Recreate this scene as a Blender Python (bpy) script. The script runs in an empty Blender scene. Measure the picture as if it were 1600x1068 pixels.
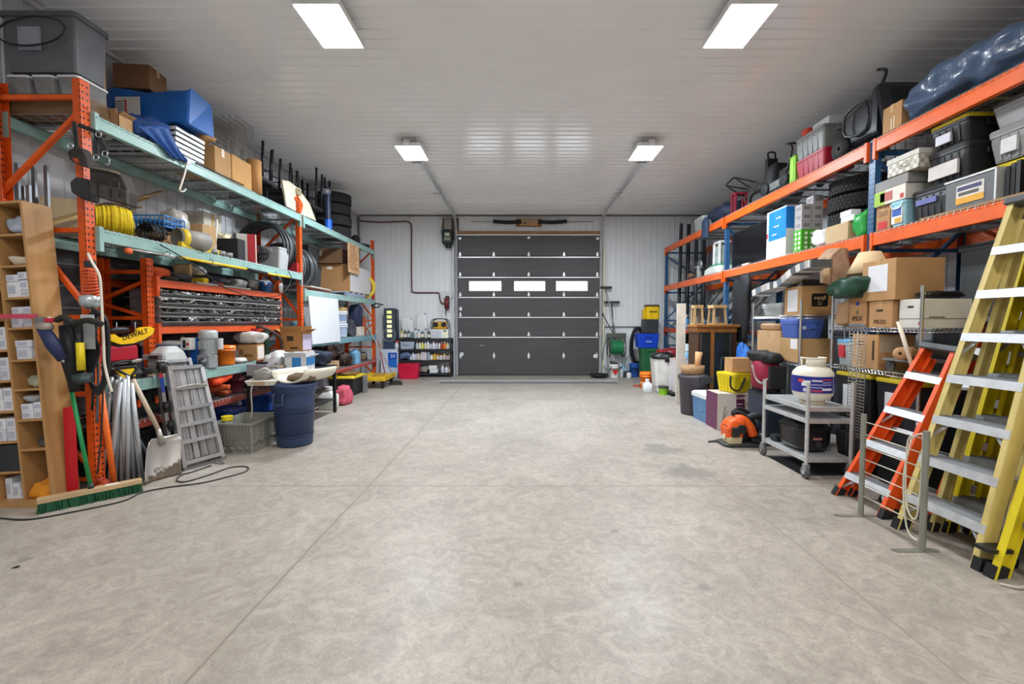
import bpy, math, random
from mathutils import Vector, Matrix, Euler, noise
random.seed(7)
sc = bpy.context.scene
R = math.radians
PI = math.pi
# ------------------------------------------------------------------ camera
FPX, U0, V0, CZ = 700.0, 815.0, 534.0, 1.38
TH = math.atan(31 / FPX)
cam_d = bpy.data.cameras.new('camera')
cam = bpy.data.objects.new('camera', cam_d)
sc.collection.objects.link(cam)
cam.location = (0, 0, CZ)
cam.rotation_euler = (PI / 2 - TH, 0, 0)
cam_d.sensor_width = 36
cam_d.lens = 36 * FPX / 1600
cam_d.shift_x = -15 / 1600
cam_d.clip_start = 0.05
sc.camera = cam
# ------------------------------------------------------------------ world, exposure
world = bpy.data.worlds.new('daylight')
sc.world = world
world.use_nodes = True
bg = world.node_tree.nodes['Background']
bg.inputs[0].default_value = (0.86, 0.93, 1.0, 1)
bg.inputs[1].default_value = 15.0
sc.view_settings.view_transform = 'Standard'
sc.view_settings.look = 'None'
sc.view_settings.gamma = 1
sc.view_settings.use_curve_mapping = False
sc.view_settings.exposure = 0.0
LAMP_W = 64.0          # watts of each ceiling fixture

# ------------------------------------------------------------------ pixel -> world
def P(u, v, X=None, Y=None, Z=None):
    a, b = (u - U0) / FPX, -(v - V0) / FPX
    d = Vector((a, math.cos(TH) + b * math.sin(TH), -math.sin(TH) + b * math.cos(TH)))
    if X is not None: t = X / d.x
    elif Y is not None: t = Y / d.y
    else: t = (Z - CZ) / d.z
    return Vector((0, 0, CZ)) + d * t

# ------------------------------------------------------------------ materials
def lin(c):
    if isinstance(c, str):
        c = [int(c[i:i + 2], 16) / 255 for i in (0, 2, 4)]
        c = [x / 12.92 if x <= .04045 else ((x + .055) / 1.055) ** 2.4 for x in c]
    return tuple(c)
_mc = {}
def m(c, rough=.5, metal=0, var=.12, scale=7, bump=0, bs=60, coat=0, trans=0, alpha=1, emit=0, ior=1.45, aniso=None):
    key = (c if isinstance(c, str) else tuple(c), rough, metal, var, scale, bump, bs, coat, trans, alpha, emit, aniso)
    if key in _mc: return _mc[key]
    c3 = lin(c)
    mt = bpy.data.materials.new('finish_%d' % len(_mc)); mt.use_nodes = True
    nt = mt.node_tree; N = nt.nodes; L = nt.links
    bs_ = N['Principled BSDF']
    bs_.inputs['Roughness'].default_value = rough
    bs_.inputs['Metallic'].default_value = metal
    bs_.inputs['IOR'].default_value = ior
    if coat: bs_.inputs['Coat Weight'].default_value = coat
    if trans: bs_.inputs['Transmission Weight'].default_value = trans
    if alpha < 1: bs_.inputs['Alpha'].default_value = alpha
    tc = N.new('ShaderNodeTexCoord'); mp = N.new('ShaderNodeMapping')
    L.new(tc.outputs['Object'], mp.inputs[0])
    if aniso: mp.inputs['Scale'].default_value = aniso
    nz = N.new('ShaderNodeTexNoise'); nz.inputs['Scale'].default_value = scale; nz.inputs['Detail'].default_value = 5
    L.new(mp.outputs[0], nz.inputs['Vector'])
    rp = N.new('ShaderNodeValToRGB')
    rp.color_ramp.elements[0].position = .3; rp.color_ramp.elements[1].position = .7
    rp.color_ramp.elements[0].color = (*[x * (1 - var) for x in c3], 1)
    rp.color_ramp.elements[1].color = (*[min(1, x * (1 + var)) for x in c3], 1)
    L.new(nz.outputs['Fac'], rp.inputs[0]); L.new(rp.outputs[0], bs_.inputs['Base Color'])
    if emit:
        bs_.inputs['Emission Color'].default_value = (*c3, 1); bs_.inputs['Emission Strength'].default_value = emit
    if bump:
        n2 = N.new('ShaderNodeTexNoise'); n2.inputs['Scale'].default_value = bs; n2.inputs['Detail'].default_value = 4
        L.new(mp.outputs[0], n2.inputs['Vector'])
        bp = N.new('ShaderNodeBump'); bp.inputs['Strength'].default_value = bump; bp.inputs['Distance'].default_value = .01
        L.new(n2.outputs['Fac'], bp.inputs['Height']); L.new(bp.outputs[0], bs_.inputs['Normal'])
    _mc[key] = mt
    return mt

def holes_mat(c, pitch=.05):
    """painted steel upright with rows of punched holes"""
    key = ('holes', c)
    if key in _mc: return _mc[key]
    mt = bpy.data.materials.new('punched_steel_%d' % len(_mc)); mt.use_nodes = True
    nt = mt.node_tree; N = nt.nodes; L = nt.links; b = N['Principled BSDF']
    b.inputs['Roughness'].default_value = .42
    tc = N.new('ShaderNodeTexCoord'); sx = N.new('ShaderNodeSeparateXYZ'); L.new(tc.outputs['Object'], sx.inputs[0])
    def mth(op, a, bb=None):
        n = N.new('ShaderNodeMath'); n.operation = op
        for i, x in enumerate((a, bb)):
            if x is None: continue
            if isinstance(x, (int, float)): n.inputs[i].default_value = x
            else: L.new(x, n.inputs[i])
        return n.outputs[0]
    zz = mth('ABSOLUTE', mth('SUBTRACT', mth('MODULO', sx.outputs['Z'], pitch), pitch / 2))
    ya = mth('ABSOLUTE', mth('SUBTRACT', mth('ABSOLUTE', sx.outputs['Y']), .019))
    xa = mth('ABSOLUTE', sx.outputs['X'])
    gm = N.new('ShaderNodeNewGeometry'); gs = N.new('ShaderNodeSeparateXYZ'); L.new(gm.outputs['Normal'], gs.inputs[0])
    side = mth('GREATER_THAN', mth('ABSOLUTE', gs.outputs['X']), .5)
    dd = mth('ADD', mth('MULTIPLY', ya, side), mth('MULTIPLY', xa, mth('SUBTRACT', 1, side)))
    dist = mth('SQRT', mth('ADD', mth('MULTIPLY', dd, dd), mth('MULTIPLY', zz, zz)))
    hole = mth('LESS_THAN', dist, .0088)
    nz = N.new('ShaderNodeTexNoise'); nz.inputs['Scale'].default_value = 9; nz.inputs['Detail'].default_value = 6
    L.new(tc.outputs['Object'], nz.inputs['Vector'])
    rp = N.new('ShaderNodeValToRGB'); c3 = lin(c)
    rp.color_ramp.elements[0].position = .25; rp.color_ramp.elements[1].position = .6
    rp.color_ramp.elements[0].color = (*[x * .72 for x in c3], 1); rp.color_ramp.elements[1].color = (*c3, 1)
    L.new(nz.outputs['Fac'], rp.inputs[0])
    mx = N.new('ShaderNodeMix'); mx.data_type = 'RGBA'
    L.new(hole, mx.inputs['Factor']); L.new(rp.outputs[0], mx.inputs['A']); mx.inputs['B'].default_value = (.01, .008, .007, 1)
    L.new(mx.outputs['Result'], b.inputs['Base Color'])
    _mc[key] = mt
    return mt

def check_mat(c1, c2, s=20):
    key = ('chk', c1, c2, s)
    if key in _mc: return _mc[key]
    mt = bpy.data.materials.new('pattern_%d' % len(_mc)); mt.use_nodes = True
    N = mt.node_tree.nodes; L = mt.node_tree.links
    tc = N.new('ShaderNodeTexCoord'); ck = N.new('ShaderNodeTexChecker'); ck.inputs['Scale'].default_value = s
    ck.inputs['Color1'].default_value = (*lin(c1), 1); ck.inputs['Color2'].default_value = (*lin(c2), 1)
    L.new(tc.outputs['Object'], ck.inputs['Vector']); L.new(ck.outputs[0], N['Principled BSDF'].inputs['Base Color'])
    _mc[key] = mt
    return mt

def wood(c, rough=.55, ax=(1, 1, .12), var=.22, s=14):
    return m(c, rough, var=var, scale=s, aniso=ax, bump=.05, bs=30)
def steel(c='c4c6c8', rough=.32, metal=.85): return m(c, rough, metal, var=.1, scale=12)

# ------------------------------------------------------------------ mesh builder
def rr(hx, hy, r, n=4):
    r = min(r, hx * .999, hy * .999)
    pts = []
    for cx, cy, a0 in ((hx - r, hy - r, 0), (-hx + r, hy - r, 90), (-hx + r, -hy + r, 180), (hx - r, -hy + r, 270)):
        for k in range(n + 1):
            a = R(a0 + 90 * k / n); pts.append((cx + r * math.cos(a), cy + r * math.sin(a)))
    return pts

class MB:
    def __init__(s): s.v = []; s.f = []; s.sm = []
    def add(s, vs, fs, smooth=False):
        o = len(s.v); s.v += [tuple(x) for x in vs]
        s.f += [tuple(i + o for i in f) for f in fs]; s.sm += [smooth] * len(fs); return s
    def box(s, x0, x1, y0, y1, z0, z1):
        return s.add([(x0, y0, z0), (x1, y0, z0), (x1, y1, z0), (x0, y1, z0), (x0, y0, z1), (x1, y0, z1), (x1, y1, z1), (x0, y1, z1)],
                     [(0, 3, 2, 1), (4, 5, 6, 7), (0, 1, 5, 4), (1, 2, 6, 5), (2, 3, 7, 6), (3, 0, 4, 7)])
    def cb(s, x, y, z, sx, sy, sz): return s.box(x - sx / 2, x + sx / 2, y - sy / 2, y + sy / 2, z - sz / 2, z + sz / 2)
    def bar(s, p, q, w, d, n=(0, 0, 1)):
        p, q, n = Vector(p), Vector(q), Vector(n); t = (q - p).normalized()
        a = t.cross(n)
        if a.length < 1e-4: a = t.cross(Vector((1, 0, 0)))
        a.normalize(); b = a.cross(t).normalized()
        vs = []
        for e in (p, q):
            for i, j in ((-1, -1), (1, -1), (1, 1), (-1, 1)): vs.append(e + a * (w / 2 * i) + b * (d / 2 * j))
        return s.add(vs, [(0, 3, 2, 1), (4, 5, 6, 7), (0, 1, 5, 4), (1, 2, 6, 5), (2, 3, 7, 6), (3, 0, 4, 7)])
    def chan(s, p, q, w, d, n, t=.006):
        """C channel: web of width w, flanges of depth d along n"""
        p, q, n = Vector(p), Vector(q), Vector(n).normalized(); a = (q - p).normalized().cross(n).normalized()
        s.bar(p, q, w, t, n)
        for k in (-1, 1):
            o = a * (k * (w - t) / 2) + n * (d / 2); s.bar(p + o, q + o, t, d, n)
        return s
    def tube(s, pts, r, n=8, closed=False, cap=True, smooth=True):
        pts = [Vector(p) for p in pts]; m_ = len(pts); rs = r if isinstance(r, (list, tuple)) else [r] * m_
        vs = []; prev = None
        for i, p in enumerate(pts):
            if closed: t = pts[(i + 1) % m_] - pts[i - 1]
            else: t = pts[min(i + 1, m_ - 1)] - pts[max(i - 1, 0)]
            t = t.normalized() if t.length > 1e-9 else Vector((0, 0, 1))
            if prev is None:
                a = t.cross(Vector((0, 0, 1)))
                if a.length < .05: a = t.cross(Vector((1, 0, 0)))
            else: a = prev - t * prev.dot(t)
            a.normalize(); prev = a; b = t.cross(a)
            for k in range(n):
                w = 2 * PI * k / n; vs.append(p + a * (rs[i] * math.cos(w)) + b * (rs[i] * math.sin(w)))
        fs = []
        for i in range(m_ if closed else m_ - 1):
            j = (i + 1) % m_
            for k in range(n):
                l = (k + 1) % n; fs.append((i * n + k, i * n + l, j * n + l, j * n + k))
        o = len(s.v); s.add(vs, fs, smooth)
        if cap and not closed:
            s.f += [tuple(o + k for k in range(n - 1, -1, -1)), tuple(o + (m_ - 1) * n + k for k in range(n))]; s.sm += [False, False]
        return s
    def rod(s, p, q, r, n=8): return s.tube([p, q], r, n)
    def loft(s, secs, n=4, smooth=False, cap0=True, cap1=True, jit=0, seed=0):
        """secs: (z, cx, cy, hx, hy, corner radius)"""
        vs = []; k = None
        for z, cx, cy, hx, hy, r in secs:
            pts = rr(hx, hy, r, n); k = len(pts)
            for x, y in pts:
                p = Vector((cx + x, cy + y, z))
                if jit: p += noise.noise_vector(p * 9 + Vector((seed, seed, seed))) * jit
                vs.append(p)
        fs = []
        for i in range(len(secs) - 1):
            for a in range(k):
                b = (a + 1) % k; fs.append((i * k + a, i * k + b, (i + 1) * k + b, (i + 1) * k + a))
        o = len(s.v); s.add(vs, fs, smooth)
        if cap0: s.f.append(tuple(o + a for a in range(k - 1, -1, -1))); s.sm.append(False)
        if cap1: s.f.append(tuple(o + (len(secs) - 1) * k + a for a in range(k))); s.sm.append(False)
        return s
    def lathe(s, prof, c=(0, 0, 0), n=24, axis='z', smooth=True, wob=None):
        """prof: (r, h)"""
        vs = []
        for r, h in prof:
            for k in range(n):
                a = 2 * PI * k / n; q = r * (wob(a, h, r) if wob else 1)
                x, y, z = q * math.cos(a), q * math.sin(a), h
                if axis == 'x': x, y, z = z, x, y
                if axis == 'y': x, y, z = x, z, y
                vs.append((c[0] + x, c[1] + y, c[2] + z))
        fs = [(i * n + k, i * n + (k + 1) % n, (i + 1) * n + (k + 1) % n, (i + 1) * n + k) for i in range(len(prof) - 1) for k in range(n)]
        if axis == 'y': fs = [f[::-1] for f in fs]
        return s.add(vs, fs, smooth)
    def cyl(s, c, r, h, n=20, axis='z', r2=None):
        r2 = r if r2 is None else r2
        return s.lathe([(1e-4, 0), (r, 0), (r2, h), (1e-4, h)], c, n, axis, smooth=False)
    def ring(s, c, r, t, n=20, axis='z', k=6):
        pts = []
        for i in range(n):
            a = 2 * PI * i / n; x, y = r * math.cos(a), r * math.sin(a)
            pts.append((c[0] + x, c[1] + y, c[2]) if axis == 'z' else (c[0], c[1] + x, c[2] + y) if axis == 'x' else (c[0] + x, c[1], c[2] + y))
        return s.tube(pts, t, k, closed=True)
    def blob(s, c, h, nu=18, nv=10, amp=.15, fr=6, seed=0, e=.7, flat=True):
        """lumpy soft shape: half sizes h, flat on its base"""
        vs = []
        for i in range(nv + 1):
            ph = -PI / 2 + PI * i / nv
            for k in range(nu):
                a = 2 * PI * k / nu
                def sp(x): return math.copysign(abs(x) ** e, x)
                p = Vector((sp(math.cos(ph)) * sp(math.cos(a)), sp(math.cos(ph)) * sp(math.sin(a)), sp(math.sin(ph))))
                w = Vector((p.x * h[0], p.y * h[1], p.z * h[2]))
                d = noise.noise(w * fr + Vector((seed, seed * 2.3, 0))) + .5 * noise.noise(w * fr * 2.7 + Vector((seed, 0, seed)))
                w *= 1 + amp * d
                if flat: w.z = max(w.z, -h[2])
                vs.append(Vector(c) + w + Vector((0, 0, h[2] if flat else 0)))
        fs = [(i * nu + k, i * nu + (k + 1) % nu, (i + 1) * nu + (k + 1) % nu, (i + 1) * nu + k) for i in range(nv) for k in range(nu)]
        return s.add(vs, fs, True)
    def poly(s, pts, n, t):
        """prism: planar outline pts, extruded by t along n"""
        n = Vector(n).normalized() * t; k = len(pts); pts = [Vector(p) for p in pts]
        return s.add(pts + [p + n for p in pts], [tuple(range(k - 1, -1, -1)), tuple(range(k, 2 * k))] + [(a, (a + 1) % k, (a + 1) % k + k, a + k) for a in range(k)])
    def grid(s, fn, nu, nv, t=0):
        vs = [Vector(fn(i / nu, j / nv)) for j in range(nv + 1) for i in range(nu + 1)]
        fs = [(j * (nu + 1) + i, j * (nu + 1) + i + 1, (j + 1) * (nu + 1) + i + 1, (j + 1) * (nu + 1) + i) for j in range(nv) for i in range(nu)]
        return s.add(vs, fs, True)
    def xf(s, M):
        s.v = [tuple(M @ Vector(p)) for p in s.v]; return s
    def mesh(s, name):
        me = bpy.data.meshes.new(name); me.from_pydata(s.v, [], s.f); me.update()
        me.polygons.foreach_set('use_smooth', s.sm)
        return me

COL = sc.collection
def part(name, mb, mat, parent, label=None, loc=None, bev=0, kind=None, solid=0, sub=0):
    me = mb.mesh(name) if isinstance(mb, MB) else mb
    o = bpy.data.objects.new(name, me); COL.objects.link(o)
    me.materials.clear(); me.materials.append(mat)
    if parent is not None: o.parent = parent
    if loc is not None: o.location = loc
    if label: o['label'] = label
    if kind: o['kind'] = kind
    if solid:
        k = o.modifiers.new('thickness', 'SOLIDIFY'); k.thickness = solid; k.offset = 0
    if bev:
        k = o.modifiers.new('rounded_edges', 'BEVEL'); k.width = bev; k.segments = 2; k.limit_method = 'ANGLE'
    if sub:
        k = o.modifiers.new('smooth_form', 'SUBSURF'); k.levels = sub; k.render_levels = sub
    return o
def T(name, label, cat, loc=(0, 0, 0), rz=0, group=None):
    o = bpy.data.objects.new(name, None); COL.objects.link(o); o.empty_display_size = .05
    o.location = loc; o.rotation_euler = (0, 0, rz); o['label'] = label; o['category'] = cat
    if group: o['group'] = group
    return o
def solo(name, label, cat, mb, mat, loc=(0, 0, 0), rz=0, group=None, **kw):
    o = part(name, mb, mat, None, **kw); o.location = loc; o.rotation_euler = (0, 0, rz)
    o['label'] = label; o['category'] = cat
    if group: o['group'] = group
    return o
def struct(name, mb, mat, **kw): return part(name, mb, mat, None, kind='structure', **kw)
def dup(root, loc, rz=0, label=None, group=None):
    def cp(o, par):
        c = o.copy(); COL.objects.link(c)
        if par is not None: c.parent = par
        for ch in list(o.children): cp(ch, c)
        return c
    r = cp(root, None); r.location = loc; r.rotation_euler = (0, 0, rz)
    if label: r['label'] = label
    if group: r['group'] = group
    return r

def text(s, size, mat, parent, loc, rot, name='lettering', ext=.0012, sx=1.0, align='CENTER'):
    c = bpy.data.curves.new('t', 'FONT'); c.body = s; c.size = size; c.extrude = ext; c.align_x = align; c.align_y = 'CENTER'; c.resolution_u = 2
    o = bpy.data.objects.new('t', c); COL.objects.link(o)
    me = bpy.data.meshes.new_from_object(o.evaluated_get(bpy.context.evaluated_depsgraph_get()))
    bpy.data.objects.remove(o); bpy.data.curves.remove(c)
    me.transform(Matrix.Translation(loc) @ Euler(rot).to_matrix().to_4x4() @ Matrix.Diagonal((sx, 1, 1, 1)))
    return part(name, me, mat, parent)
def spline(pts, k=6, closed=False):
    pts = [Vector(p) for p in pts]; n = len(pts); out = []
    for i in range(n if closed else n - 1):
        p0, p1, p2, p3 = (pts[(i + j) % n] if closed else pts[min(max(i + j, 0), n - 1)] for j in (-1, 0, 1, 2))
        for q in range(k):
            t = q / k
            out.append(.5 * ((2 * p1) + (p2 - p0) * t + (2 * p0 - 5 * p1 + 4 * p2 - p3) * t * t + (3 * p1 - p0 - 3 * p2 + p3) * t ** 3))
    if not closed: out.append(pts[-1])
    return out
# ================================================================== THE ROOM
BX, WL, WR, BY, CH = 11.65, -4.21, 4.66, -6.0, 4.13      # back wall Y, side walls X, wall behind the camera, ceiling height
XL, XR = -3.40, 3.53                                      # aisle planes of the two racks
DX0, DX1, DZ = P(716, 480, Y=BX).x, P(936, 480, Y=BX).x, P(800, 369, Y=BX).z

def floor_mat():
    mt = bpy.data.materials.new('troweled_concrete'); mt.use_nodes = True
    N = mt.node_tree.nodes; L = mt.node_tree.links; b = N['Principled BSDF']
    tc = N.new('ShaderNodeTexCoord')
    def nz(sc_, det, dist, rough=.6, sca=None):
        n = N.new('ShaderNodeTexNoise'); n.inputs['Scale'].default_value = sc_; n.inputs['Detail'].default_value = det
        n.inputs['Distortion'].default_value = dist; n.inputs['Roughness'].default_value = rough
        L.new(tc.outputs['Object'], n.inputs['Vector']); return n.outputs['Fac']
    def ramp(src, p0, c0, p1, c1):
        r = N.new('ShaderNodeValToRGB'); e = r.color_ramp.elements
        e[0].position = p0; e[1].position = p1; e[0].color = (*c0, 1); e[1].color = (*c1, 1); L.new(src, r.inputs[0]); return r.outputs[0]
    def mix(a, b_, f, mode='MIX'):
        x = N.new('ShaderNodeMix'); x.data_type = 'RGBA'; x.blend_type = mode
        if isinstance(f, float): x.inputs['Factor'].default_value = f
        else: L.new(f, x.inputs['Factor'])
        for s_, q in (('A', a), ('B', b_)):
            if isinstance(q, tuple): x.inputs[s_].default_value = (*q, 1)
            else: L.new(q, x.inputs[s_])
        return x.outputs['Result']
    base = ramp(nz(1.1, 6, .6), .35, (.365, .325, .282), .68, (.462, .414, .361))
    trow = ramp(nz(7, 8, 1.6, .7), .40, (.76, .75, .74), .62, (1.07, 1.07, 1.07))
    fine = ramp(nz(48, 8, 1.4, .8), .40, (.74, .74, .74), .56, (1.05, 1.05, 1.05))
    c = mix(base, trow, .8, 'MULTIPLY'); c = mix(c, fine, .75, 'MULTIPLY')
    # worn blotches
    blot = ramp(nz(2.7, 7, .4, .65), .63, (1, 1, 1), .75, (.72, .71, .70))
    c = mix(c, blot, .8, 'MULTIPLY')
    sep = N.new('ShaderNodeSeparateXYZ'); L.new(tc.outputs['Object'], sep.inputs[0])
    def mth(op, a, bb=None):
        n = N.new('ShaderNodeMath'); n.operation = op
        for i, x in enumerate((a, bb)):
            if x is None: continue
            if isinstance(x, (int, float)): n.inputs[i].default_value = x
            else: L.new(x, n.inputs[i])
        return n.outputs[0]
    # oil stains with a shape of their own
    for sx_, sy_, r_ in ((1.54, 4.08, .26), (1.52, 4.83, .24), (-.02, 2.3, .03), (.95, 2.27, .05), (-2.9, 2.55, .04), (.62, 2.9, .04)):
        dx = mth('SUBTRACT', sep.outputs['X'], sx_); dy = mth('SUBTRACT', sep.outputs['Y'], sy_)
        d = mth('SQRT', mth('ADD', mth('MULTIPLY', dx, dx), mth('MULTIPLY', dy, dy)))
        d = mth('ADD', mth('DIVIDE', d, r_), mth('MULTIPLY', mth('SUBTRACT', nz(6, 5, .8), .5), 2.2))
        f = ramp(d, .55, (.7, .7, .7), 1.1, (0, 0, 0))
        c = mix(c, (.20, .185, .17), f)
    # saw-cut control joints
    for ax, pos, wd in (('X', -1.29, .0065), ('X', 1.71, .003), ('Y', 3.72, .006), ('Y', 7.4, .004), ('Y', 0.0, .004)):
        wob = mth('MULTIPLY', mth('SUBTRACT', nz(1.3, 5, 0), .5), .035)
        d = mth('ABSOLUTE', mth('ADD', mth('SUBTRACT', sep.outputs[ax], pos), wob))
        f = mth('LESS_THAN', d, wd)
        f = mth('MULTIPLY', f, .85)
        c = mix(c, (.17, .15, .125), f)
        d2 = mth('LESS_THAN', d, wd * 4.5)
        c = mix(c, (.33, .29, .24), mth('MULTIPLY', d2, .3))
    L.new(c, b.inputs['Base Color'])
    rg = N.new('ShaderNodeMapRange'); L.new(nz(3, 5, .8), rg.inputs[0]); rg.inputs['To Min'].default_value = .32; rg.inputs['To Max'].default_value = .6
    L.new(rg.outputs[0], b.inputs['Roughness'])
    bp = N.new('ShaderNodeBump'); bp.inputs['Strength'].default_value = .10; bp.inputs['Distance'].default_value = .004
    L.new(nz(22, 6, .8), bp.inputs['Height']); L.new(bp.outputs[0], b.inputs['Normal'])
    return mt
fl = MB().box(WL - .1, WR + .1, BY - .1, BX + .3, -.15, 0)
struct('floor', fl, floor_mat())

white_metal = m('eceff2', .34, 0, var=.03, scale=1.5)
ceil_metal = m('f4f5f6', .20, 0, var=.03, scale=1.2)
def ribbed(axis, a0, a1, b0, b1, pitch=.15, rib=.018, h=.012):
    """sheet metal: ribs every pitch along a, standing h proud; returns (a, b, height) quads"""
    prof = []; a = a0
    while a < a1 - 1e-6:
        e = min(a + pitch, a1)
        prof += [(a, 0), (max(a, e - rib - .005), 0), (max(a, e - rib), h), (max(a, e - .008), h)]; a = e
    prof.append((a1, 0))
    vs = []; fs = []
    for p, q in prof: vs += [(p, b0, q), (p, b1, q)]
    for i in range(len(prof) - 1): fs.append((2 * i, 2 * i + 2, 2 * i + 3, 2 * i + 1))
    return vs, fs
def sheet(name, conv, a0, a1, b0, b1, mat, slab=None, **k):
    vs, fs = ribbed(None, a0, a1, b0, b1, **k); mb = MB(); mb.add([conv(*v) for v in vs], fs)
    if slab: mb.box(*slab)
    return struct(name, mb, mat)
# ceiling: ribs run across the room
sheet('ceiling', lambda a, b, h: (b, a, CH - h), BY, BX, WL, WR, ceil_metal, (WL - .1, WR + .1, BY - .1, BX + .3, CH + .004, CH + .1))
side_metal_shaded = m('c8cace', .34, 0, var=.04, scale=1.5)  # darker copy of white_metal: shade behind the racks put into the wall colour
sheet('wall_left', lambda a, b, h: (WL + h, a, b), BY, BX, 0, CH, side_metal_shaded, (WL - .1, WL - .004, BY - .1, BX + .3, -.1, CH + .1))
sheet('wall_right', lambda a, b, h: (WR - h, a, b), BY, BX, 0, CH, side_metal_shaded, (WR + .004, WR + .1, BY - .1, BX + .3, -.1, CH + .1))
sheet('wall_front', lambda a, b, h: (a, BY + h, b), WL, WR, 0, CH, white_metal, (WL, WR, BY - .1, BY - .004, 0, CH))
mb = MB()
for a0, a1, b0, b1 in ((WL, DX0 + .03, 0, CH), (DX1 - .03, WR, 0, CH), (DX0 + .03, DX1 - .03, DZ - .03, CH)):
    vs, fs = ribbed(None, a0, a1, b0, b1); mb.add([(p[0], BX - p[2], p[1]) for p in vs], fs); mb.box(a0, a1, BX + .004, BX + .15, b0, b1)
struct('wall_back', mb, white_metal)
# trims
gal = steel('b9bcc0', .35, .7)
mb = MB().box(WL, WR, BX - .05, BX - .015, CH - .035, CH - .012); struct('trim_1', mb, m('70747b', .5, .3))
mb = MB().box(WL + .014, WL + .05, BY, BX - .05, CH - .05, CH - .014); struct('trim_2', mb, m('cfd0d2', .4, 0))
mb = MB().box(WR - .05, WR - .014, BY, BX - .05, CH - .05, CH - .014); struct('trim_3', mb, m('cfd0d2', .4, 0))
mb = MB().box(WL + .014, WL + .05, BX - .05, BX - .014, 0, CH - .04); struct('trim_4', mb, m('8e939a', .5, .2))
mb = MB().box(WR - .05, WR - .014, BX - .05, BX - .014, 0, CH - .04); struct('trim_5', mb, m('b4b7bb', .5, .2))
# wooden header over the door and white band above it
mb = MB().box(DX0 - .02, DX1 + .02, BX - .10, BX + .05, DZ + .025, DZ + .115); struct('trim_6', mb, wood('9a7348', ax=(.12, 1, 1)), bev=.004)
mb = MB().box(DX0, DX1, BX - .13, BX - .02, DZ + .001, DZ + .025); struct('trim_7', mb, m('dfe0e1', .35, .1))
mb = MB().box(DX1 + .015, DX1 + .06, BX - .05, BX - .014, 0, DZ + .1); struct('trim_8', mb, m('c9bd98', .6))
mb = MB().box(DX0 - .10, DX0 - .01, BX - .05, BX - .014, 0, CH - .04); struct('trim_9', mb, m('d8d9da', .4))

# ------------------------------------------------------------------ sectional overhead door
door = bpy.data.objects.new('door_1', None); COL.objects.link(door); door.location = ((DX0 + DX1) / 2, BX - .062, 0); door['kind'] = 'structure'
DW = DX1 - DX0; n_s = 7; sh = DZ / n_s
def door_mat():
    mt = m('4c4b4d', .48, 0, var=.10, scale=5, aniso=(.25, 1, 2.2), bump=.25, bs=16); return mt
dm = door_mat(); rail_m = m('e6e7e8', .35, .25, var=.05); hinge_m = m('eeeeee', .35, .3)
wins = [(P(a, 446, Y=BX).x - door.location.x, P(b, 446, Y=BX).x - door.location.x) for a, b in ((733, 784), (803, 852), (868, 918))]
wz0, wz1 = P(800, 455, Y=BX).z, P(800, 439, Y=BX).z
for k in range(n_s):
    z0, z1 = k * sh, (k + 1) * sh; mb = MB()
    if k == 4:
        xs = [-DW / 2] + [x for w in wins for x in w] + [DW / 2]
        for i in range(0, len(xs), 2): mb.box(xs[i], xs[i + 1], 0, .045, z0, z1)
        for a, b in wins: mb.box(a, b, 0, .045, z0, wz0); mb.box(a, b, 0, .045, wz1, z1)
    else: mb.box(-DW / 2, DW / 2, 0, .045, z0, z1)
    sec = part('door_section', mb, dm, door, bev=.006)
    if k == 4:
        for a, b in wins:
            f = MB()
            f.box(a, b, -.008, .05, wz0, wz0 + .02); f.box(a, b, -.008, .05, wz1 - .02, wz1); f.box(a, a + .02, -.008, .05, wz0 + .02, wz1 - .02); f.box(b - .02, b, -.008, .05, wz0 + .02, wz1 - .02)
            fr = part('window_frame', f, m('d9dadb', .4), sec)
            g = MB().box(a + .02, b - .02, .018, .026, wz0 + .02, wz1 - .02)
            gm = m('f4f7fa', .02, 0, var=.01, trans=1.0, ior=1.05)
            part('pane', g, gm, sec)
    if k == 1:
        text('•••••', .07, m('d8d8d8', .4), sec, (-1.06 + .5 * 0 - .35 + .2, -.002, z0 + .26), (PI / 2, 0, 0), 'lock_marks')
for k in (2, 3, 4, 5, 6):
    z = k * sh; mb = MB().box(-DW / 2 + .02, DW / 2 - .02, -.035, -.004, z - .022, z - .012).box(-DW / 2 + .02, DW / 2 - .02, -.035, -.029, z - .05, z - .012).box(-DW / 2 + .02, DW / 2 - .02, -.012, -.002, z - .05, z - .044)
    part('strut_rail', mb, rail_m, door)
cols = [P(u, 500, Y=BX).x - door.location.x for u in (720, 772, 826, 880.5, 932)]
for k in (1, 2, 3, 4, 5, 6):
    for x in cols:
        z = k * sh; mb = MB()
        if k == 1: mb.poly([(x, -.012, z - .09), (x + .028, -.012, z - .02), (x + .028, -.012, z + .02), (x, -.012, z + .09), (x - .028, -.012, z + .02), (x - .028, -.012, z - .02)], (0, 1, 0), .012)
        else: mb.poly([(x + .03, -.014, z - .03), (x + .03, -.014, z + .03), (x + .01, -.014, z + .10), (x - .01, -.014, z + .10), (x - .03, -.014, z + .03), (x - .03, -.014, z - .03)], (0, 1, 0), .013).cb(x, -.03, z + .012, .05, .03, .024)
        part('hinge', mb, hinge_m, door)
for x, z in ((cols[2], DZ - .05), (cols[0], DZ - .07), (cols[4], DZ - .07), (cols[0] + .01, 1.72), (cols[0] + .04, .55), (cols[4] - .05, .5)):
    part('bracket', MB().cb(x, -.02, z, .07, .035, .09 if z < 3 else .06), hinge_m, door, bev=.006)
part('bottom_seal', MB().box(-DW / 2, DW / 2, -.01, .05, 0, .022), m('222222', .8), door)
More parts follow.
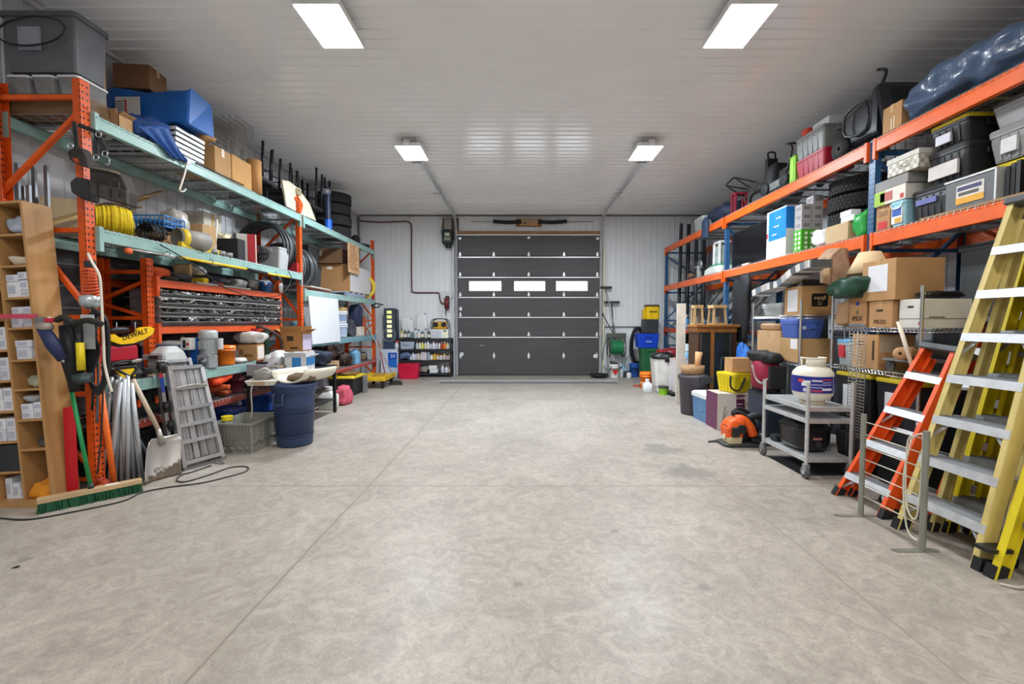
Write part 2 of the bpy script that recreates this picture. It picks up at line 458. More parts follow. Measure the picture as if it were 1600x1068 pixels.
# door tracks: up the jamb, round the bend and back under the ceiling
for s, x, nm in ((-1, DX0 - .035, 'left'), (1, DX1 + .035, 'right')):
    t = T('door_track', 'galvanised door track on the %s side, up the jamb and back under the ceiling' % nm, 'door track', (x, BX - .12, 0))
    zt = CH - .075; pts = [(0, 0, .02), (0, 0, zt - .38)] + [(0, -.38 + .38 * math.cos(R(a)), zt - .38 + .38 * math.sin(R(a))) for a in range(10, 91, 10)] + [(0, -4.1, zt)]
    mb = MB()
    for i in range(len(pts) - 1): mb.bar(pts[i], pts[i + 1], .012, .055, (0, 1, 0) if i < 5 else (0, 0, 1)) if False else mb.tube([pts[i], pts[i + 1]], .036, 4, smooth=False)
    part('rail', mb, steel('d3d6da', .3, .5), t)
    for z in (.3, 1.0, 1.7, 2.4, 3.1): part('jamb_bracket', MB().box(-.03, .03, .0, .105, z - .03, z + .03), gal, t)
    for y in (-4.0, -2.2): part('hanger', MB().box(-.02, .02, y - .02, y + .02, zt, CH - .016).box(-.14, .02, y - .012, y + .012, zt - .05, zt - .03), gal, t)
    part('end_plate', MB().box(-.06, .06, -4.14, -4.08, zt - .06, zt + .045), m('a7abb0', .4, .6), t)
    part('jamb_angle', MB().box(s * .045, s * .075, -.02, .10, .0, 3.3), m('ddd6b8' if s > 0 else 'c3c5c8', .5, .2), t)
# torsion springs on a wooden block over the door
c = P(828, 347, Y=BX - .1)
blk = T('spring_block', 'plywood centre block holding two black torsion springs above the overhead door', 'spring block', (c.x, BX - .06, c.z - .1))
part('back_board', MB().box(-.36, .3, -.015, .03, -.0, .19), wood('8f6a44', ax=(.15, 1, 1)), blk)
part('front_board', MB().box(-.26, .2, -.05, -.015, .02, .18), wood('c79a63', ax=(.15, 1, 1)), blk)
part('bolt', MB().cyl((-.12, -.07, .10), .03, .02, 10, 'y'), m('1c1a18', .5, .6), blk)
for s in (-1, 1):
    def sag(t, s=s): return (s * (.22 + .72 * t), -.07, .105 + .05 * t * t * 0 + (-.02 * math.sin(PI * t)) + .012 * t)
    p_ = [sag(i / 48) for i in range(49)]
    mb = MB().tube(p_, [.045 + .004 * (i % 2) for i in range(49)], 10)
    part('torsion_spring', mb, m('23262b', .45, .4), blk)
part('shaft', MB().rod((-1.5, -.07, .11), (1.62, -.07, .11), .012), gal, blk)
# door operator
c0, c1 = P(690, 340, Y=BX - .1), P(716, 388, Y=BX - .1)
op = T('door_operator', 'dark green jackshaft door opener motor hanging on a brown board left of the door', 'door opener', ((c0.x + c1.x) / 2, BX - .02, c1.z))
part('mounting_board', MB().box(-.20, .22, -.03, .0, .22, .78), wood('6f6050'), op)
part('gear_case', MB().box(-.14, .05, -.16, -.03, .42, .74), m('a59e93', .5, .2), op, bev=.015)
part('motor_housing', MB().loft([(.08, -.05, -.15, .10, .10, .03), (.12, -.05, -.15, .13, .12, .03), (.42, -.05, -.15, .13, .12, .03), (.45, -.05, -.15, .11, .10, .03)]), m('2c3634', .45, .3), op)
part('rating_label', MB().box(-.10, .02, -.277, -.272, .28, .36), m('cfd4c4', .5), op)
part('data_plate', MB().box(-.12, .04, -.277, -.272, .17, .25), m('94997c', .5), op)
part('motor_cap', MB().cyl((-.03, -.15, 0), .075, .09, 16), m('1f2b33', .4, .2), op)
part('pull_cord', MB().tube(spline([(-.14, -.1, .7), (-.2, -.12, .55), (-.21, -.1, .38), (-.13, -.12, .3)]), .008, 6), m('1a1a1a', .6), op)

# ------------------------------------------------------------------ LED fixtures
def fixture(x, y, label, group=None):
    t = T('ceiling_light', label, 'ceiling light', (x, y, CH - .165), 0, group)
    part('housing', MB().loft([(.0, 0, 0, .195, .30, .01), (.05, 0, 0, .195, .30, .01), (.07, 0, 0, .15, .26, .01)]), m('eceded', .4, .1), t)
    part('diffuser', MB().box(-.182, .182, -.285, .285, -.006, .0), m('fdfeff', .4, var=.0, emit=9), t)
    part('lens_skirt', MB().box(-.192, .192, -.295, .295, .0005, .035), m('fdfeff', .4, var=.0, emit=14), t)
    part('sensor_box', MB().box(-.045, .045, -.38, -.30, .01, .06), m('dcdfe3', .4, .1), t, bev=.006)
    part('driver_box', MB().box(-.06, .06, -.1, .1, .07, .115), m('dcdfe3', .4, .1), t, bev=.006)
    for sx in (-.1, .1):
        for sy in (-.2, .2): part('hanger_rod', MB().rod((sx, sy, .06), (sx, sy, .153), .006, 6), gal, t)
    ld = bpy.data.lights.new('panel_light', 'AREA'); ld.shape = 'RECTANGLE'; ld.size = .36; ld.size_y = .56; ld.energy = {7.0: 2.75, 4.06: .64}.get(y, .60) * LAMP_W; ld.color = (.84, .93, 1.0) if y == 7.0 else (1.0, .985, .955)
    lo = bpy.data.objects.new('panel_light', ld); COL.objects.link(lo); lo.parent = t; lo.location = (0, 0, -.012)
    return t
for y, w in ((4.06, 'nearer'), (7.0, 'farther')):
    for x, s in ((-1.68, 'left'), (1.9, 'right')):
        fixture(x, y, 'bright rectangular LED fixture on the ceiling, the %s one on the %s side' % (w, s))
for y in (1.15, -1.75, -4.6):
    for x in (-1.68, 1.9): fixture(x, y, 'LED fixture out of frame, row %s, on the %s' % ({1.15: 'just over', -1.75: 'behind', -4.6: 'farthest behind'}[y] + ' the camera', 'left' if x < 0 else 'right'), 'lights behind the camera')

# ------------------------------------------------------------------ floor drain
a, b_ = P(688, 598, Z=0), P(965, 598, Z=0)
dr = T('trench_drain', 'narrow dark floor drain grate running across in front of the overhead door', 'drain', ((a.x + b_.x) / 2, a.y, 0))
hw = (b_.x - a.x) / 2
part('frame', MB().box(-hw, hw, -.09, -.075, 0.0, .006).box(-hw, hw, .075, .09, 0.0, .006), m('8a8f98', .4, .5), dr)
mb = MB()
for i in range(90):
    x = -hw + .01 + i * (2 * hw - .02) / 90; mb.box(x, x + .026, -.07, .07, .001, .006)
part('grate', mb, m('43474f', .45, .5), dr)
part('reflection_strip', MB().box(-hw - .2, hw + .1, .34, .5, 0.0, .004), m('b9bac0', .5, .1), dr)  # flat pale strip paints the bluish reflection on the floor near the door
# ================================================================== KITS
TEAL, ORG, BLU = '8db0aa', 'dc5612', '2f5f8c'
CARD = ('b58a5e', 'a97e52', 'c09468', 'ad8660')
black_pl = lambda r=.45: m('1b1c1f', r, var=.15)
chrome = m('c9ccd0', .22, .9, var=.06)
galv = m('a7abad', .42, .7, var=.14, scale=20)
paper = m('e9e8e6', .7, var=.03)
def sgn(x): return -1 if x < 0 else 1

def slot(ue, u1, vt, z, xf, dx, hmin=.04):
    """a place on a rack: near edge column, far column and top row in the photo on the plane X = xf, resting at z"""
    p = P(ue, vt, X=xf); q = P(u1, vt, X=xf)
    y0, y1 = sorted((p.y, q.y)); y1 = max(y1, y0 + .04)
    return (xf + sgn(xf) * dx / 2, (y0 + y1) / 2, z), (dx, y1 - y0, max(p.z - z, hmin))

def on_face(face, s, a0, a1, b0, b1, t=.003, out=.0005):
    """thin panel on a box face; face n (near), l (x minus side), r (x plus side), t top; fractions of the face"""
    sx, sy, sz = s; mb = MB()
    if face == 'n': mb.box(-sx / 2 + a0 * sx, -sx / 2 + a1 * sx, -sy / 2 - t, -sy / 2 - out, b0 * sz, b1 * sz)
    elif face == 'r': mb.box(sx / 2 + out, sx / 2 + t, -sy / 2 + a0 * sy, -sy / 2 + a1 * sy, b0 * sz, b1 * sz)
    elif face == 'l': mb.box(-sx / 2 - t, -sx / 2 - out, sy / 2 - a1 * sy, sy / 2 - a0 * sy, b0 * sz, b1 * sz)
    elif face == 't': mb.box(-sx / 2 + a0 * sx, -sx / 2 + a1 * sx, -sy / 2 + b0 * sy, -sy / 2 + b1 * sy, sz + out, sz + t)
    return mb
def face_text(s_, face, s, a, b, size, mat, parent, flip=0, name='lettering', off=.004, sxx=1.0):
    sx, sy, sz = s
    if face == 'n': loc = (-sx / 2 + a * sx, -sy / 2 - off, b * sz); rot = (PI / 2, flip, 0)
    elif face == 'r': loc = (sx / 2 + off, -sy / 2 + a * sy, b * sz); rot = (PI / 2, flip, PI / 2)
    else: loc = (-sx / 2 - off, sy / 2 - a * sy, b * sz); rot = (PI / 2, flip, -PI / 2)
    return text(s_, size, mat, parent, loc, rot, name, sx=sxx)

def carton(label, loc, s, c=None, rz=0, lab=None, flaps=False, group=None, name='cardboard_box', cat='box', tape=True, art=None, tilt=None):
    """a closed or open corrugated carton; lab = (face, a0, a1, b0, b1, hex); art = list of (face, a0, a1, b0, b1, hex)"""
    sx, sy, sz = s; c = c or random.choice(CARD)
    t = T(name, label, cat, loc, rz, group)
    if tilt: t.rotation_euler = (tilt[0], tilt[1], rz)
    cm = m(c, .75, var=.07, scale=5, bump=.04, bs=90)
    mb = MB(); w = .004
    if flaps:
        mb.box(-sx / 2, sx / 2, -sy / 2, -sy / 2 + w, 0, sz).box(-sx / 2, sx / 2, sy / 2 - w, sy / 2, 0, sz).box(-sx / 2, -sx / 2 + w, -sy / 2, sy / 2, 0, sz).box(sx / 2 - w, sx / 2, -sy / 2, sy / 2, 0, sz).box(-sx / 2, sx / 2, -sy / 2, sy / 2, 0, w)
        part('body', mb, cm, t)
        fl_ = min(sx, sy) * .35
        for k in (-1, 1):
            part('flap', MB().bar((k * sx / 2, 0, sz), (k * (sx / 2 + fl_ * .75), 0, sz + fl_ * .45), sy * .97, w, (0, 0, 1)), cm, t)
            part('flap', MB().bar((0, k * sy / 2, sz), (0, k * (sy / 2 + fl_ * .3), sz + fl_ * .8), sx * .97, w, (0, 0, 1)), cm, t)
    else:
        mb.loft([(0, 0, 0, sx / 2, sy / 2, .004), (sz * .5, 0, 0, sx / 2 * 1.004, sy / 2 * 1.004, .004), (sz - .002, 0, 0, sx / 2, sy / 2, .004), (sz, 0, 0, sx / 2 - .003, sy / 2 - .003, .003)], 1)
        mb.box(-sx / 2, sx / 2, -.0025, -.0005, sz, sz + .0022)
        part('body', mb, cm, t)
        if tape: part('tape', MB().box(-sx / 2 - .001, sx / 2 + .001, -.024, .024, sz + .0023, sz + .003).box(-sx / 2 - .0022, -sx / 2 - .0012, -.024, .024, sz * .72, sz + .003).box(sx / 2 + .0012, sx / 2 + .0022, -.024, .024, sz * .72, sz + .003), m('c2a071', .25, var=.05), t)
    if lab: part('shipping_label', on_face(lab[0], s, *lab[1:5]), m(lab[5] if len(lab) > 5 else 'e6e6e6', .6, var=.04), t)
    for a in art or []: part(a[6] if len(a) > 6 else 'printed_panel', on_face(*([a[0], s] + list(a[1:5]))), m(a[5], .6, var=.05), t)
    return t

def tote(label, loc, s, c='26282b', lid='e9c92c', rz=0, group=None, name='storage_tote', cat='storage tote', ribs=True, lab=None, taper=.88, nest=True, handles=True):
    sx, sy, sz = s; t = T(name, label, cat, loc, rz, group); cm = m(c, .42, var=.08, scale=4)
    hb = sz - (.035 if lid else 0); k = taper
    mb = MB().loft([(0, 0, 0, sx / 2 * k * .94, sy / 2 * k * .94, .02), (.012, 0, 0, sx / 2 * k * .97, sy / 2 * k * .97, .03), (hb * .7, 0, 0, sx / 2 * (k + (1 - k) * .6), sy / 2 * (k + (1 - k) * .6), .03),
                    (hb - .03, 0, 0, sx / 2 * .955, sy / 2 * .955, .03), (hb - .028, 0, 0, sx / 2 * .99, sy / 2 * .99, .03), (hb, 0, 0, sx / 2 * .99, sy / 2 * .99, .03)] +
                   ([] if lid else [(hb, 0, 0, sx / 2 * .94, sy / 2 * .94, .03), (.03, 0, 0, sx / 2 * k * .9, sy / 2 * k * .9, .03)]), 3)
    part('body', mb, cm, t)
    if ribs:
        for f in (-1, 1):
            for q in (-.62, -.2, .2, .62):
                r1, r0 = .965, k * .98
                part('rib', MB().bar((f * sx / 2 * r0, q * sy / 2 * .8, sz * .06), (f * sx / 2 * r1 * .985, q * sy / 2 * .86, hb - .04), sy * .05, .014, (f, 0, 0)), cm, t)
            for q in (-.45, .45):
                part('rib', MB().bar((q * sx / 2 * .8, f * sy / 2 * k * .98, sz * .06), (q * sx / 2 * .86, f * sy / 2 * .95, hb - .04), sx * .06, .014, (0, f, 0)), cm, t)
    if lid:
        lm = m(lid, .4, var=.06)
        part('lid', MB().loft([(hb - .006, 0, 0, sx / 2, sy / 2, .035), (hb + .012, 0, 0, sx / 2 * 1.01, sy / 2 * 1.01, .035), (hb + .026, 0, 0, sx / 2 * .985, sy / 2 * .985, .035), (hb + .026, 0, 0, sx / 2 * .9, sy / 2 * .9, .03), (hb + .016, 0, 0, sx / 2 * .87, sy / 2 * .87, .03), (hb + .016, 0, 0, sx / 2 * .70, sy / 2 * .70, .03), (hb + .033, 0, 0, sx / 2 * .67, sy / 2 * .67, .03)], 3), lm, t)
    if handles:
        for f in (-1, 1): part('handle', MB().cb(0, f * (sy / 2 + .006), hb - .055, sx * .34, .022, .05), m(c, .4), t, bev=.006)
    if lab: part('sticker', on_face(lab[0], (s[0] * .97, s[1] * .97, s[2]), *lab[1:5], t=.012, out=-.01), m(lab[5] if len(lab) > 5 else 'e2e2e6', .55), t)
    return t

def bucket(label, loc, r, h, c, rz=0, lid=None, rim=True, name='bucket', cat='bucket', art=None, bail=True, group=None, fill=None):
    t = T(name, label, cat, loc, rz, group)
    pr = [(1e-4, 0), (r * .84, 0), (r * .86, .01), (r * .94, h * .72), (r * 1.03, h * .72 + .001), (r * 1.03, h * .76), (r * .95, h * .76 + .001), (r * .97, h * .86), (r * 1.04, h * .86 + .001), (r * 1.04, h * .89), (r * .98, h * .89 + .001), (r * 1.0, h), (r * .96, h)] if rim else [(1e-4, 0), (r * .8, 0), (r * .84, .01), (r * .97, h * .93), (r * 1.03, h * .94), (r * 1.03, h), (r * .97, h)]
    pr += [(r * .80, .02), (1e-4, .02)]
    part('body', MB().lathe(pr, n=28), m(c, .38, var=.06), t)
    if bail:
        a = [(r * 1.05 * math.cos(w), .0 - r * .35 * math.sin(w) * 0 - r * 1.08 * math.sin(w) * .55, h * .86 - r * 1.0 * math.sin(w) * .9) for w in [PI * i / 12 for i in range(13)]]
        part('bail_handle', MB().tube(a, .0035, 5), galv, t)
    if lid: part('lid', MB().lathe([(1e-4, h + .012), (r * .9, h + .012), (r * 1.0, h + .018), (r * 1.05, h + .01), (r * 1.05, h - .02), (r * 1.0, h - .02)], n=28), m(lid, .4), t)
    if fill: part('contents', MB().blob((0, 0, h * .55), (r * .85, r * .85, h * .32), amp=.5, fr=14, seed=h * 50), m(fill, .8, var=.5, scale=30), t)
    if art: part('printed_label', MB().lathe([(r * (.85 + .12 * a) + .002, h * a) for a in (art[1], (art[1] + art[2]) / 2, art[2])], n=40), m(art[0], .5, var=.05), t)
    return t

def bottle(label, loc, r, h, c, cap='f2f2f2', group=None, lab=None, spray=False, name='bottle', square=False):
    t = T(name, label, 'bottle', loc, random.uniform(-1, 1) if not square else 0, group)
    if square: part('body', MB().loft([(0, 0, 0, r * .9, r * .7, r * .25), (.01, 0, 0, r, r * .8, r * .25), (h * .62, 0, 0, r, r * .8, r * .25), (h * .78, 0, 0, r * .5, r * .4, r * .3), (h * .84, 0, 0, r * .36, r * .36, r * .35)], 3, smooth=True), m(c, .35, var=.04), t)
    else: part('body', MB().lathe([(1e-4, 0), (r * .92, 0), (r, .008), (r, h * .6), (r * .9, h * .7), (r * .42, h * .82), (r * .38, h * .86), (1e-4, h * .86)], n=14), m(c, .3, var=.04), t)
    part('cap', MB().cyl((0, 0, h * .85), r * .45, h * .15, 12), m(cap, .4), t)
    if spray: part('spray_trigger', MB().box(-r * .3, r * 1.1, -r * .25, r * .25, h * .98, h * 1.07).bar((r * .8, 0, h), (r * .6, 0, h * .85), r * .2, r * .2, (0, 1, 0)), m(cap, .4), t)
    if lab: part('printed_label', MB().lathe([(r * 1.01, h * .12), (r * 1.012, h * .34), (r * 1.01, h * .56)], n=14) if not square else MB().box(-r * .8, r * .8, -r * .82, -r * .8, h * .12, h * .55), m(lab, .5, var=.2, scale=40), t)
    return t

def coil(mb, c, r, t, turns, axis='x', spread=.03, k=20, jit=.01, seed=1, n=6):
    rnd = random.Random(seed); pts = []
    for i in range(int(turns * k)):
        a = 2 * PI * i / k; q = r + rnd.uniform(-jit, jit); d = spread * math.sin(i * .37) + rnd.uniform(-jit, jit) * .6
        x, y = q * math.cos(a), q * math.sin(a)
        pts.append((c[0] + d, c[1] + x, c[2] + y) if axis == 'x' else (c[0] + x, c[1] + d, c[2] + y) if axis == 'y' else (c[0] + x, c[1] + y, c[2] + d))
    return mb.tube(pts, t, n)

def tire(label, loc, R_, w, group=None, rim=.6, tilt=None, rz=0):
    t = T('tire', label, 'tire', loc, rz, group)
    if tilt: t.rotation_euler = tilt
    rub = m('232324', .82, var=.2, scale=25, bump=.2, bs=120)
    def wob(a, h, r): return 1
    pr = [(R_ * rim, .012), (R_ * .72, 0), (R_ * .90, .010), (R_ * .965, w * .10), (R_ * .985, w * .2), (R_ * .985, w * .8), (R_ * .965, w * .90), (R_ * .90, w - .010), (R_ * .72, w), (R_ * rim, w - .012), (R_ * rim, .012)]
    part('carcass', MB().lathe(pr, n=40), rub, t)
    mb = MB(); nb = 44
    for row, (z0, z1, of) in enumerate(((.10, .25, 0), (.28, .46, .5), (.50, .68, .1), (.72, .90, .6))):
        for i in range(nb):
            a0 = 2 * PI * (i + of) / nb; a1 = a0 + 2 * PI / nb * .72; r0, r1 = R_ * .975, R_ * 1.0
            vs = [(r * math.cos(a + dz), r * math.sin(a + dz), z * w) for z, dz in ((z0, 0), (z1, .03)) for a, r in ((a0, r0), (a1, r0), (a1, r1), (a0, r1))]
            mb.add(vs, [(0, 1, 2, 3), (7, 6, 5, 4), (0, 4, 5, 1), (1, 5, 6, 2), (2, 6, 7, 3), (3, 7, 4, 0)])
    part('tread', mb, m('2b2b2c', .85, var=.2, scale=30), t)
    return t

def soft(name, label, cat, loc, s, c, amp=.25, fr=7, seed=0, rz=0, rough=.7, e=.6, group=None, var=.12, nu=26, nv=14, metal=0, coat=0):
    return solo(name, label, cat, MB().blob((0, 0, 0), (s[0] / 2, s[1] / 2, s[2] / 2), nu, nv, amp, fr, seed, e), m(c, rough, metal, var=var, bump=.1, bs=25, coat=coat), loc, rz, group)

def wire_deck_mb(sx, sy, side, step=.055):
    """mesh deck: sx across the rack, sy along it; wires turn down over the aisle beam"""
    mb = MB(); n = int(sy / step)
    for i in range(n + 1):
        y = -sy / 2 + i * sy / n; e = side * sx / 2
        mb.tube([(-e, y, 0), (e, y, 0), (e + side * .012, y, -.03)], .0026, 4, smooth=False)
    for i in range(int(sx / .12) + 1):
        x = -sx / 2 + i * .12; mb.tube([(x, -sy / 2, -.004), (x, sy / 2, -.004)], .0026, 4, smooth=False)
    for y in (-sy * .33, 0, sy * .33): mb.box(-sx / 2 + .058, sx / 2 - .058, y - .02, y + .02, -.028, -.008)
    return mb

def upright(y, x_front, x_back, h, c, parent, back_label=None):
    f = part('upright_frame', MB().box(x_back if x_back < x_front else x_front, max(x_back, x_front), -.012, .012, .09, .115), m(c, .45), parent, loc=(0, y, 0))
    hm = holes_mat(c)
    for x in (x_front, x_back):
        s = sgn(x_front - x_back)
        mb = MB().chan((0, 0, .005), (0, 0, h), .078, .06, (-s if x == x_front else s, 0, 0), .003)
        part('post', mb, hm, f, loc=(x, 0, 0))
        part('base_plate', MB().box(x - .05, x + .05, -.06, .06, 0, .006), m(c, .5), f)
    zs = [.15, .80, 1.42, min(2.40, h - .4), h - .16]
    for z in [q for q in (.80, 1.42, 2.11) if q < h - .3] + [h - .13]: part('horizontal_brace', MB().bar((x_front, 0, z), (x_back, 0, z), .03, .035), m(c, .48, var=.2), f)
    for i in range(4):
        a, b = (x_front, x_back) if i % 2 == 0 else (x_back, x_front)
        part('diagonal_brace', MB().bar((a, 0, zs[i]), (b, 0, zs[i + 1] - .04), .03, .035, (0, 1, 0)), m(c, .48, var=.2), f)
    return f

def beam(y0, y1, x, z, c, parent, hgt=.10, thick=.05, clips=TEAL, inner=0):
    s = sgn(x) if not inner else -sgn(x)
    mb = MB().box(min(x, x + s * thick), max(x, x + s * thick), y0, y1, z - hgt / 2, z + hgt / 2 - .02)
    mb.box(min(x, x + s * (thick - .018)), max(x, x + s * (thick - .018)), y0, y1, z + hgt / 2 - .02, z + hgt / 2)
    b = part('beam', mb, m(c, .42, var=.14, scale=5, bump=.03, bs=60), parent, bev=.003)
    for y in (y0, y1):
        yy = y + (.0 if y == y0 else -.0); d = 1 if y == y0 else -1
        part('end_connector', MB().box(x - .006 if s > 0 else x - .0, x if s > 0 else x + .006, yy - .035 if d < 0 else yy - .0, yy + (.035 if d > 0 else 0), z - .13, z + .07).box(min(x, x + s * .05), max(x, x + s * .05), yy - .004, yy + .004, z - .13, z + .07), m(clips, .45, var=.1), b)
    return b

def ladder(label, fl, fr, tl, tr, n_steps, c, rear, cap_c='4a4d52', group=None, step_c='cdd0d4', face=-1, feet='1d1e22', first=.12, last=.87, w=.075, d=.03, step_d=.085, braces=True, cat='stepladder', name='stepladder', cap_over=.02):
    """fibreglass stepladder from its foot and top corners (world); rear = vector to the rear rails"""
    fl, fr, tl, tr, rear = map(Vector, (fl, fr, tl, tr, rear)); o = (fl + fr) / 2; t = T(name, label, cat, o, 0, group)
    fl, fr, tl, tr = fl - o, fr - o, tl - o, tr - o
    n = (tl - fl).cross(fr - fl).normalized()
    if n.dot(rear) < 0: n = -n
    cm = m(c, .42, var=.10, scale=5, bump=.03, bs=40); sm_ = m(step_c, .38, .4, var=.10, scale=16)
    for a, b in ((fl, tl), (fr, tr)):
        inw = ((fr + fl) / 2 - a).normalized() * (1)
        side = (fl - fr).normalized() * (1 if a is fl else -1)
        r_ = part('rail', MB().chan(a + n * (w / 2), b + n * (w / 2), w, d, -side, .005), cm, t)
        dr_ = (b - a).normalized()
        part('foot', MB().bar(a - dr_ * .0 + n * (w / 2), a + dr_ * .075 + n * (w / 2), w * 1.12, d * 1.5, -side), m(feet, .7), r_)
    for i in range(n_steps):
        f = first + (last - first) * i / max(1, n_steps - 1); a = fl.lerp(tl, f); b = fr.lerp(tr, f)
        hd = Vector((n.x, n.y, 0)).normalized(); up = (tl - fl).normalized(); f0 = up * .002
        p = part('step', MB().bar(a + f0 - up * .022, b + f0 - up * .022, .052, .004, n).bar(a + hd * step_d / 2 + f0, b + hd * step_d / 2 + f0, .004, step_d, hd).bar(a + hd * step_d - up * .01, b + hd * step_d - up * .01, .024, .004, n), sm_, t)
        mb = MB()
        for q in range(6):
            e = hd * (step_d * (.1 + .16 * q)) + f0 + Vector((0, 0, .004)); mb.bar(a.lerp(b, .03) + e, a.lerp(b, .97) + e, .004, .006, hd)
        part('tread_ridges', mb, m('8d9196', .5, .5), p)
        if braces and i % 2 == 0 and i < n_steps - 1:
            up = (tl - fl).normalized()
            for s0, s1 in ((a, b), (b, a)):
                part('brace', MB().bar(s0.lerp(s1, .02) + n * .03 - up * .12, s0.lerp(s1, .25) + n * .03 - up * .01, .018, .005, n), sm_, t)
    rm = [(fl, tl), (fr, tr)]
    for a, b in rm:
        side = (fl - fr).normalized() * (1 if a is fl else -1); sh_ = -side * d * 1.1
        r_ = part('rear_rail', MB().chan(a + rear + sh_, b.lerp(a, .04) + n * w * 1.1 + sh_, w * .72, d * .9, -side, .005), cm, t)
        part('foot', MB().bar(a + rear + sh_, a + rear + sh_ + (b - a).normalized() * .06, w * .8, d * 1.4, -side), m(feet, .7), r_)
    for i in range(max(2, n_steps // 2)):
        f = .1 + .78 * i / max(1, n_steps // 2); a = (fl + rear).lerp(tl + n * w, f); b = (fr + rear).lerp(tr + n * w, f)
        part('rear_crossbar', MB().bar(a, b, .028, .018, n), sm_, t)
    if cap_c:
        up = (tl - fl).normalized(); e = (tl - tr).normalized() * cap_over
        part('top_cap', MB().bar(tl + e + n * .07 + up * .02, tr - e + n * .07 + up * .02, .045, .17, n), m(cap_c, .4, var=.1), t, bev=.008)
    return t
# ================================================================== PALLET RACKS
YL = (3.60, 7.02, 10.48); YR = (1.35, 4.62, 7.89, 11.17)
LB_, RB_ = WL + .08, WR - .11        # back post lines
ZT_L, ZM_L, ZW_L = 2.98, 2.08, .82
lr = T('pallet_rack', 'tall orange and teal pallet rack loaded along the left wall', 'pallet rack', (0, 0, 0))
for y in YL: upright(y, XL - .03, LB_, 3.27, ORG, lr)
h = .039
def both(y0, y1, z, c, rack, xf, xb, clips=TEAL, hg=.10):
    beam(y0 + h, y1 - h, xf, z, c, rack, hg, clips=clips); beam(y0 + h, y1 - h, xb, z, c, rack, hg, clips=clips, inner=1)
both(YL[0], YL[1], ZT_L, TEAL, lr, XL, LB_); both(YL[0], YL[1], ZM_L, TEAL, lr, XL, LB_); both(YL[0], 5.75, ZW_L, TEAL, lr, XL, LB_)
both(YL[0], YL[1], .47, '8e3a30', lr, XL, LB_, clips='8e3a30', hg=.07)
both(YL[1], YL[2], ZT_L, TEAL, lr, XL, LB_); both(YL[1], YL[2], 1.84, TEAL, lr, XL, LB_); both(YL[1], YL[2], 1.03, '6f9fae', lr, XL, LB_, clips='4f7f98')
both(YL[1], YL[2], .47, 'b5443a', lr, XL, LB_, clips='b5443a', hg=.07)
rr_ = T('pallet_rack', 'tall pallet rack with orange beams and blue posts along the right wall', 'pallet rack', (0, 0, 0))
for y in YR: upright(y, XR + .03, RB_, 3.22, BLU, rr_)
for i in range(3):
    both(YR[i], YR[i + 1], 2.21, 'e4611a', rr_, XR, RB_, clips='e4611a', hg=.125); both(YR[i], YR[i + 1], 3.14, 'e4611a', rr_, XR, RB_, clips='e4611a', hg=.125)
both(YR[2], YR[3], 1.19, 'c9502c', rr_, XR, RB_, clips='c9502c', hg=.09)
# wire decks
def decks(y0, y1, xf, xb, z, n, label, group, mat=galv, skip=()):
    w = abs(xf - xb) + .0; L_ = (y1 - y0 - .09) / n; s = -sgn(xf)
    me = None
    for i in range(n):
        if i in skip: continue
        y = y0 + .045 + L_ * (i + .5)
        if me is None:
            r_ = solo('wire_deck', label, 'wire deck', wire_deck_mb(w, L_ - .02, s), mat, ((xf + xb) / 2, y, z), group=group); me = r_
        else: r_ = dup(me, ((xf + xb) / 2, y, z))
        r_['label'] = label + (', nearest panel', ', centre panel', ', farthest panel')[i if n == 3 else i * 2]
zt = .057
decks(YL[0], YL[1], XL, LB_, ZT_L + zt, 3, 'wire mesh deck on teal top beams, left rack near bay', 'near top decks of the left rack')
decks(YL[1], YL[2], XL, LB_, ZT_L + zt, 3, 'wire mesh deck on teal top beams, left rack far bay', 'far top decks of the left rack')
decks(YL[0], YL[1], XL, LB_, ZM_L + zt, 3, 'wire mesh deck on teal middle beams of the left rack', 'middle decks of the left rack')
decks(YL[0], 5.78, XL, LB_, ZW_L + zt, 2, 'wire mesh deck on the low teal workbench beams', 'workbench decks')
decks(YL[1], YL[2], XL, LB_, 1.84 + zt, 3, 'wire mesh deck under the large carton in the left far bay', 'second level decks of the left far bay')
decks(YL[1], YL[2], XL, LB_, 1.03 + zt, 3, 'wire mesh deck on pale blue beams behind the white board', 'third level decks of the left far bay')
decks(YL[0], YL[1], XL, LB_, .47 + .04, 3, 'wire mesh deck on the lowest red beams below the workbench', 'lowest decks of the left near bay')
decks(YL[1], YL[2], XL, LB_, .47 + .04, 3, 'wire mesh deck on the lowest red beams of the left far bay', 'lowest decks of the left far bay')
for i, nm in enumerate(('nearest', 'middle', 'farthest')):
    decks(YR[i], YR[i + 1], XR, RB_, 2.21 + .072, 3, 'wire mesh deck on lower long orange beams, %s right bay' % nm, 'right lower decks, %s bay' % nm, skip=(2,) if i == 2 else ())
    decks(YR[i], YR[i + 1], XR, RB_, 3.14 + .072, 3, 'wire mesh deck on top orange beams, %s right bay' % nm, 'right top decks, %s bay' % nm, skip=(2,) if i == 2 else ())
decks(YR[2], YR[3], XR, RB_, 1.19 + .05, 3, 'wire mesh deck on the short orange beams behind the white board', 'right farthest bay middle decks', skip=(2,))
ZT, ZM, ZW = ZT_L + zt + .004, ZM_L + zt + .004, ZW_L + zt + .004
ZF1, ZF2, ZF3 = 1.84 + zt + .004, 1.03 + zt + .004, .47 + .044
RT, RM, RLO, RL0 = 3.14 + .07, 2.21 + .07, 1.19 + .054, .42 + .054

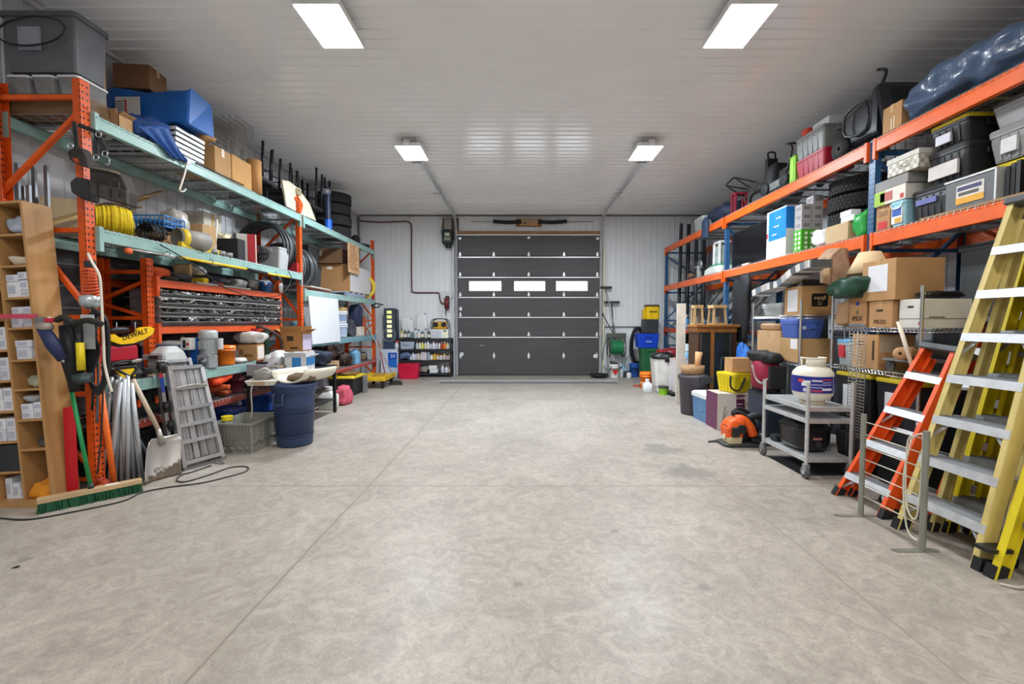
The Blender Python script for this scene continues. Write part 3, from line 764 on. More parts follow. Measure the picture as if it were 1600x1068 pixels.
# inner small orange rack with angled parts bins
IX = -3.60; IY0, IY1 = 4.40, 6.76
ir = T('pallet_rack', 'small orange rack of grey parts bins standing inside the left pallet rack', 'pallet rack', (0, 0, 0))
for y in (IY0, IY1): upright(y, IX - .03, WL + .1, 2.0, ORG, ir)
for z in (1.765, 1.30): both(IY0, IY1, z, 'cf5426', ir, IX, WL + .1, clips='cf5426', hg=.075)
for z, lb in ((1.765, 'steel shelf panel on the upper beams of the small orange rack'), (1.30, 'steel shelf panel beneath the grey parts bins')):
    solo('shelf_panel', lb, 'shelf', MB().box(WL + .12, IX - .002, IY0 + .05, IY1 - .05, 0, .006), m('5c5a58', .6, .3), (0, 0, z + .0385))
rnd = random.Random(3)
ORD = ('first', 'second', 'third', 'fourth', 'fifth', 'sixth', 'seventh', 'eighth', 'ninth', 'tenth')
def parts_bin_row(z, row):
    n = 9; L_ = (IY1 - IY0 - .12) / n
    for i in range(n):
        y = IY0 + .06 + L_ * (i + .5)
        t = T('parts_bin', 'dark grey parts bin, %s from the left in the %s row of bins' % (ORD[i], ('bottom', 'third', 'second', 'top')[row]), 'parts bin', (IX + .0, y, z), 0, 'grey hardware parts bins')
        w = L_ * .94; mb = MB(); g = .003
        mb.box(-.30, -.01, -w / 2, w / 2, 0, g).box(-.30, -.02, -w / 2, -w / 2 + g, 0, .085).box(-.30, -.02, w / 2 - g, w / 2, 0, .085).box(-.30, -.297, -w / 2, w / 2, 0, .085)
        mb.poly([(-.02, -w / 2, 0), (.04, -w / 2, .036), (-.02, -w / 2, .085)], (0, 1, 0), g).poly([(-.02, w / 2 - g, 0), (.04, w / 2 - g, .036), (-.02, w / 2 - g, .085)], (0, 1, 0), g)
        mb.bar((-.02, 0, 0), (.04, 0, .036), w, g, (0, 0, 1))
        part('body', mb, m('7e8183', .45, .3, var=.2), t)
        mc = MB()
        for q in range(7):
            a = rnd.uniform(0, 6.3); l = rnd.uniform(.05, .10); c_ = Vector((rnd.uniform(-.08, .0), rnd.uniform(-w * .34, w * .34), rnd.uniform(.05, .08))); d_ = Vector((math.cos(a), math.sin(a), rnd.uniform(-.3, .5))) * l * .5
            mc.rod(c_ - d_, c_ + d_, rnd.uniform(.006, .014), 6)
        part('hardware', mc, m(rnd.choice(('b9babb', '8f8c86', '4f4d4b', 'c8c8ca')), .35, .7, var=.3), t)
for r_ in range(4):
    z = 1.343 + r_ * .094
    parts_bin_row(z + .006, r_)
    if r_: solo('bin_rail', 'pale steel rail under the %s row of grey parts bins' % ('', 'third', 'second', 'top')[r_], 'shelf rail', MB().box(-.33, .0, -(IY1 - IY0) / 2 + .05, (IY1 - IY0) / 2 - .05, -.006, 0).box(0, .006, -(IY1 - IY0) / 2 + .05, (IY1 - IY0) / 2 - .05, -.012, .006), m('a9a6a0', .4, .6), (IX + .003, (IY0 + IY1) / 2, z + .005), group='rails under the parts bins')
# ================================================================== LEFT SIDE: TOP LEVEL
def C(label, ue, u1, vt, z, xf, dx, **k):
    l, s = slot(ue, u1, vt, z, xf, dx); return carton(label, l, s, **k)
def V(label, ue, u1, vt, z, xf, dx, **k):
    l, s = slot(ue, u1, vt, z, xf, dx); return tote(label, l, s, **k)
tarp = m('1f5fae', .45, var=.14, scale=4, bump=.25, bs=9)
# blue tarp bundle, carried by a stack of white slats
t = T('tarp_bundle', 'bright blue tarpaulin bundle with a printed white label on the left rack top', 'tarp', (-3.73, 4.74, 3.352))
mb = MB()
def tb(u, v): pass
secs = []
for i in range(15):
    q = i / 14; x = -.42 + .84 * q; secs.append((x, .0, .16 + .006 * math.sin(9 * q), .15 + .015 * math.sin(7 * q + 1), .17 - (.05 if i in (0, 14) else 0) * 0 + .008 * math.sin(13 * q), .03))
mb.loft(secs, 4, smooth=True, jit=.022, seed=2); mb.v = [(z_, x_, y_) for x_, y_, z_ in mb.v]; mb.v = [(a, b, c) for a, b, c in mb.v]
mn = min(p[2] for p in mb.v); mb.v = [(a, b, c - mn) for a, b, c in mb.v]
part('tarp', mb, tarp, t)
part('printed_label', MB().box(-.30, -.06, -.195, -.19, .05, .26), m('cfcac6', .6, var=.1, scale=30), t)
part('red_stripe', MB().box(-.205, -.19, -.199, -.195, .08, .23), m('b0302c', .6), t)
for i in range(6):
    part('print_line', MB().box(-.29, -.22, -.198, -.195, .08 + i * .026, .088 + i * .026), m('5a5856', .6), t)
for i in range(6):
    solo('slat_panel', 'white slatted panel in the stack under the blue tarp bundle, %s from the top' % ORD[5 - i], 'panel', MB().box(-.35, .35, -.2, .2, 0, .03), m('d9dadc', .4, .2), (-3.80 + .004 * i, 4.74, ZT + i * .051), group='white slats under the blue tarp')
    solo('gap_strip', 'black strip for shaded gap between white slats under the tarp, %s from the bottom' % ORD[i], 'gap filler', MB().box(-.34, .345, -.19, .19, 0, .019), black_pl(), (-3.80, 4.74, ZT + .0305 + i * .051), group='black strips for the gaps between the slats')  # black strips put the dark of the gaps between slats into colour
# hanging blue drape
a, b_, c_, d_ = P(212, 196, X=-3.42), P(262, 196, X=-3.37), P(268, 246, X=-3.365), P(292, 252, X=-3.365)
def drape(u, v):
    top = a.lerp(b_, u); bot = c_.lerp(d_, u); p = top.lerp(bot, v); return (p.x + .018 * math.sin(u * 17 + v * 3) * (.3 + v), p.y + .1 * v * (1 - v), p.z - .04 * math.sin(v * 3) * u)
solo('tarp_drape', 'loose blue tarpaulin flap hanging over the teal top beam', 'tarp', MB().grid(drape, 20, 14), m('17468a', .5, var=.2, scale=5), solid=.004)
soft('tarp_fold', 'crumpled navy tarpaulin fold beside the white slats', 'tarp', (-3.64, 4.34, ZT), (.36, .32, .28), '173f7c', amp=.4, seed=4)
# things left of it
t = T('storage_bin', 'big light grey plastic bin high in the top left corner', 'bin', (-3.83, 3.80, 3.375))
part('body', MB().loft([(0, 0, 0, .27, .13, .03), (.42, 0, 0, .29, .145, .03)], 3), m('5f6268', .5), t)
part('rim', MB().loft([(.42, 0, 0, .305, .155, .03), (.46, 0, 0, .305, .155, .03)], 3), m('54575d', .5), t)
part('label_frame', MB().box(-.16, .02, -.150, -.142, .16, .34).box(-.15, .01, -.152, -.15, .17, .33), m('9195a0', .5), t)
for i, nm in enumerate(('left', 'middle', 'right')):
    t = T('clear_container', 'small clear plastic container under the grey corner bin, the %s one' % nm, 'container', (-4.03 + i * .2, 3.80, ZT + .162), 0, 'clear containers in the top left corner')
    part('body', MB().loft([(0, 0, 0, .075, .12, .03), (.13, 0, 0, .088, .135, .03)], 3), m('b9bbbb', .15, trans=.5, alpha=.75), t)
    part('lid', MB().loft([(.13, 0, 0, .094, .14, .03), (.145, 0, 0, .094, .14, .03)], 3), m('dcdedf', .3), t)
solo('wooden_crate', 'dark flat wooden crate under the clear containers on the rack top', 'crate', MB().box(-.31, .31, -.14, .14, 0, .03).box(-.31, .31, -.14, -.12, .03, .16).box(-.31, .31, .12, .14, .03, .16).box(-.31, -.29, -.12, .12, .03, .16).box(.29, .31, -.12, .12, .03, .16), wood('6d5237', ax=(.2, 1, 1)), (-3.83, 3.80, ZT))
cc = [(-4.12 + .27 + .30 * math.cos(2 * PI * i / 30), 3.62 - .03 * math.cos(2 * PI * i / 30), 3.66 + .11 * math.sin(2 * PI * i / 30)) for i in range(30)]
solo('cable_loop', 'black cable loop hanging in front of the grey corner bin', 'cable', MB().tube([(x, y - .002, z) for x, y, z in cc], .007, 6, closed=True), black_pl(.5))
solo('plywood_offcut', 'upright plywood offcut behind the tip of the nearest orange post', 'plywood', MB().box(-.15, .15, -.009, .009, 0, .78), wood('8b6f4b', ax=(1, 1, .1)), (-3.80, 4.02, ZT), 0)
carton('brown carton with loose tape lying on top of the blue tarp bundle', (-3.95, 4.76, 3.74), (.34, .26, .24), c='7d5a3d', rz=.1)
C('small open tan carton on the near end of the top teal beam', 185, 207, 178, ZT, -3.45, .30, c='b08a62', flaps=True)
C('tan carton with folded corners on the top deck beside the blue drape', 335, 360, 226, ZT, -3.43, .45, c='b48a58')
soft('crumpled_cardboard', 'crumpled tan cardboard piece lying on the carton with folded corners', 'cardboard', (-3.62, 5.08, P(335, 226, X=-3.43).z + .003), (.34, .2, .09), 'b98d5c', amp=.45, seed=11)
C('tan carton bent round at its corner in front of the wire panels', 362, 392, 240, ZT, -3.42, .30, c='c08f52', tape=False)
t = T('clamp_rod', 'black and silver rod lying across the round tan carton', 'rod', P(322, 262, X=-3.40))
part('rod', MB().rod((0, -.15, .0), (0.02, .62, .0), .009), m('4b4a48', .4, .5), t)
solo('packing_roll', 'roll of tan corrugated packing standing behind the wire panels', 'cardboard roll', MB().lathe([(.04, 0), (.085, 0), (.085, .42), (.04, .42), (.04, 0)], n=20), m('b98550', .8, var=.2, scale=30, aniso=(1, 1, .05)), (-3.455, 5.88, ZT))
for i, nm in enumerate(ORD[:6]):
    mb = MB(); L_, H_ = .36, .90
    for q in range(12): mb.tube([(0, -L_ / 2 + q * L_ / 11, 0), (.0, -L_ / 2 + q * L_ / 11, H_)], .0028, 4, smooth=False)
    for q in range(16): mb.tube([(.003, -L_ / 2, q * H_ / 15), (.003, L_ / 2, q * H_ / 15)], .0028 if q % 5 else .005, 4, smooth=False)
    solo('folded_wire_crate', 'folded grey wire crate standing on the rack top, %s from the wall' % nm, 'wire crate', mb, m('8d8a86', .4, .7), (-4.0 + i * .09, 5.86, ZT), 0, 'folded wire crates on the top deck')
blk_st = m('15161b', .45, .3)
for i, (u, v, x) in enumerate(((410, 219, -3.52), (425, 233, -3.55), (453, 254, -3.55), (494, 261, -3.50), (507, 272, -3.74))):
    p = P(u, v, X=x); h = p.z - ZT
    t = T('stacking_chair', 'black steel chair upside down on the rack top, %s from the near end' % ORD[i], 'chair', (x - .22, p.y, ZT), 0, 'upturned black chairs on the left rack top')
    for sx in (-.2, .2):
        part('leg', MB().tube([(sx, 0, .32), (sx * 1.08, .02, h)], .017, 6), blk_st, t)
        part('leg', MB().tube([(sx, .2, .32), (sx * 1.08, .23, h - .05)], .017, 6), blk_st, t)
    for z, y in ((h * .62, .01), (h * .45, .01)): part('stretcher', MB().tube([(-.2, y, z), (.2, y, z)], .009, 6), blk_st, t)
    for sx in (-.2, .2): part('side_stretcher', MB().tube([(sx, 0, h * .55), (sx, .24, h * .55)], .009, 6), blk_st, t)
    part('seat', MB().loft([(.27, 0, .1, .21, .17, .04), (.29, 0, .1, .22, .18, .05), (.32, 0, .1, .22, .18, .05)], 3), m('1a1a1c', .7), t)
    part('backrest', MB().box(-.19, .19, -.10, -.085, 0, .2), m('1a1a1c', .7), t)
q = [P(441, 281, X=-3.475), P(448, 322, X=-3.475), P(470, 334, X=-3.475), P(494, 345, X=-3.475), P(484, 318, X=-3.475), P(466, 294, X=-3.475), P(452, 283, X=-3.475)]
o3 = Vector((-3.475, 6.5, ZT))
t = T('fibreglass_panel', 'curved cream panel tied with orange rope, leaning above the middle orange post', 'panel', o3)
part('sheet', MB().poly([p - o3 for p in q], (-1, 0, 0), .025), m('cfc8b4', .45, var=.12), t)
part('rope_wrap', MB().tube(spline([P(461, 308, X=-3.462) - o3, P(466, 320, X=-3.46) - o3, P(468, 334, X=-3.462) - o3, P(472, 320, X=-3.46) - o3, P(464, 306, X=-3.462) - o3]), .016, 6), m('e8622a', .7), t)
t = T('cable_reel', 'tan rope loop hanging at the edge of the cream panel', 'rope', P(467, 300, X=-3.45))
part('loop', coil(MB(), (0, 0, 0), .055, .006, 4, 'x', .012), m('b6a98a', .7), t)
p = P(512, 289, X=-3.5)
t = T('capped_pole', 'dark blue upright pole with a taped grey head and bright blue sleeve', 'pole', (-3.5, p.y, ZT))
part('tube', MB().cyl((0, 0, 0), .045, p.z - ZT - .05, 16), m('2c3350', .4), t)
part('taped_head', MB().blob((-.03, -.02, p.z - ZT - .12), (.085, .07, .06), amp=.3, seed=3, flat=False), m('9a9da3', .3, .5), t)
part('sleeve', MB().cyl((0, 0, 0), .062, .19, 16), m('1d64d8', .35), t)
for i, nm in enumerate(('bottom', 'second from the bottom', 'third from the bottom', 'topmost')):
    tire('black tire beside the blue pole, %s of its stack' % nm, (-3.75 + .01 * (i % 2), 9.02, ZT + i * .218), .335, .216, 'tires on the left rack top')
soft('hose_fitting', 'black rubber fitting on the rack top past the tires', 'fitting', (-3.52, 9.62, ZT), (.16, .26, .16), '1c1d20', amp=.4, seed=9)
soft('rubber_offcut', 'flat black rubber offcut at the far end of the top deck', 'rubber', (-3.50, 10.05, ZT), (.2, .42, .07), '202226', amp=.4, seed=10)
t = T('hanging_hook', 'pale bent metal hook hanging from the teal top beam', 'hook', P(293, 252, X=-3.37))
e0 = Vector((0, 0, 0)); pp = [P(u, v, X=-3.37) - t.location for u, v in ((293, 252), (288, 272), (281, 294), (281, 298), (286, 299), (290, 295))]
part('rod', MB().tube(spline(pp, 4), .011, 6), m('b8afa6', .4, .6), t)
part('clip', MB().cb(0, 0, .0, .03, .05, .05), m('aeb0b2', .4, .6), t)

# ================================================================== LEFT SIDE: MIDDLE LEVEL
for i, (a, b_, w) in enumerate((((-3.90, 3.66, ZM + .01), (-4.08, 5.15, 2.86), .045), ((-3.95, 3.70, ZM + .01), (-4.12, 5.0, 2.74), .03), ((-4.0, 3.66, ZM + .01), (-4.13, 4.9, 2.62), .05))):
    a = Vector(a); solo('wood_lath', 'long pine lath slanting up behind the yellow rope, %s of three' % ('longest', 'thinnest', 'widest')[i], 'wood strip', MB().bar((0, 0, 0), Vector(b_) - a, w, .018), wood('ab8a55', ax=(1, .12, 1)), a)
solo('cardboard_sheet', 'flat dull cardboard sheet standing behind the wood laths', 'cardboard', MB().poly([(0, 0, 0), (0, .8, 0), (0, .8, .42), (0, .1, .30)], (1, 0, 0), .006), m('8e7a5c', .8), (-4.05, 3.72, ZM))
def rope_drum(name, label, loc, r, w, c, tt=.006, turns=26, seed=1, rz=-.75):
    t = T(name, label, 'rope', loc, rz)
    rnd = random.Random(seed); mb = MB()
    for i in range(turns):
        y = -w / 2 + w * i / turns; q = r * (1 - .16 * abs(2 * i / turns - 1) ** 2) + rnd.uniform(-.004, .006)
        mb.ring((rnd.uniform(-.004, .004), y, r * 1.02 + rnd.uniform(-.002, .004)), q, tt, 22, 'y', 5)
        if i % 2: mb.ring((0, y, r * 1.02), q * .82, tt, 18, 'y', 4)
    part('windings', mb, m(c, .55, var=.15, scale=30), t)
    part('core', MB().lathe([(.02, -w / 2), (r * .78, -w / 2), (r * .78, w / 2), (.02, w / 2)], (0, 0, r * 1.02), 18, 'y'), m('5b5416', .8), t)
    part('tie', MB().ring((0, 0, r * 1.02), r * 1.06, .009, 20, 'x', 5) if False else MB().tube(spline([(r * .2, -w / 2 - .01, r * 1.8), (r * .3, -w * .2, r * 2.13), (r * .35, w * .3, r * 2.12), (r * .3, w / 2 + .01, r * 1.7)]), .009, 6), m('4b3a2c', .8), t)
    return t
rope_drum('rope_coil', 'thick coil of bright yellow rope on the near end of the middle deck', (-3.60, 4.00, ZM), .125, .24, 'e9cf25', seed=2)
rope_drum('rope_coil', 'paler yellow rope coil leaning behind the bright yellow one', (-3.78, 4.30, ZM), .12, .12, 'c4b04a', seed=5, turns=18, rz=-.6)
mb = MB()
for k in range(9): coil(mb, (0, .02 * k - .08, .1), .075, .006, 1.6, 'y', .01, seed=k, n=5)
solo('cable_bundle', 'tangled bundle of black cable under the blue crate', 'cable', mb, m('17181a', .6), (-3.56, 4.36, ZM + .0))
l, s = slot(256, 288, 336, 2.335, -3.55, .36)
t = T('lattice_crate', 'blue open lattice crate with grid sides on the middle deck', 'crate', l); mb = MB(); sx, sy, sz = s
for f in (-1, 1):
    for q in range(9): mb.cb(-sx / 2 + q * sx / 8, f * sy / 2, sz / 2, .008, .006, sz)
    for q in range(7): mb.cb(f * sx / 2, -sy / 2 + q * sy / 6, sz / 2, .006, .008, sz)
    for q in range(3): mb.cb(0, f * sy / 2, q * sz / 2, sx, .007, .012).cb(f * sx / 2, 0, q * sz / 2, .007, sy, .012)
part('lattice_walls', mb, m('2f76b8', .45), t); part('base', MB().cb(0, 0, .004, sx, sy, .006), m('2f76b8', .45), t)
part('contents', MB().blob((0, 0, .01), (sx * .44, sy * .42, sz * .38), amp=.4, fr=14, seed=5), m('3f5f8a', .6, var=.4, scale=25), t)
C('flat tan carton supporting the blue lattice crate', 256, 286, 360, ZM, -3.62, .32)
t = T('cardboard_tube', 'short wide grey cardboard tube lying beside the blue crate', 'tube', P(276, 369, X=-3.50)); t.location.z = ZM + .098; t.rotation_euler = (0, 0, -.35)
part('tube', MB().lathe([(.09, 0), (.096, 0), (.096, .30), (.09, .30), (.09, 0)], (0, 0, 0), 28, 'y'), m('8f8b84', .6, .1), t)
part('yellow_end', MB().lathe([(.097, .02), (.099, .02), (.099, .08), (.097, .08), (.097, .02)], (0, 0, 0), 24, 'y'), m('d8b92c', .5), t)
C('tan carton with string across it in the middle of the left middle deck', 316, 338, 349, ZM, -3.56, .30, c='b39169')
C('off-white upright carton behind the tan one on the middle deck', 318, 345, 329, ZM, -3.88, .28, c='bdb8ac')
soft('bubble_bag', 'clear bag of packing with a blue label sitting on the middle deck carton', 'bag', (-3.74, 4.86, ZM), (.24, .2, .42), 'a9a39a', amp=.3, seed=21, rough=.35)
solo('spirit_level', 'long yellow and black level lying along the edge of the middle deck', 'level', MB().bar((0, 0, 0), (0, .62, 0), .04, .05), m('dcbf2a', .45, var=.1), (-3.44, 4.55, ZM + .026))
C('black moulded case standing on the middle deck', 371, 383, 372, ZM, -3.46, .28, c='222224', tape=False, name='tool_case', cat='case')
for i in range(3):
    solo('tape_roll', 'grey roll of tape on the edge of the middle deck, the %s one' % ('near', 'centre', 'far')[i], 'tape roll', MB().lathe([(.02, 0), (.045, 0), (.045, .045), (.02, .045), (.02, 0)], n=18), m('8f9092', .5), (-3.43, 5.02 + i * .13, ZM), group='tape rolls')
a = P(339, 343, X=-3.62); solo('paint_pole', 'short black and white handle leaning by the black case', 'handle', MB().rod(Vector((-3.55, 5.22, ZM + .01)) - a, (0, 0, 0), .012), m('d8d5cf', .4), a)
t = C('white carton with red print tipped over on the middle deck', 394, 402, 365, ZM, -3.50, .22, c='e2dfdc', art=[('n', .55, .95, .0, 1, 'c3303a'), ('r', .1, .5, .1, .9, 'c3303a')])
t.rotation_euler = (0, 0, .5)
soft('wiring_pile', 'tangled pile of dark wire and yellow connectors on the middle deck', 'wire', (-3.82, 6.08, ZM), (.24, .26, .3), '2c2b28', amp=.6, fr=16, seed=31, var=.6)
mb = MB()
for k in range(14): coil(mb, (random.uniform(-.06, .06), random.uniform(-.1, .1), .13), random.uniform(.06, .12), .005, 1.1, 'xyz'[k % 3], .02, seed=40 + k, n=5)
solo('loose_cable', 'loops of thin black cable in front of the open grey bin', 'cable', mb, m('1c1c1e', .6), (-3.56, 6.16, ZM + .03))
soft('work_gloves', 'pale cream glove and yellow rags above the wire pile', 'gloves', (-3.80, 5.78, ZM), (.14, .18, .36), 'd9cfae', amp=.5, fr=12, seed=7)
V('open light grey bin hanging at the far end of the middle deck', 437, 453, 385, ZM, -3.46, .33, c='a9abab', lid=None, ribs=False, name='open_bin', cat='bin')
hose_c = ('3a3c40', '55585c', '2c2d31', '6b6e73', '414349', '303236')
for i in range(6):
    y = 6.62 + i * .05; mb = MB()
    for k in range(3): mb.ring((random.uniform(-.01, .01), k * .012, .36 - .01 * k), .345 - .022 * (k % 2), .011, 34, 'y', 6)
    solo('conduit_coil', 'dark flexible conduit coil standing on the middle deck, %s from the near side' % ORD[i], 'coil', mb, m(hose_c[i], .4, .2), (-3.82 + .02 * (i % 2), y, ZM), 0, 'conduit coils behind the middle orange post')
for i in range(4):
    mb = MB()
    for k in range(5): mb.ring((random.uniform(-.01, .01), k * .022, .37), .355 - .012 * (k % 2), .011, 34, 'y', 6)
    solo('conduit_coil', 'grey flexible conduit coil past the middle orange post, %s from the near side' % ORD[i], 'coil', mb, m(hose_c[3 - i], .4, .25), (-3.82, 7.12 + i * .15, ZF1), 0, 'conduit coils in the far bay')
t = C('small red tool case at the end of the middle deck', 464, 470, 410, ZM, -3.45, .22, c='a8262c', tape=False, name='tool_case', cat='case')
# pole saw with yellow handle below the middle beam
def along(pts, x=-3.383): return [P(u, v, X=x) for u, v in pts]
o_ = P(200, 388, X=-3.383)
t = T('pole_saw', 'long pole saw with yellow shaft and orange tip hung below the middle beam', 'pole saw', o_)
mk = lambda a, b: [P(*a, X=-3.383) - o_, P(*b, X=-3.383) - o_]
part('tip', MB().blob(mk((200, 388), (201, 389))[0] - Vector((0, 0, .02)), (.02, .035, .025), amp=.3, flat=False), m('d9602a', .6), t)
part('rod', MB().rod(*mk((203, 389), (262, 399)), .007), m('c9c6c2', .35, .5), t)
part('joint', MB().rod(*mk((255, 397), (272, 401)), .016), m('bdbdbd', .4, .3), t)
part('shaft', MB().rod(*mk((283, 402), (385, 420)), .014), m('e8c01f', .4), t)
part('grip', MB().rod(*mk((385, 420), (417, 427)), .019), m('1e1e20', .7), t)
part('end_section', MB().rod(*mk((417, 427), (452, 433)), .014), m('e8c01f', .4), t)
for u, v in ((262, 396), (330, 408), (430, 427)):
    e = P(u, v, X=-3.383) - o_; part('hanging_loop', MB().ring(e, .022, .003, 14, 'y', 5), m('1a1a1a', .6), t)
mb = MB().tube(spline([P(u, v, X=-3.37) for u, v in ((250, 382), (275, 396), (310, 418), (345, 446), (375, 458), (400, 463), (430, 463), (447, 452), (455, 436), (451, 424))], 5), .006, 6)
solo('hanging_cable', 'thin black cable draped from the middle beam down past the small orange rack', 'cable', mb, m('1c1c1c', .5))

# ================================================================== SMALL ORANGE RACK TOP
ZI = 1.765 + .0385 + .007
t = T('helmet_bag', 'orange and black cap-like bag on the small orange rack', 'bag', (-3.72, 4.60, ZI))
part('crown', MB().blob((0, 0, 0), (.10, .11, .065), amp=.2, seed=2), m('d2541f', .7), t); part('brim', MB().blob((.09, .04, 0), (.05, .09, .02), amp=.1), m('2a2622', .8), t)
C('open kraft carton standing at the back of the small orange rack', 296, 300, 413, ZI, -3.75, .18, c='b0946c')
t = C('yellow plastic box with grey contents on the small orange rack', 318, 326, 434, ZI, -3.65, .16, c='e9c21c', tape=False, name='parts_box', cat='box')
soft('clear_bag', 'silver plastic bag on top of the yellow box', 'bag', (t.location.x, t.location.y, t.location.z + .115), (.14, .14, .09), 'b7b8b8', amp=.4, seed=6, rough=.3)
C('small red and blue packet on the small orange rack', 342, 350, 444, ZI, -3.64, .14, c='b23a35', tape=False, art=[('n', .0, .5, .3, 1, '3e79b5')])
for i, (y, c, l, s_) in enumerate(((4.95, '3c3a38', 'dark folded rag lying behind the yellow box', (.2, .24, .1)), (5.55, '28292c', 'black rubber boot sole lying on the small orange rack', (.2, .3, .1)), (5.95, '8d8d8c', 'grey plastic bag of fittings near the end of the small rack', (.2, .26, .12)), (6.25, '423c34', 'dark brown glove on the far end of the small rack', (.18, .2, .14)))):
    soft('shop_rag', l, 'rag', (-3.78, y, ZI), s_, c, amp=.5, seed=50 + i)
for i in range(3):
    solo('metal_bar', 'pale metal bar lying along the small orange rack, %s one' % ('front', 'middle', 'rear')[i], 'bar', MB().bar((0, 0, 0), (0, 1.0, .0), .03, .02), m('b9b7a8', .4, .4), (-3.66 - i * .05, 5.05, ZI + .011 + .0 * i), group='metal bars on the small rack')
bucket('small blue bucket of rags at the far end of the small orange rack', (-3.70, 6.50, ZI), .085, .15, '2f5c96', fill='c8c0b4')
soft('plastic_bag', 'crumpled white plastic bag beside the blue bucket', 'bag', (-3.66, 6.78, ZI - .0), (.1, .1, .16), 'dcdcdc', amp=.4, seed=61)
# ================================================================== WORKBENCH
t = T('tile_saw', 'pale grey tile saw base with a long white table on the workbench', 'saw', (-3.80, 3.95, ZW))
part('base', MB().box(-.26, .16, -.28, .28, 0, .09), m('a9aaa9', .5), t, bev=.01)
part('table', MB().box(-.28, .17, -.29, .33, .12, .15), m('dcd9d2', .45), t, bev=.005)
part('frame', MB().box(-.2, .12, -.3, .3, .09, .12), m('44423f', .6), t)
t = T('carrying_case', 'red hard case with a grey panel lying on the tile saw', 'case', (-3.78, 3.98, ZW + .152))
part('shell', MB().loft([(0, 0, 0, .19, .2, .03), (.01, 0, 0, .2, .21, .03), (.12, 0, 0, .2, .21, .03), (.13, 0, 0, .19, .2, .03)], 3), m('b3142c', .45), t)
part('instruction_label', MB().box(-.12, .12, -.214, -.211, .06, .115), m('a09c90', .5), t)
t = T('planer', 'light grey angular power planer with vents next to the red case', 'power tool', (-3.50, 4.43, ZW + .0))
part('body', MB().loft([(0, 0, 0, .085, .14, .02), (.10, 0, 0, .095, .16, .03), (.2, -.01, 0, .08, .14, .04), (.26, -.02, .02, .05, .08, .04)], 3), m('b9bab8', .45), t, bev=.004)
part('arm', MB().box(-.10, .09, -.19, -.15, .14, .19), m('a2a4a5', .4, .3), t, bev=.006)
part('vent_label', MB().box(-.04, .05, -.193, -.19, .15, .18), m('3a3a3a', .5), t)
t = T('chainsaw', 'yellow and black battery chainsaw lying on the front of the workbench', 'chainsaw', (-3.50, 3.92, ZW))
part('housing', MB().loft([(0, 0, 0, .06, .13, .02), (.04, 0, 0, .07, .16, .03), (.09, 0, .02, .05, .1, .03)], 3), m('1f1f20', .5), t)
part('cover', MB().loft([(.02, .045, -.04, .03, .09, .02), (.09, .045, -.03, .03, .07, .02)], 3), m('e8bf12', .4), t)
part('battery', MB().box(-.05, .05, .17, .25, .0, .08), m('232324', .5), t, bev=.01)
part('handle', MB().tube(spline([(0, -.14, .07), (0, -.09, .14), (0, .06, .15), (0, .12, .08)]), .012, 8), black_pl(), t)
solo('scrap_board', 'pale pine board lying along the front of the workbench', 'board', MB().box(-.03, .03, -.1, .1, 0, .016), wood('cbb794', ax=(1, .1, 1)), (-3.44, 4.22, ZW))
t = T('bench_machine', 'blue bench machine with a white roller arm on the workbench', 'machine', (-3.80, 4.78, ZW))
part('cabinet', MB().box(-.16, .14, -.13, .13, 0, .24), m('1f5aa5', .45), t, bev=.008)
part('roller', MB().rod((-.16, -.14, .275), (.14, .05, .275), .03, 16), m('dcdcdb', .4), t)
part('roller_shaft', MB().rod((-.20, -.16, .275), (.17, .07, .275), .010, 10), m('9a9a9a', .4, .5), t)
part('warning_label', MB().box(-.10, .0, -.134, -.131, .11, .2), m('e2ddd8', .5), t)
part('warning_mark', MB().box(-.07, -.03, -.137, -.134, .14, .18), m('c03a30', .5), t)
p = P(320, 570, X=-3.50)
t = T('gear_motor', 'blue and grey electric gear motor with white switch box on the workbench', 'motor', (-3.50, p.y, ZW))
part('blue_column', MB().box(-.12, -.03, -.06, .07, 0, .33).box(-.03, .10, .0, .07, .0, .12), m('1c58a0', .4), t, bev=.006)
part('gearbox', MB().loft([(0, .045, -.02, .075, .07, .02), (.13, .045, -.02, .075, .07, .02), (.15, .045, -.02, .06, .06, .03)], 3), m('a6a9ac', .35, .4), t)
part('gear_hub', MB().lathe([(.0, -.115), (.02, -.115), (.022, -.10), (.045, -.10), (.05, -.09), (.05, -.08)], (.045, 0, .068), 20, 'y'), m('7b7f83', .35, .6), t)
mb = MB().cyl((.045, 0, .15), .078, .17, 28)
for k in range(20):
    a = 2 * PI * k / 20; mb.bar((.045 + .08 * math.cos(a), .08 * math.sin(a), .155), (.045 + .08 * math.cos(a), .08 * math.sin(a), .315), .012, .005, (math.cos(a), math.sin(a), 0))
part('motor_body', mb, m('a5aeb0', .4, .2), t)
part('fan_cover', MB().lathe([(.088, .32), (.092, .33), (.092, .385), (.085, .405), (.06, .412), (1e-4, .414)], (.045, 0, 0), 28), m('b3bcbd', .35, .2), t)
part('terminal_box', MB().box(.0, .07, -.10, -.075, .20, .29), m('9da5a7', .4, .2), t, bev=.006)
sb = part('switch_box', MB().box(-.16, -.05, -.14, -.06, .20, .33), m('e6e6e2', .4), t, bev=.006)
part('start_button', MB().box(-.125, -.10, -.147, -.14, .225, .305), m('2b2b2b', .4), sb)
part('stop_button', MB().cyl((-.075, -.15, .265), .014, .01, 14, 'y'), m('c23028', .4), sb)
part('capacitor', MB().cyl((.165, .02, .20), .028, .12, 18), m('d2d6d6', .35), t)
bucket('bright orange bucket with grooved rim on the workbench beside the grey motor', (-3.50, 5.29, ZW), .105, .225, 'ee7d1c')
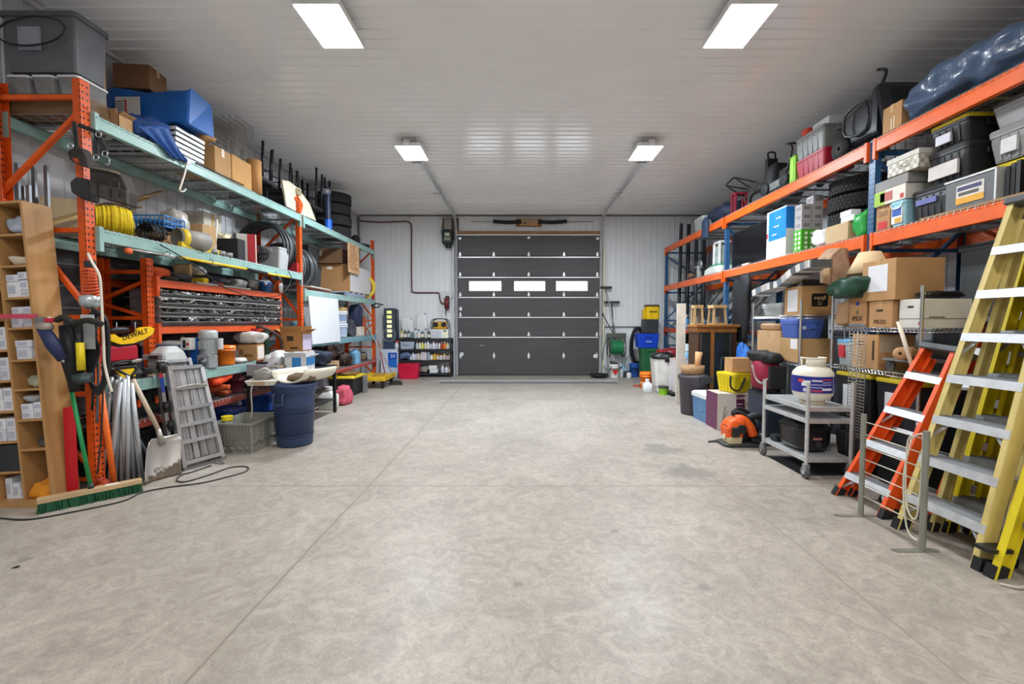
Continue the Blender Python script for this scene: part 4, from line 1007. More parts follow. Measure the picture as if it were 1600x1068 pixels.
t = C('tan carton with a brown logo print at the end of the workbench', 401, 413, 538, ZW, -3.43, .25, c='b98f60', art=[('n', .08, .30, .35, .7, '8d6238', 'print'), ('n', .35, .8, .25, .4, '8d6238', 'print'), ('r', .1, .9, .1, .9, 'e4d8d2', 'label')])
tl = t.location
soft('bubble_wrap', 'bundle of bubble wrap and white cloth on the logo carton', 'bubble wrap', (tl.x, tl.y, ZW + .222), (.34, .22, .15), 'cfcac6', amp=.35, fr=14, seed=71, rough=.35)
# black side table beside the workbench
t = T('side_table', 'low black steel table crowded with boxes behind the blue barrel', 'table', (-3.08, 6.1, 0))
part('top', MB().box(-.25, .25, -.75, .75, .71, .735), m('1d1e20', .5), t)
for sx in (-.22, .22):
    for sy in (-.71, .71): part('leg', MB().box(sx - .02, sx + .02, sy - .02, sy + .02, 0, .71), m('222326', .5, .3), t)
part('lower_shelf', MB().box(-.23, .23, -.72, .72, .2, .215), m('1d1e20', .5), t)
ZS = .736
carton('speckled grey carton with a square black hole on the black table', (-3.20, 5.50, ZS), (.25, .22, .13), c='8f8b90', tape=False, art=[('n', .48, .68, .12, .55, '151515', 'cut_out')])
solo('black_bar', 'short black plastic bar lying on the speckled carton', 'bar', MB().cb(0, 0, .012, .12, .05, .024), black_pl(), (-3.18, 5.47, ZS + .134))
soft('paper_wrap', 'crumpled white plastic sheet piled behind the speckled carton', 'plastic sheet', (-3.19, 5.83, ZS), (.28, .34, .26), 'dfe0e2', amp=.45, seed=72, rough=.4)
carton('small grey carton with white sticker beside the speckled one', (-3.00, 5.50, ZS), (.10, .2, .11), c='8b8a84', lab=('n', .2, .8, .4, .8, 'c9cfe8'))
soft('newspaper', 'crumpled pale newspaper at the near end of the black table', 'paper', (-3.40, 5.25, ZW + .0) if False else (-3.52, 5.58, ZW), (.12, .2, .06), 'd2cfc6', amp=.4, seed=73)
carton('white carton supporting the brown box on the black table', (-3.16, 6.30, ZS), (.32, .3, .24), c='cfccc8')
t = carton('brown carton standing against the middle orange post with a pale side panel', (-3.18, 6.32, ZS + .243), (.30, .28, .26), c='a9753f', tape=False, flaps=True, art=[('n', .3, .6, .55, .8, '3a2b1c', 'print'), ('n', .45, .8, .12, .22, '3a2b1c', 'print'), ('r', .05, .95, .05, .9, 'b9b0c8', 'side_label')])
t = T('roll_bundle', 'dark green and red rolled items behind the white plastic sheet', 'bundle', (-3.22, 6.0, ZS + .25) if False else (-3.62, 6.0, .515))
part('red_roll', MB().cyl((.05, 0, 0), .05, .78, 14), m('b3202a', .6), t); part('green_roll', MB().cyl((.13, .12, 0), .04, .76, 14), m('2a4a38', .6), t)
part('brown_hose', MB().tube(spline([(.10, -.05, .80), (.2, -.02, .78), (.32, .1, .66), (.34, .12, .5)]), .02, 8), m('3d2c22', .6), t)
carton('open white and blue printed carton leaning over the blue barrel', (-2.84, 5.72, ZS + .0), (.28, .22, .20), c='e3e6ea', flaps=True, tape=False, art=[('n', .35, .75, .0, 1, '3d8bd0', 'blue_band'), ('r', 0, 1, .5, 1, '3d8bd0', 'blue_band')])
soft('dark_cloth', 'dark navy cloth heap beside the open white and blue carton', 'cloth', (-3.02, 6.68, ZS), (.3, .3, .2), '2a3146', amp=.4, seed=75)
# blue barrel with covers
t = T('trash_can', 'large round slate blue garbage can with moulded handles by the left bench', 'garbage can', (-2.57, 5.03, 0))
bl = m('2e3f63', .5, var=.08, scale=4)
part('body', MB().lathe([(1e-4, 0), (.175, 0), (.185, .02), (.20, .30), (.215, .55), (.222, .60), (.228, .605), (.226, .63), (.238, .66), (.243, .665), (.243, .695), (.232, .70), (.222, .69), (.19, .1), (1e-4, .04)], n=44), bl, t)
for a in (-1.75, -1.75 + PI):
    ca, sa = math.cos(a), math.sin(a); e = lambda k, z, o=.035: ((.222 + o) * ca - k * sa, (.222 + o) * sa + k * ca, z)
    part('handle', MB().tube(spline([e(-.055, .60, 0), e(-.055, .59), e(-.055, .50), e(-.045, .485), e(.045, .485), e(.055, .50), e(.055, .59), e(.055, .60, 0)], 3), .012, 8), bl, t)
for z in (.12, .36): part('moulding', MB().ring((0, 0, z), .195 + z * .035, .004, 44, 'z', 6), bl, t)
t = T('plastic_shroud', 'cream curved plastic shroud with debris lying on top of the blue barrel', 'plastic cover', (-2.46, 5.06, .705)); mb = MB()
for k, (r_, o) in enumerate(((.17, 0),)):
    vs = []; n = 14
    for i, y in enumerate((-.22, -.12, .0, .12, .24)):
        for j in range(n + 1):
            a = PI + PI * j / n * (1.0); sc_ = 1 - .12 * abs(y) / .22
            vs.append((.20 * math.cos(a) * sc_ + y * .35, y, .135 + .135 * math.sin(a) * sc_ + (.02 if j in (0, n) else 0)))
    fs = [(i * (n + 1) + j, i * (n + 1) + j + 1, (i + 1) * (n + 1) + j + 1, (i + 1) * (n + 1) + j) for i in range(4) for j in range(n)]
    mb.add(vs, fs, True)
mn = min(p[2] for p in mb.v); mb.v = [(a, b, c - mn) for a, b, c in mb.v]
part('shell', mb, m('d8d3c3', .45, var=.06), t, solid=.012)
part('debris', MB().blob((0, 0, .01), (.13, .16, .045), amp=.5, fr=14, seed=8), m('6d5a48', .8, var=.4, scale=25), t)
t = T('vacuum_head', 'grey and cream appliance cover with a tan filter on the near side of the barrel', 'appliance part', (-2.80, 4.84, .703), .15)
part('tray', MB().loft([(0, 0, 0, .13, .09, .02), (.05, 0, 0, .155, .11, .02), (.055, 0, 0, .15, .105, .02)], 3), m('dcd8cb', .45), t)
part('filter', MB().bar((-.08, -.105, .028), (.05, -.105, .028), .004, .034, (0, 0, 1)), m('a58f6c', .8), t)
part('motor_cover', MB().blob((-.01, .02, .045), (.11, .08, .06), amp=.2, seed=4), m('8a8782', .5), t)
part('cord_loop', coil(MB(), (.02, -.01, .12), .055, .006, 3, 'y', .02, seed=3), m('c6c1b4', .5), t)
part('power_cord', MB().tube(spline([(-.06, -.10, .03), (-.075, -.13, -.05), (-.07, -.13, -.25), (-.10, -.11, -.36), (-.16, -.02, -.42), (-.20, .04, -.45)]), .006, 6), m('b9b5a9', .5), t)
# ================================================================== LEFT FAR BAY
t = T('timber_pallet', 'small pale blue-white pallet under the large carton in the far bay', 'pallet', (-3.76, 9.35, ZF1))
for y in (-.45, -.15, .15, .45): part('deck_board', MB().box(-.33, .33, y - .06, y + .06, .065, .085), m('a9b7c6', .5), t)
for x in (-.3, 0, .3): part('runner', MB().box(x - .03, x + .03, -.5, .5, 0, .064), m('8b9bb0', .5), t)
t = C('largest tan carton of the far bay, with a white side, on a pallet', 546, 578, 412, ZF1 + .087, -3.43, .66, c='a97c50', lab=('n', .32, .48, .80, .92, 'd7cdbf'), art=[('r', .02, .98, .02, .98, 'c9c7c9', 'white_side_panel'), ('n', .02, .10, .72, .86, 'c9bba6', 'sticker')])
carton('dark brown carton on top of the largest far bay carton', (-3.82, 9.25, t.location.z + P(546, 412, X=-3.43).z - ZF1 - .08), (.52, .7, .29), c='6f5038', lab=('n', .15, .28, .45, .8, 'a8a18c'))
p = P(543, 378, X=-3.385); q = P(561, 422, X=-3.385)
t = T('notice_sheet', 'tan cardboard notice with rows of red-brown handwriting hanging from the top beam', 'notice', (-3.385, p.y, 2.36))
L_, H_ = 8.72 - 0, .56; yy = q.y - p.y
part('sheet', MB().box(0, .006, 0, yy, 0, .58), m('c9a075', .7), t)
rnd = random.Random(5)
for k in range(12):
    x0 = .04 + rnd.uniform(0, .05); x1 = yy - .05 - rnd.uniform(0, .2)
    part('writing_line', MB().box(.0062, .0078, x0, x1, .53 - k * .042, .543 - k * .042), m('8d4a33', .7), t)
mb = MB()
for k in range(5): mb.ring((k * .012, 0, .27), .25 - .01 * (k % 2), .012, 34, 'y', 6)
solo('hose_coil', 'yellow hose coil standing by the last orange post', 'hose', mb, m('d9c23c', .5), (-3.60, 10.15, ZF1))
for i, (c, l) in enumerate((('6d6a66', 'dark'), ('a3583f', 'red-brown'), ('bdb8ae', 'pale'))):
    solo('flat_board', '%s flat board lying at the near end of the far bay deck' % l, 'board', MB().cb(0, 0, .012, .5, .9, .022), m(c, .6), (-3.74 + .02 * i, 7.75, ZF1 + i * .0245), .03 * i)
# second level of the far bay
q = [P(u, v, X=-3.375) for u, v in ((481, 462), (527, 467), (531, 533), (487, 538))]; o3 = Vector((-3.375, q[0].y, q[3].z))
t = T('white_board', 'blank white board hung over the front of the far bay beside the orange post', 'board', o3)
part('face', MB().poly([p - o3 for p in q], (1, 0, 0), .014), m('dcdfe6', .4, var=.03), t)
part('back_frame', MB().poly([p - o3 + Vector((-.012, 0, 0)) for p in [x.lerp((q[0] + q[2]) / 2, .04) for x in q]], (1, 0, 0), .011), m('8d9097', .5), t)
bucket('white paint bucket, lower of two behind the white board', (-3.56, 8.78, ZF2), .15, .26, 'c9cfd8', art=('9fb0c8', .2, .7))
bucket('white paint bucket, stacked on the lower one behind the white board', (-3.56, 8.78, ZF2 + .262), .15, .24, 'd2d6dc', art=('8095b5', .2, .7))
carton('flat tan carton on top of the two white buckets', (-3.56, 8.80, ZF2 + .505), (.2, .22, .07), c='c2a06a')
soft('printed_sack', 'black and white printed sack leaning by the white buckets', 'sack', (-3.48, 9.12, ZF2), (.16, .26, .33), '3d3f4a', amp=.3, seed=80, var=.7)
carton('pinkish brown carton under the printed sack', (-3.66, 9.22, ZF2), (.2, .4, .2), c='a3796a')
soft('navy_duffel', 'dark navy duffel bag hanging in the far bay near its end post', 'bag', (-3.55, 9.62, ZF2 + .19), (.24, .36, .46), '232c49', amp=.2, seed=81)
carton('pale carton under the navy duffel bag', (-3.55, 9.62, ZF2), (.24, .3, .19), c='cfc7bd')
solo('orange_board', 'narrow orange-brown board standing next to the last post', 'board', MB().box(-.01, .01, -.1, .1, 0, .42), m('b5532c', .6), (-3.52, 10.0, ZF2))
t = T('blue_jar', 'light blue jar sticking out between the post and the white board', 'jar', (-3.60, 7.22, ZF2)); part('body', MB().lathe([(1e-4, 0), (.1, 0), (.11, .03), (.11, .26), (.1, .3), (1e-4, .3)]), m('6fa0b8', .4), t); part('lid', MB().cyl((0, 0, .30), .1, .04), m('dfe6e8', .4), t)
# lowest level of the far bay
t = T('pedestal_fan', 'round grey fan head lying on the lowest red shelf', 'fan', (-3.50, 7.62, ZF3 + .155), -.3)
part('cage', MB().ring((0, 0, 0), .145, .009, 30, 'y', 6).ring((0, -.04, 0), .10, .004, 30, 'y', 5).ring((0, -.05, 0), .06, .004, 30, 'y', 5), m('5c7078', .4, .3), t)
mb = MB()
for k in range(14):
    a = 2 * PI * k / 14; mb.rod((.145 * math.cos(a), 0, .145 * math.sin(a)), (.03 * math.cos(a), -.055, .03 * math.sin(a)), .0025, 4)
part('cage_wires', mb, m('6f858c', .4, .3), t)
part('hub', MB().cyl((0, -.06, 0), .035, .12, 16, 'y'), m('48585f', .4), t)
for k in range(3):
    a = 2 * PI * k / 3; part('blade', MB().bar((.03 * math.cos(a), -.01, .03 * math.sin(a)), (.12 * math.cos(a), -.0, .12 * math.sin(a)), .07, .006, (0, 1, .4)), m('526a74', .4), t)
carton('small tan carton nearest the aisle on the lowest red shelf', (-3.48, 8.15, ZF3), (.11, .2, .11), c='c9a374')
carton('smaller tan carton behind the fan on the lowest red shelf', (-3.52, 8.42, ZF3), (.1, .16, .14), c='c3a27a')
t = T('wire_basket', 'black wire basket full of scrap on the lowest red shelf', 'basket', (-3.56, 8.95, ZF3)); mb = MB()
for k in range(10): mb.cb(-.14 + k * .031, -.19, .1, .005, .005, .2).cb(.14, -.19 + k * .042, .1, .005, .005, .2).cb(-.14, -.19 + k * .042, .1, .005, .005, .2)
for z in (.0, .05, .1, .15, .2): mb.cb(0, -.19, z + .003, .285, .006, .006).cb(0, .19, z + .003, .285, .006, .006).cb(-.14, 0, z + .003, .006, .385, .006).cb(.14, 0, z + .003, .006, .385, .006)
part('wires', mb, m('1c1c1d', .5), t); part('scrap', MB().blob((0, 0, .01), (.125, .17, .11), amp=.6, fr=16, seed=82), m('5c4a42', .8, var=.6, scale=30), t)
soft('branches', 'heap of brown wood offcuts behind the fan', 'offcuts', (-3.80, 8.6, ZF3), (.3, .9, .4), '4a352c', amp=.6, fr=12, seed=83, var=.6)
t = T('water_jug', 'translucent light blue water jug on the lowest red shelf', 'jug', (-3.52, 9.42, ZF3)); part('body', MB().loft([(0, 0, 0, .1, .1, .03), (.22, 0, 0, .1, .1, .03), (.27, 0, 0, .05, .05, .03)], 3, smooth=False), m('7fb3d8', .25), t); part('cap', MB().cyl((0, 0, .27), .03, .03), m('4f7faf', .4), t)
soft('white_filter', 'crumpled white plastic housing at the near end of the lowest red shelf', 'plastic housing', (-3.46, 7.32, ZF3), (.14, .24, .2), 'cfd0cc', amp=.5, seed=84)
soft('purple_rag', 'small blue-purple rag beside the fan', 'rag', (-3.45, 7.92, ZF3), (.1, .14, .06), '4b43a0', amp=.5, seed=85)
for i in range(4): soft('scrap_pile', 'brown scrap on the lowest red shelf past the blue jug, %s pile' % ORD[i], 'scrap', (-3.62 - .05 * (i % 2), 9.75 + i * .17, ZF3), (.22, .15, .1 + .03 * i), ('6d4a38', '3d3633', '8a7a66', '2e3340')[i], amp=.5, seed=86 + i, group='scrap piles in the far bay')
# ---- floor in the far bay
V('black tote with yellow lid on the floor below the lowest red shelf', 552, 556, 589, 0, -3.12, .50, c='222326', lid='d9c02c') if False else tote('black tote with yellow lid on the floor in front of the far bay', (-3.36, 8.60, 0), (.50, .66, .37), c='202124', lid='d9c02c')
soft('brown_paper', 'crumpled brown paper lying on the yellow-lidded tote', 'paper', (-3.36, 8.62, .375), (.36, .4, .05), '7a5c34', amp=.5, seed=90)
solo('floor_post', 'short grey metal post standing between the black tote and the yellow cart', 'post', MB().box(-.035, .035, -.035, .035, 0, .34), m('8d8f90', .4, .4), (-3.06, 8.72, 0))
t = T('platform_cart', 'low yellow platform cart on black wheels by the last left post', 'cart', (-3.10, 9.62, 0))
ym = m('d9b01f', .45, var=.12)
part('platform', MB().loft([(.16, 0, 0, .27, .42, .03), (.17, 0, 0, .28, .43, .03), (.23, 0, 0, .28, .43, .03), (.24, 0, 0, .27, .42, .03)], 3), ym, t)
part('edge_lip', MB().box(-.28, -.25, -.4, .4, .24, .26).box(.25, .28, -.4, .4, .24, .26), ym, t)
for sx in (-.2, .2):
    for sy in (-.32, .32):
        w = part('caster', MB().box(sx - .04, sx + .04, sy - .03, sy + .03, .12, .16), m('3b3c3e', .4, .5), t)
        part('wheel', MB().lathe([(.02, -.02), (.06, -.022), (.068, -.012), (.068, .012), (.06, .022), (.02, .02)], (sx, sy, .068), 20, 'x'), black_pl(.7), w)
solo('brass_plate', 'pair of dull gold strips lying on the yellow cart', 'strips', MB().box(-.12, .12, -.3, .3, 0, .02), m('b88f2e', .5, .2), (-3.06, 9.6, .242), .2)
# ================================================================== LEFT FLOOR, UNDER THE BENCH
for i, (x, y, s, c, l) in enumerate(((-3.70, 4.05, (.5, .5, .40), '1b1c1e', 'black storage case under the near end of the workbench'), (-3.72, 4.75, (.5, .55, .42), '222528', 'dark grey storage case under the workbench behind the folded ladder'), (-3.66, 5.42, (.4, .4, .34), '1d3a86', 'blue storage case on the floor below the orange cone'), (-3.66, 6.35, (.42, .5, .36), '2157b0', 'bright blue tote on the floor behind the black table leg'))):
    tote(l, (x, y, 0), s, c=c, lid=c, ribs=i != 1)
t = T('tool_case', 'black tool case with orange latches standing on the lower deck behind the shovel', 'tool case', (-3.66, 4.14, ZF3))
part('shell', MB().loft([(0, 0, 0, .17, .19, .03), (.10, 0, 0, .18, .2, .03), (.24, 0, 0, .17, .19, .04)], 3), black_pl(), t)
for y in (-.1, .1): part('latch', MB().cb(.18, y, .13, .02, .03, .07), m('e05324', .45), t)
part('handle', MB().tube(spline([(.12, -.07, .23), (.14, -.06, .27), (.14, .06, .27), (.12, .07, .23)], 3), .012, 6), m('8f8f8f', .5), t)
t = T('tool_case', 'black tool case on its side with an orange stripe at the second post', 'tool case', (-3.62, 4.72, ZF3))
part('shell', MB().loft([(0, 0, 0, .19, .15, .03), (.25, 0, 0, .19, .15, .03)], 3), m('1c1c1e', .5), t); part('stripe', MB().box(.191, .196, -.03, .05, .03, .2), m('dd4b22', .5), t)
soft('orange_bag', 'bright orange plastic bag hanging over the low shelf edge beneath the bench', 'bag', (-3.50, 5.12, ZF3 + .155), (.2, .34, .12), 'e8471d', amp=.5, seed=92)
soft('grey_sack', 'grey sack behind the orange bag below the bench', 'sack', (-4.02, 5.16, ZF3), (.2, .34, .2), '77756f', amp=.3, seed=93)
t = T('traffic_cone', 'dull orange traffic cone lying on the lower shelf with its tip outwards', 'cone', (-3.72, 5.05, ZF3 + .115), .25)
part('cone', MB().lathe([(.11, 0), (.10, .02), (.03, .40), (.035, .41), (1e-4, .41)], (-.05, 0, 0), 24, 'x'), m('c75a2a', .6), t); part('base', MB().box(-.07, -.05, -.115, .115, -.115, .115), m('a4522c', .6), t)
soft('orange_pouch', 'rusty orange cloth under the cone', 'cloth', (-3.52, 5.26, ZF3), (.14, .14, .06), 'a5502e', amp=.4, seed=94)
bucket('dark red bucket on the lower shelf left of the black table', (-3.55, 5.50, ZF3), .12, .22, '5e2430', bail=False)
# ================================================================== LEANING AGAINST THE BENCH
# aluminium folding platform ladder
a = P(287, 734, Z=0); b_ = P(347, 717, Z=0); tl_, tr_ = P(262, 572, X=-3.30), P(312, 569, X=-3.27)
o3 = a.copy(); t = T('folding_platform', 'folded aluminium multi-position ladder with platform leaning on the teal bench', 'ladder', o3)
A, B_, TL, TR = a - o3, b_ - o3, tl_ - o3, tr_ - o3; up = (TL - A).normalized(); ac = (B_ - A).normalized(); nn = ac.cross(up).normalized()
if nn.x > 0 and False: nn = -nn
nn = nn if nn.y < 0 or nn.x > 0 else -nn
alu = m('c9cbcc', .30, .75, var=.08, scale=10); alu2 = m('a9abad', .33, .75, var=.15, scale=10)
pt = lambda f, g, d=0: A.lerp(TL, g).lerp(B_.lerp(TR, g), f) + nn * d
part('rail', MB().bar(pt(0, .02, 0), pt(0, 1, 0), .035, .06, nn), alu, t); part('rail', MB().bar(pt(1, .02, 0), pt(1, .97, 0), .035, .06, nn), alu, t)
for g in (.06, .26, .42, .58, .78, .98): part('rung', MB().bar(pt(0, g, .02), pt(1, g, .02), .034, .03, nn), alu, t)
for f0, f1, c in ((.06, .30, alu2), (.34, .48, alu), (.52, .70, alu2), (.73, .94, alu2)): part('platform_plank', MB().bar(pt((f0 + f1) / 2, .08, -.02), pt((f0 + f1) / 2, .96, -.02), (B_ - A).length * (f1 - f0), .014, nn), c, t)
for f in (.15, .24, .56, .62, .8, .87): part('plank_rib', MB().bar(pt(f, .09, -.008), pt(f, .95, -.008), .008, .006, nn), alu, t)
# second section folded behind, offset to the left
part('rear_rail', MB().bar(pt(-.16, .0, -.07), pt(-.13, 1.06, -.07), .03, .055, nn), alu2, t); part('rear_rail', MB().bar(pt(.9, .25, -.09), pt(.86, 1.08, -.09), .03, .05, nn), alu2, t)
part('rear_rung', MB().bar(pt(-.16, 1.05, -.07), pt(.86, 1.06, -.09), .03, .03, nn), alu, t)
part('label_red', MB().bar(pt(-.15, .90, -.038), pt(-.15, .94, -.038), .034, .004, nn), m('b8323a', .5), t)
part('label_blue', MB().bar(pt(-.15, .76, -.038), pt(-.15, .899, -.038), .034, .004, nn), m('27418f', .5), t)
hb = m('1d1d1f', .5)
for f, g in ((-.12, 1.0), (-.02, .99), (-.12, .62), (-.08, .44), (.0, .14), (-.05, .04), (1.04, .66), (1.05, .10), (1.02, .42)): part('hinge_lock', MB().lathe([(1e-4, -.02), (.034, -.02), (.034, .02), (1e-4, .02)], pt(f, g, -.03), 12, 'x').bar(pt(f, g - .05, -.03), pt(f, g + .05, -.03), .05, .03, nn), hb, t)
part('foot_bar', MB().bar(pt(-.06, -.015, .03), pt(1.04, -.012, .03), .06, .03, nn), m('8a8c8e', .35, .6), t)
part('strap', MB().tube(spline([pt(.05, .78, .045), pt(.5, .80, .05), pt(.96, .79, .045), pt(1.0, .83, .045)], 4), .006, 6), m('b9b4a4', .5), t)
# scoop shovel
bl_, br_ = P(222, 757, Z=0), P(279, 741, Z=0); w_ = (br_ - bl_); o3 = (bl_ + br_) / 2
t = T('scoop_shovel', 'worn aluminium scoop shovel with wooden shaft standing on its blade', 'shovel', o3)
ac = w_.normalized(); topc = P(255, 682, X=-3.22) - o3; upv = topc.normalized(); nn = ac.cross(upv).normalized()
if nn.y > 0: nn = -nn
Hb = topc.length; hw = w_.length / 2
def blade(u, v):
    s_ = 2 * u - 1; wv = hw * (1.0 if v < .75 else math.sqrt(max(0, 1 - ((v - .75) / .27) ** 2 * .55)))
    p = ac * (s_ * wv * (1.0 - .03 * v)) + upv * (Hb * v)
    return p + nn * ((abs(s_) ** 3) * .05 * (1 if v < .9 else .6) - .02 * math.sin(v * 3) + .008 * math.exp(-(s_ * 8) ** 2) * v)
def dirt_mat():
    mt = bpy.data.materials.new('scuffed_aluminium'); mt.use_nodes = True; N = mt.node_tree.nodes; L = mt.node_tree.links; b = N['Principled BSDF']
    tc = N.new('ShaderNodeTexCoord'); nz = N.new('ShaderNodeTexNoise'); nz.inputs['Scale'].default_value = 9; nz.inputs['Detail'].default_value = 8; L.new(tc.outputs['Object'], nz.inputs[0])
    sp = N.new('ShaderNodeSeparateXYZ'); L.new(tc.outputs['Object'], sp.inputs[0]); mr = N.new('ShaderNodeMapRange'); L.new(sp.outputs['Z'], mr.inputs[0]); mr.inputs[1].default_value = 0; mr.inputs[2].default_value = .16; mr.inputs[3].default_value = .30; mr.inputs[4].default_value = -.05
    ad = N.new('ShaderNodeMath'); L.new(nz.outputs['Fac'], ad.inputs[0]); L.new(mr.outputs[0], ad.inputs[1]); rp = N.new('ShaderNodeValToRGB'); rp.color_ramp.elements[0].position = .60; rp.color_ramp.elements[1].position = .68
    L.new(ad.outputs[0], rp.inputs[0]); mx = N.new('ShaderNodeMix'); mx.data_type = 'RGBA'; L.new(rp.outputs[0], mx.inputs['Factor']); mx.inputs['A'].default_value = (.50, .475, .45, 1); mx.inputs['B'].default_value = (.10, .065, .04, 1)
    L.new(mx.outputs['Result'], b.inputs['Base Color']); b.inputs['Roughness'].default_value = .4
    iv = N.new('ShaderNodeMath'); iv.operation = 'MULTIPLY_ADD'; L.new(rp.outputs[0], iv.inputs[0]); iv.inputs[1].default_value = -.7; iv.inputs[2].default_value = .7; L.new(iv.outputs[0], b.inputs['Metallic']); return mt
part('blade', MB().grid(blade, 24, 24), dirt_mat(), t, solid=.004)
h0 = topc - upv * .02; h1 = P(207, 592, X=-3.34) - o3
part('socket', MB().tube([h0 - upv * .05, h0.lerp(h1, .18)], [.026, .019], 10), m('a8a29a', .4, .5), t)
part('shaft', MB().rod(h0.lerp(h1, .12), h1, .0185, 12), wood('c9b7a0', ax=(1, 1, .2)), t)
hv = (h1 - h0).normalized(); g1 = h1 + hv * .11 
part('grip', MB().tube(spline([h1 - hv * .02, h1 + hv * .02, g1 + ac * .065 - hv * .02, g1 + ac * .055, g1 - ac * .055, g1 - ac * .065 - hv * .02, h1 + hv * .02], 3), .011, 8), black_pl(), t)
# bundle of grey conduits
for i in range(13):
    k = i / 12; a = P(160 + 60 * k, 764 - 10 * k, Z=0) + Vector((0, .05 * (i % 2), 0)); top = Vector((-3.358 + .034 * (i % 3), 3.655 + .034 * (i // 3), .93 - .02 * (i % 4)))
    a.z = 0; r = (.013, .0155, .017)[i % 3]; a.z = r * .5
    solo('conduit_pipe', 'grey conduit pipe in the slanting bundle, %s from its left foot' % (ORD[i] if i < 10 else ('eleventh', 'twelfth', 'thirteenth')[i - 10]), 'pipe', MB().rod((0, 0, 0), top - a, r, 10), m(('a3a8ad', '8b9096', 'b5babf')[i % 3], .35, .4), a, group='grey conduits leaning on the bench corner')
a = P(248, 700, X=-3.3); a.z = .01; solo('conduit_pipe', 'single thin grey pipe slanting down to the shovel blade', 'pipe', MB().rod((0, 0, 0), P(170, 612, X=-3.37) - a, .012, 10), m('9fa5ab', .35, .5), a)
# crate
l_ = P(393, 709, Z=0)
t = T('collapsible_crate', 'grey ventilated collapsible plastic crate on the floor beside the blue barrel', 'crate', (l_.x - .215, l_.y + .30, 0)); gc = m('8b8b83', .55, var=.08); sx, sy, sz = .43, .58, .31
part('base', MB().box(-sx / 2, sx / 2, -sy / 2, sy / 2, 0, .02), gc, t)
for f in (-1, 1):
    mb = MB(); y = f * (sy / 2 - .012)
    mb.box(-sx / 2, sx / 2, y - .004, y + .004, .02, sz)
    for q in range(13): mb.cb(-sx / 2 + q * sx / 12, y + f * .009, sz * .5 + .04, .008, .012, sz * .72)
    for q in range(8): mb.cb(0, y + f * .009, .085 + q * .030, sx, .010, .006)
    for q in range(5): mb.lathe([(.006, 0), (.022, .0), (.022, .012), (.006, .012)], (-sx * .38 + q * sx * .19, y + (f * .006 if f > 0 else -.018), .05), 12, 'y')
    part('end_wall', mb, gc, t)
    mb = MB(); x = f * (sx / 2 - .012); mb.box(x - .004, x + .004, -sy / 2, sy / 2, .02, sz)
    for q in range(6): mb.cb(x + f * .009, -sy / 2 + q * sy / 5, sz * .5, .012, .02, sz)
    mb.cb(x + f * .009, 0, sz * .35, .012, sy, .02)
    part('side_wall', mb, gc, t)
part('rim', MB().box(-sx / 2 - .01, sx / 2 + .01, -sy / 2 - .012, -sy / 2 + .01, sz - .012, sz + .01).box(-sx / 2 - .01, sx / 2 + .01, sy / 2 - .01, sy / 2 + .012, sz - .012, sz + .01).box(-sx / 2 - .012, -sx / 2 + .01, -sy / 2, sy / 2, sz - .012, sz + .01).box(sx / 2 - .01, sx / 2 + .012, -sy / 2, sy / 2, sz - .012, sz + .01), gc, t)
t = T('plastic_jar', 'clear jar with yellow screw lid standing at the back corner of the grey crate', 'jar', (l_.x - .325, l_.y + .12, .022)); part('body', MB().lathe([(1e-4, 0), (.05, 0), (.055, .02), (.055, .27), (.045, .31), (1e-4, .31)]), m('a9b3b0', .15, trans=.3), t); part('lid', MB().cyl((0, 0, .31), .055, .045), m('e6cf2a', .4), t); part('label', MB().lathe([(.056, .12), (.056, .22)]), m('86a9cf', .5), t)
# floor items past the barrel
bottle('white fuel jug on the floor behind the blue barrel', (-3.06, 7.06, 0), .13, .36, 'd9dbd2', cap='d0cfc9', square=True, name='fuel_jug')
soft('pink_bag', 'pink and white plastic bag on the floor behind the barrel', 'bag', (-3.0, 7.50, 0), (.24, .3, .3), 'c8566a', amp=.4, seed=96)
# cords on the floor
cd = [P(u, v, Z=.006) for u, v in ((0, 809), (45, 811), (110, 800), (190, 783), (222, 769), (262, 761), (315, 754), (358, 744), (384, 736), (386, 729), (360, 730), (325, 742), (290, 752), (276, 750), (283, 742), (300, 737), (330, 727))]
solo('power_cord', 'long black power cord looping over the floor in front of the folded ladder', 'cord', MB().tube(spline(cd, 6), .006, 6), m('2a2a2b', .5))
cd = [P(u, v, Z=.005) for u, v in ((322, 716), (330, 721), (343, 724), (350, 723), (343, 720), (330, 722))]
solo('thin_wire', 'thin grey wire loop on the floor at the foot of the folded ladder', 'wire', MB().tube(spline(cd, 6), .005, 6), m('6f6d68', .5))
solo('debris_chip', 'tiny black chip lying alone on the near left floor', 'debris', MB().poly([(0, 0, 0), (.03, .006, 0), (.028, .022, 0), (.008, .026, 0)], (0, 0, 1), .004), black_pl(), P(17, 888, Z=0))

# ================================================================== BOOKCASE
BT = R(-3.3); BKW = .205; Z0 = .04
BM = Matrix.Translation((-3.545, 3.335, 0)) @ Euler((0, BT, 0)).to_matrix().to_4x4()
t = T('bookcase', 'tall narrow tan wooden pigeonhole bookcase at the left edge', 'bookcase'); t.matrix_world = BM
mel = wood('b98c58', rough=.5, ax=(1, 1, .07), var=.12, s=7); DEP = .21; HB = 2.28
part('side_panel', MB().box(-.018, 0, 0, DEP, 0.0, HB), mel, t, bev=.001)
for k in (1, 2): part('divider', MB().box(-BKW * k - .018, -BKW * k, 0, DEP, .05, HB - .02), mel, t)
part('top_panel', MB().box(-BKW * 2 - .018, -.018, 0, DEP, HB - .018, HB), mel, t)
part('back_panel', MB().box(-BKW * 2, -.018, DEP - .005, DEP, .05, HB - .018), m('8f7050', .7), t)
SH = [.05, .435, .66, .89, 1.11, 1.35, 1.575, 1.81, 2.04]
for z in SH: part('shelf', MB().box(-BKW, -.018, 0, DEP - .006, z - .016, z), mel, t)
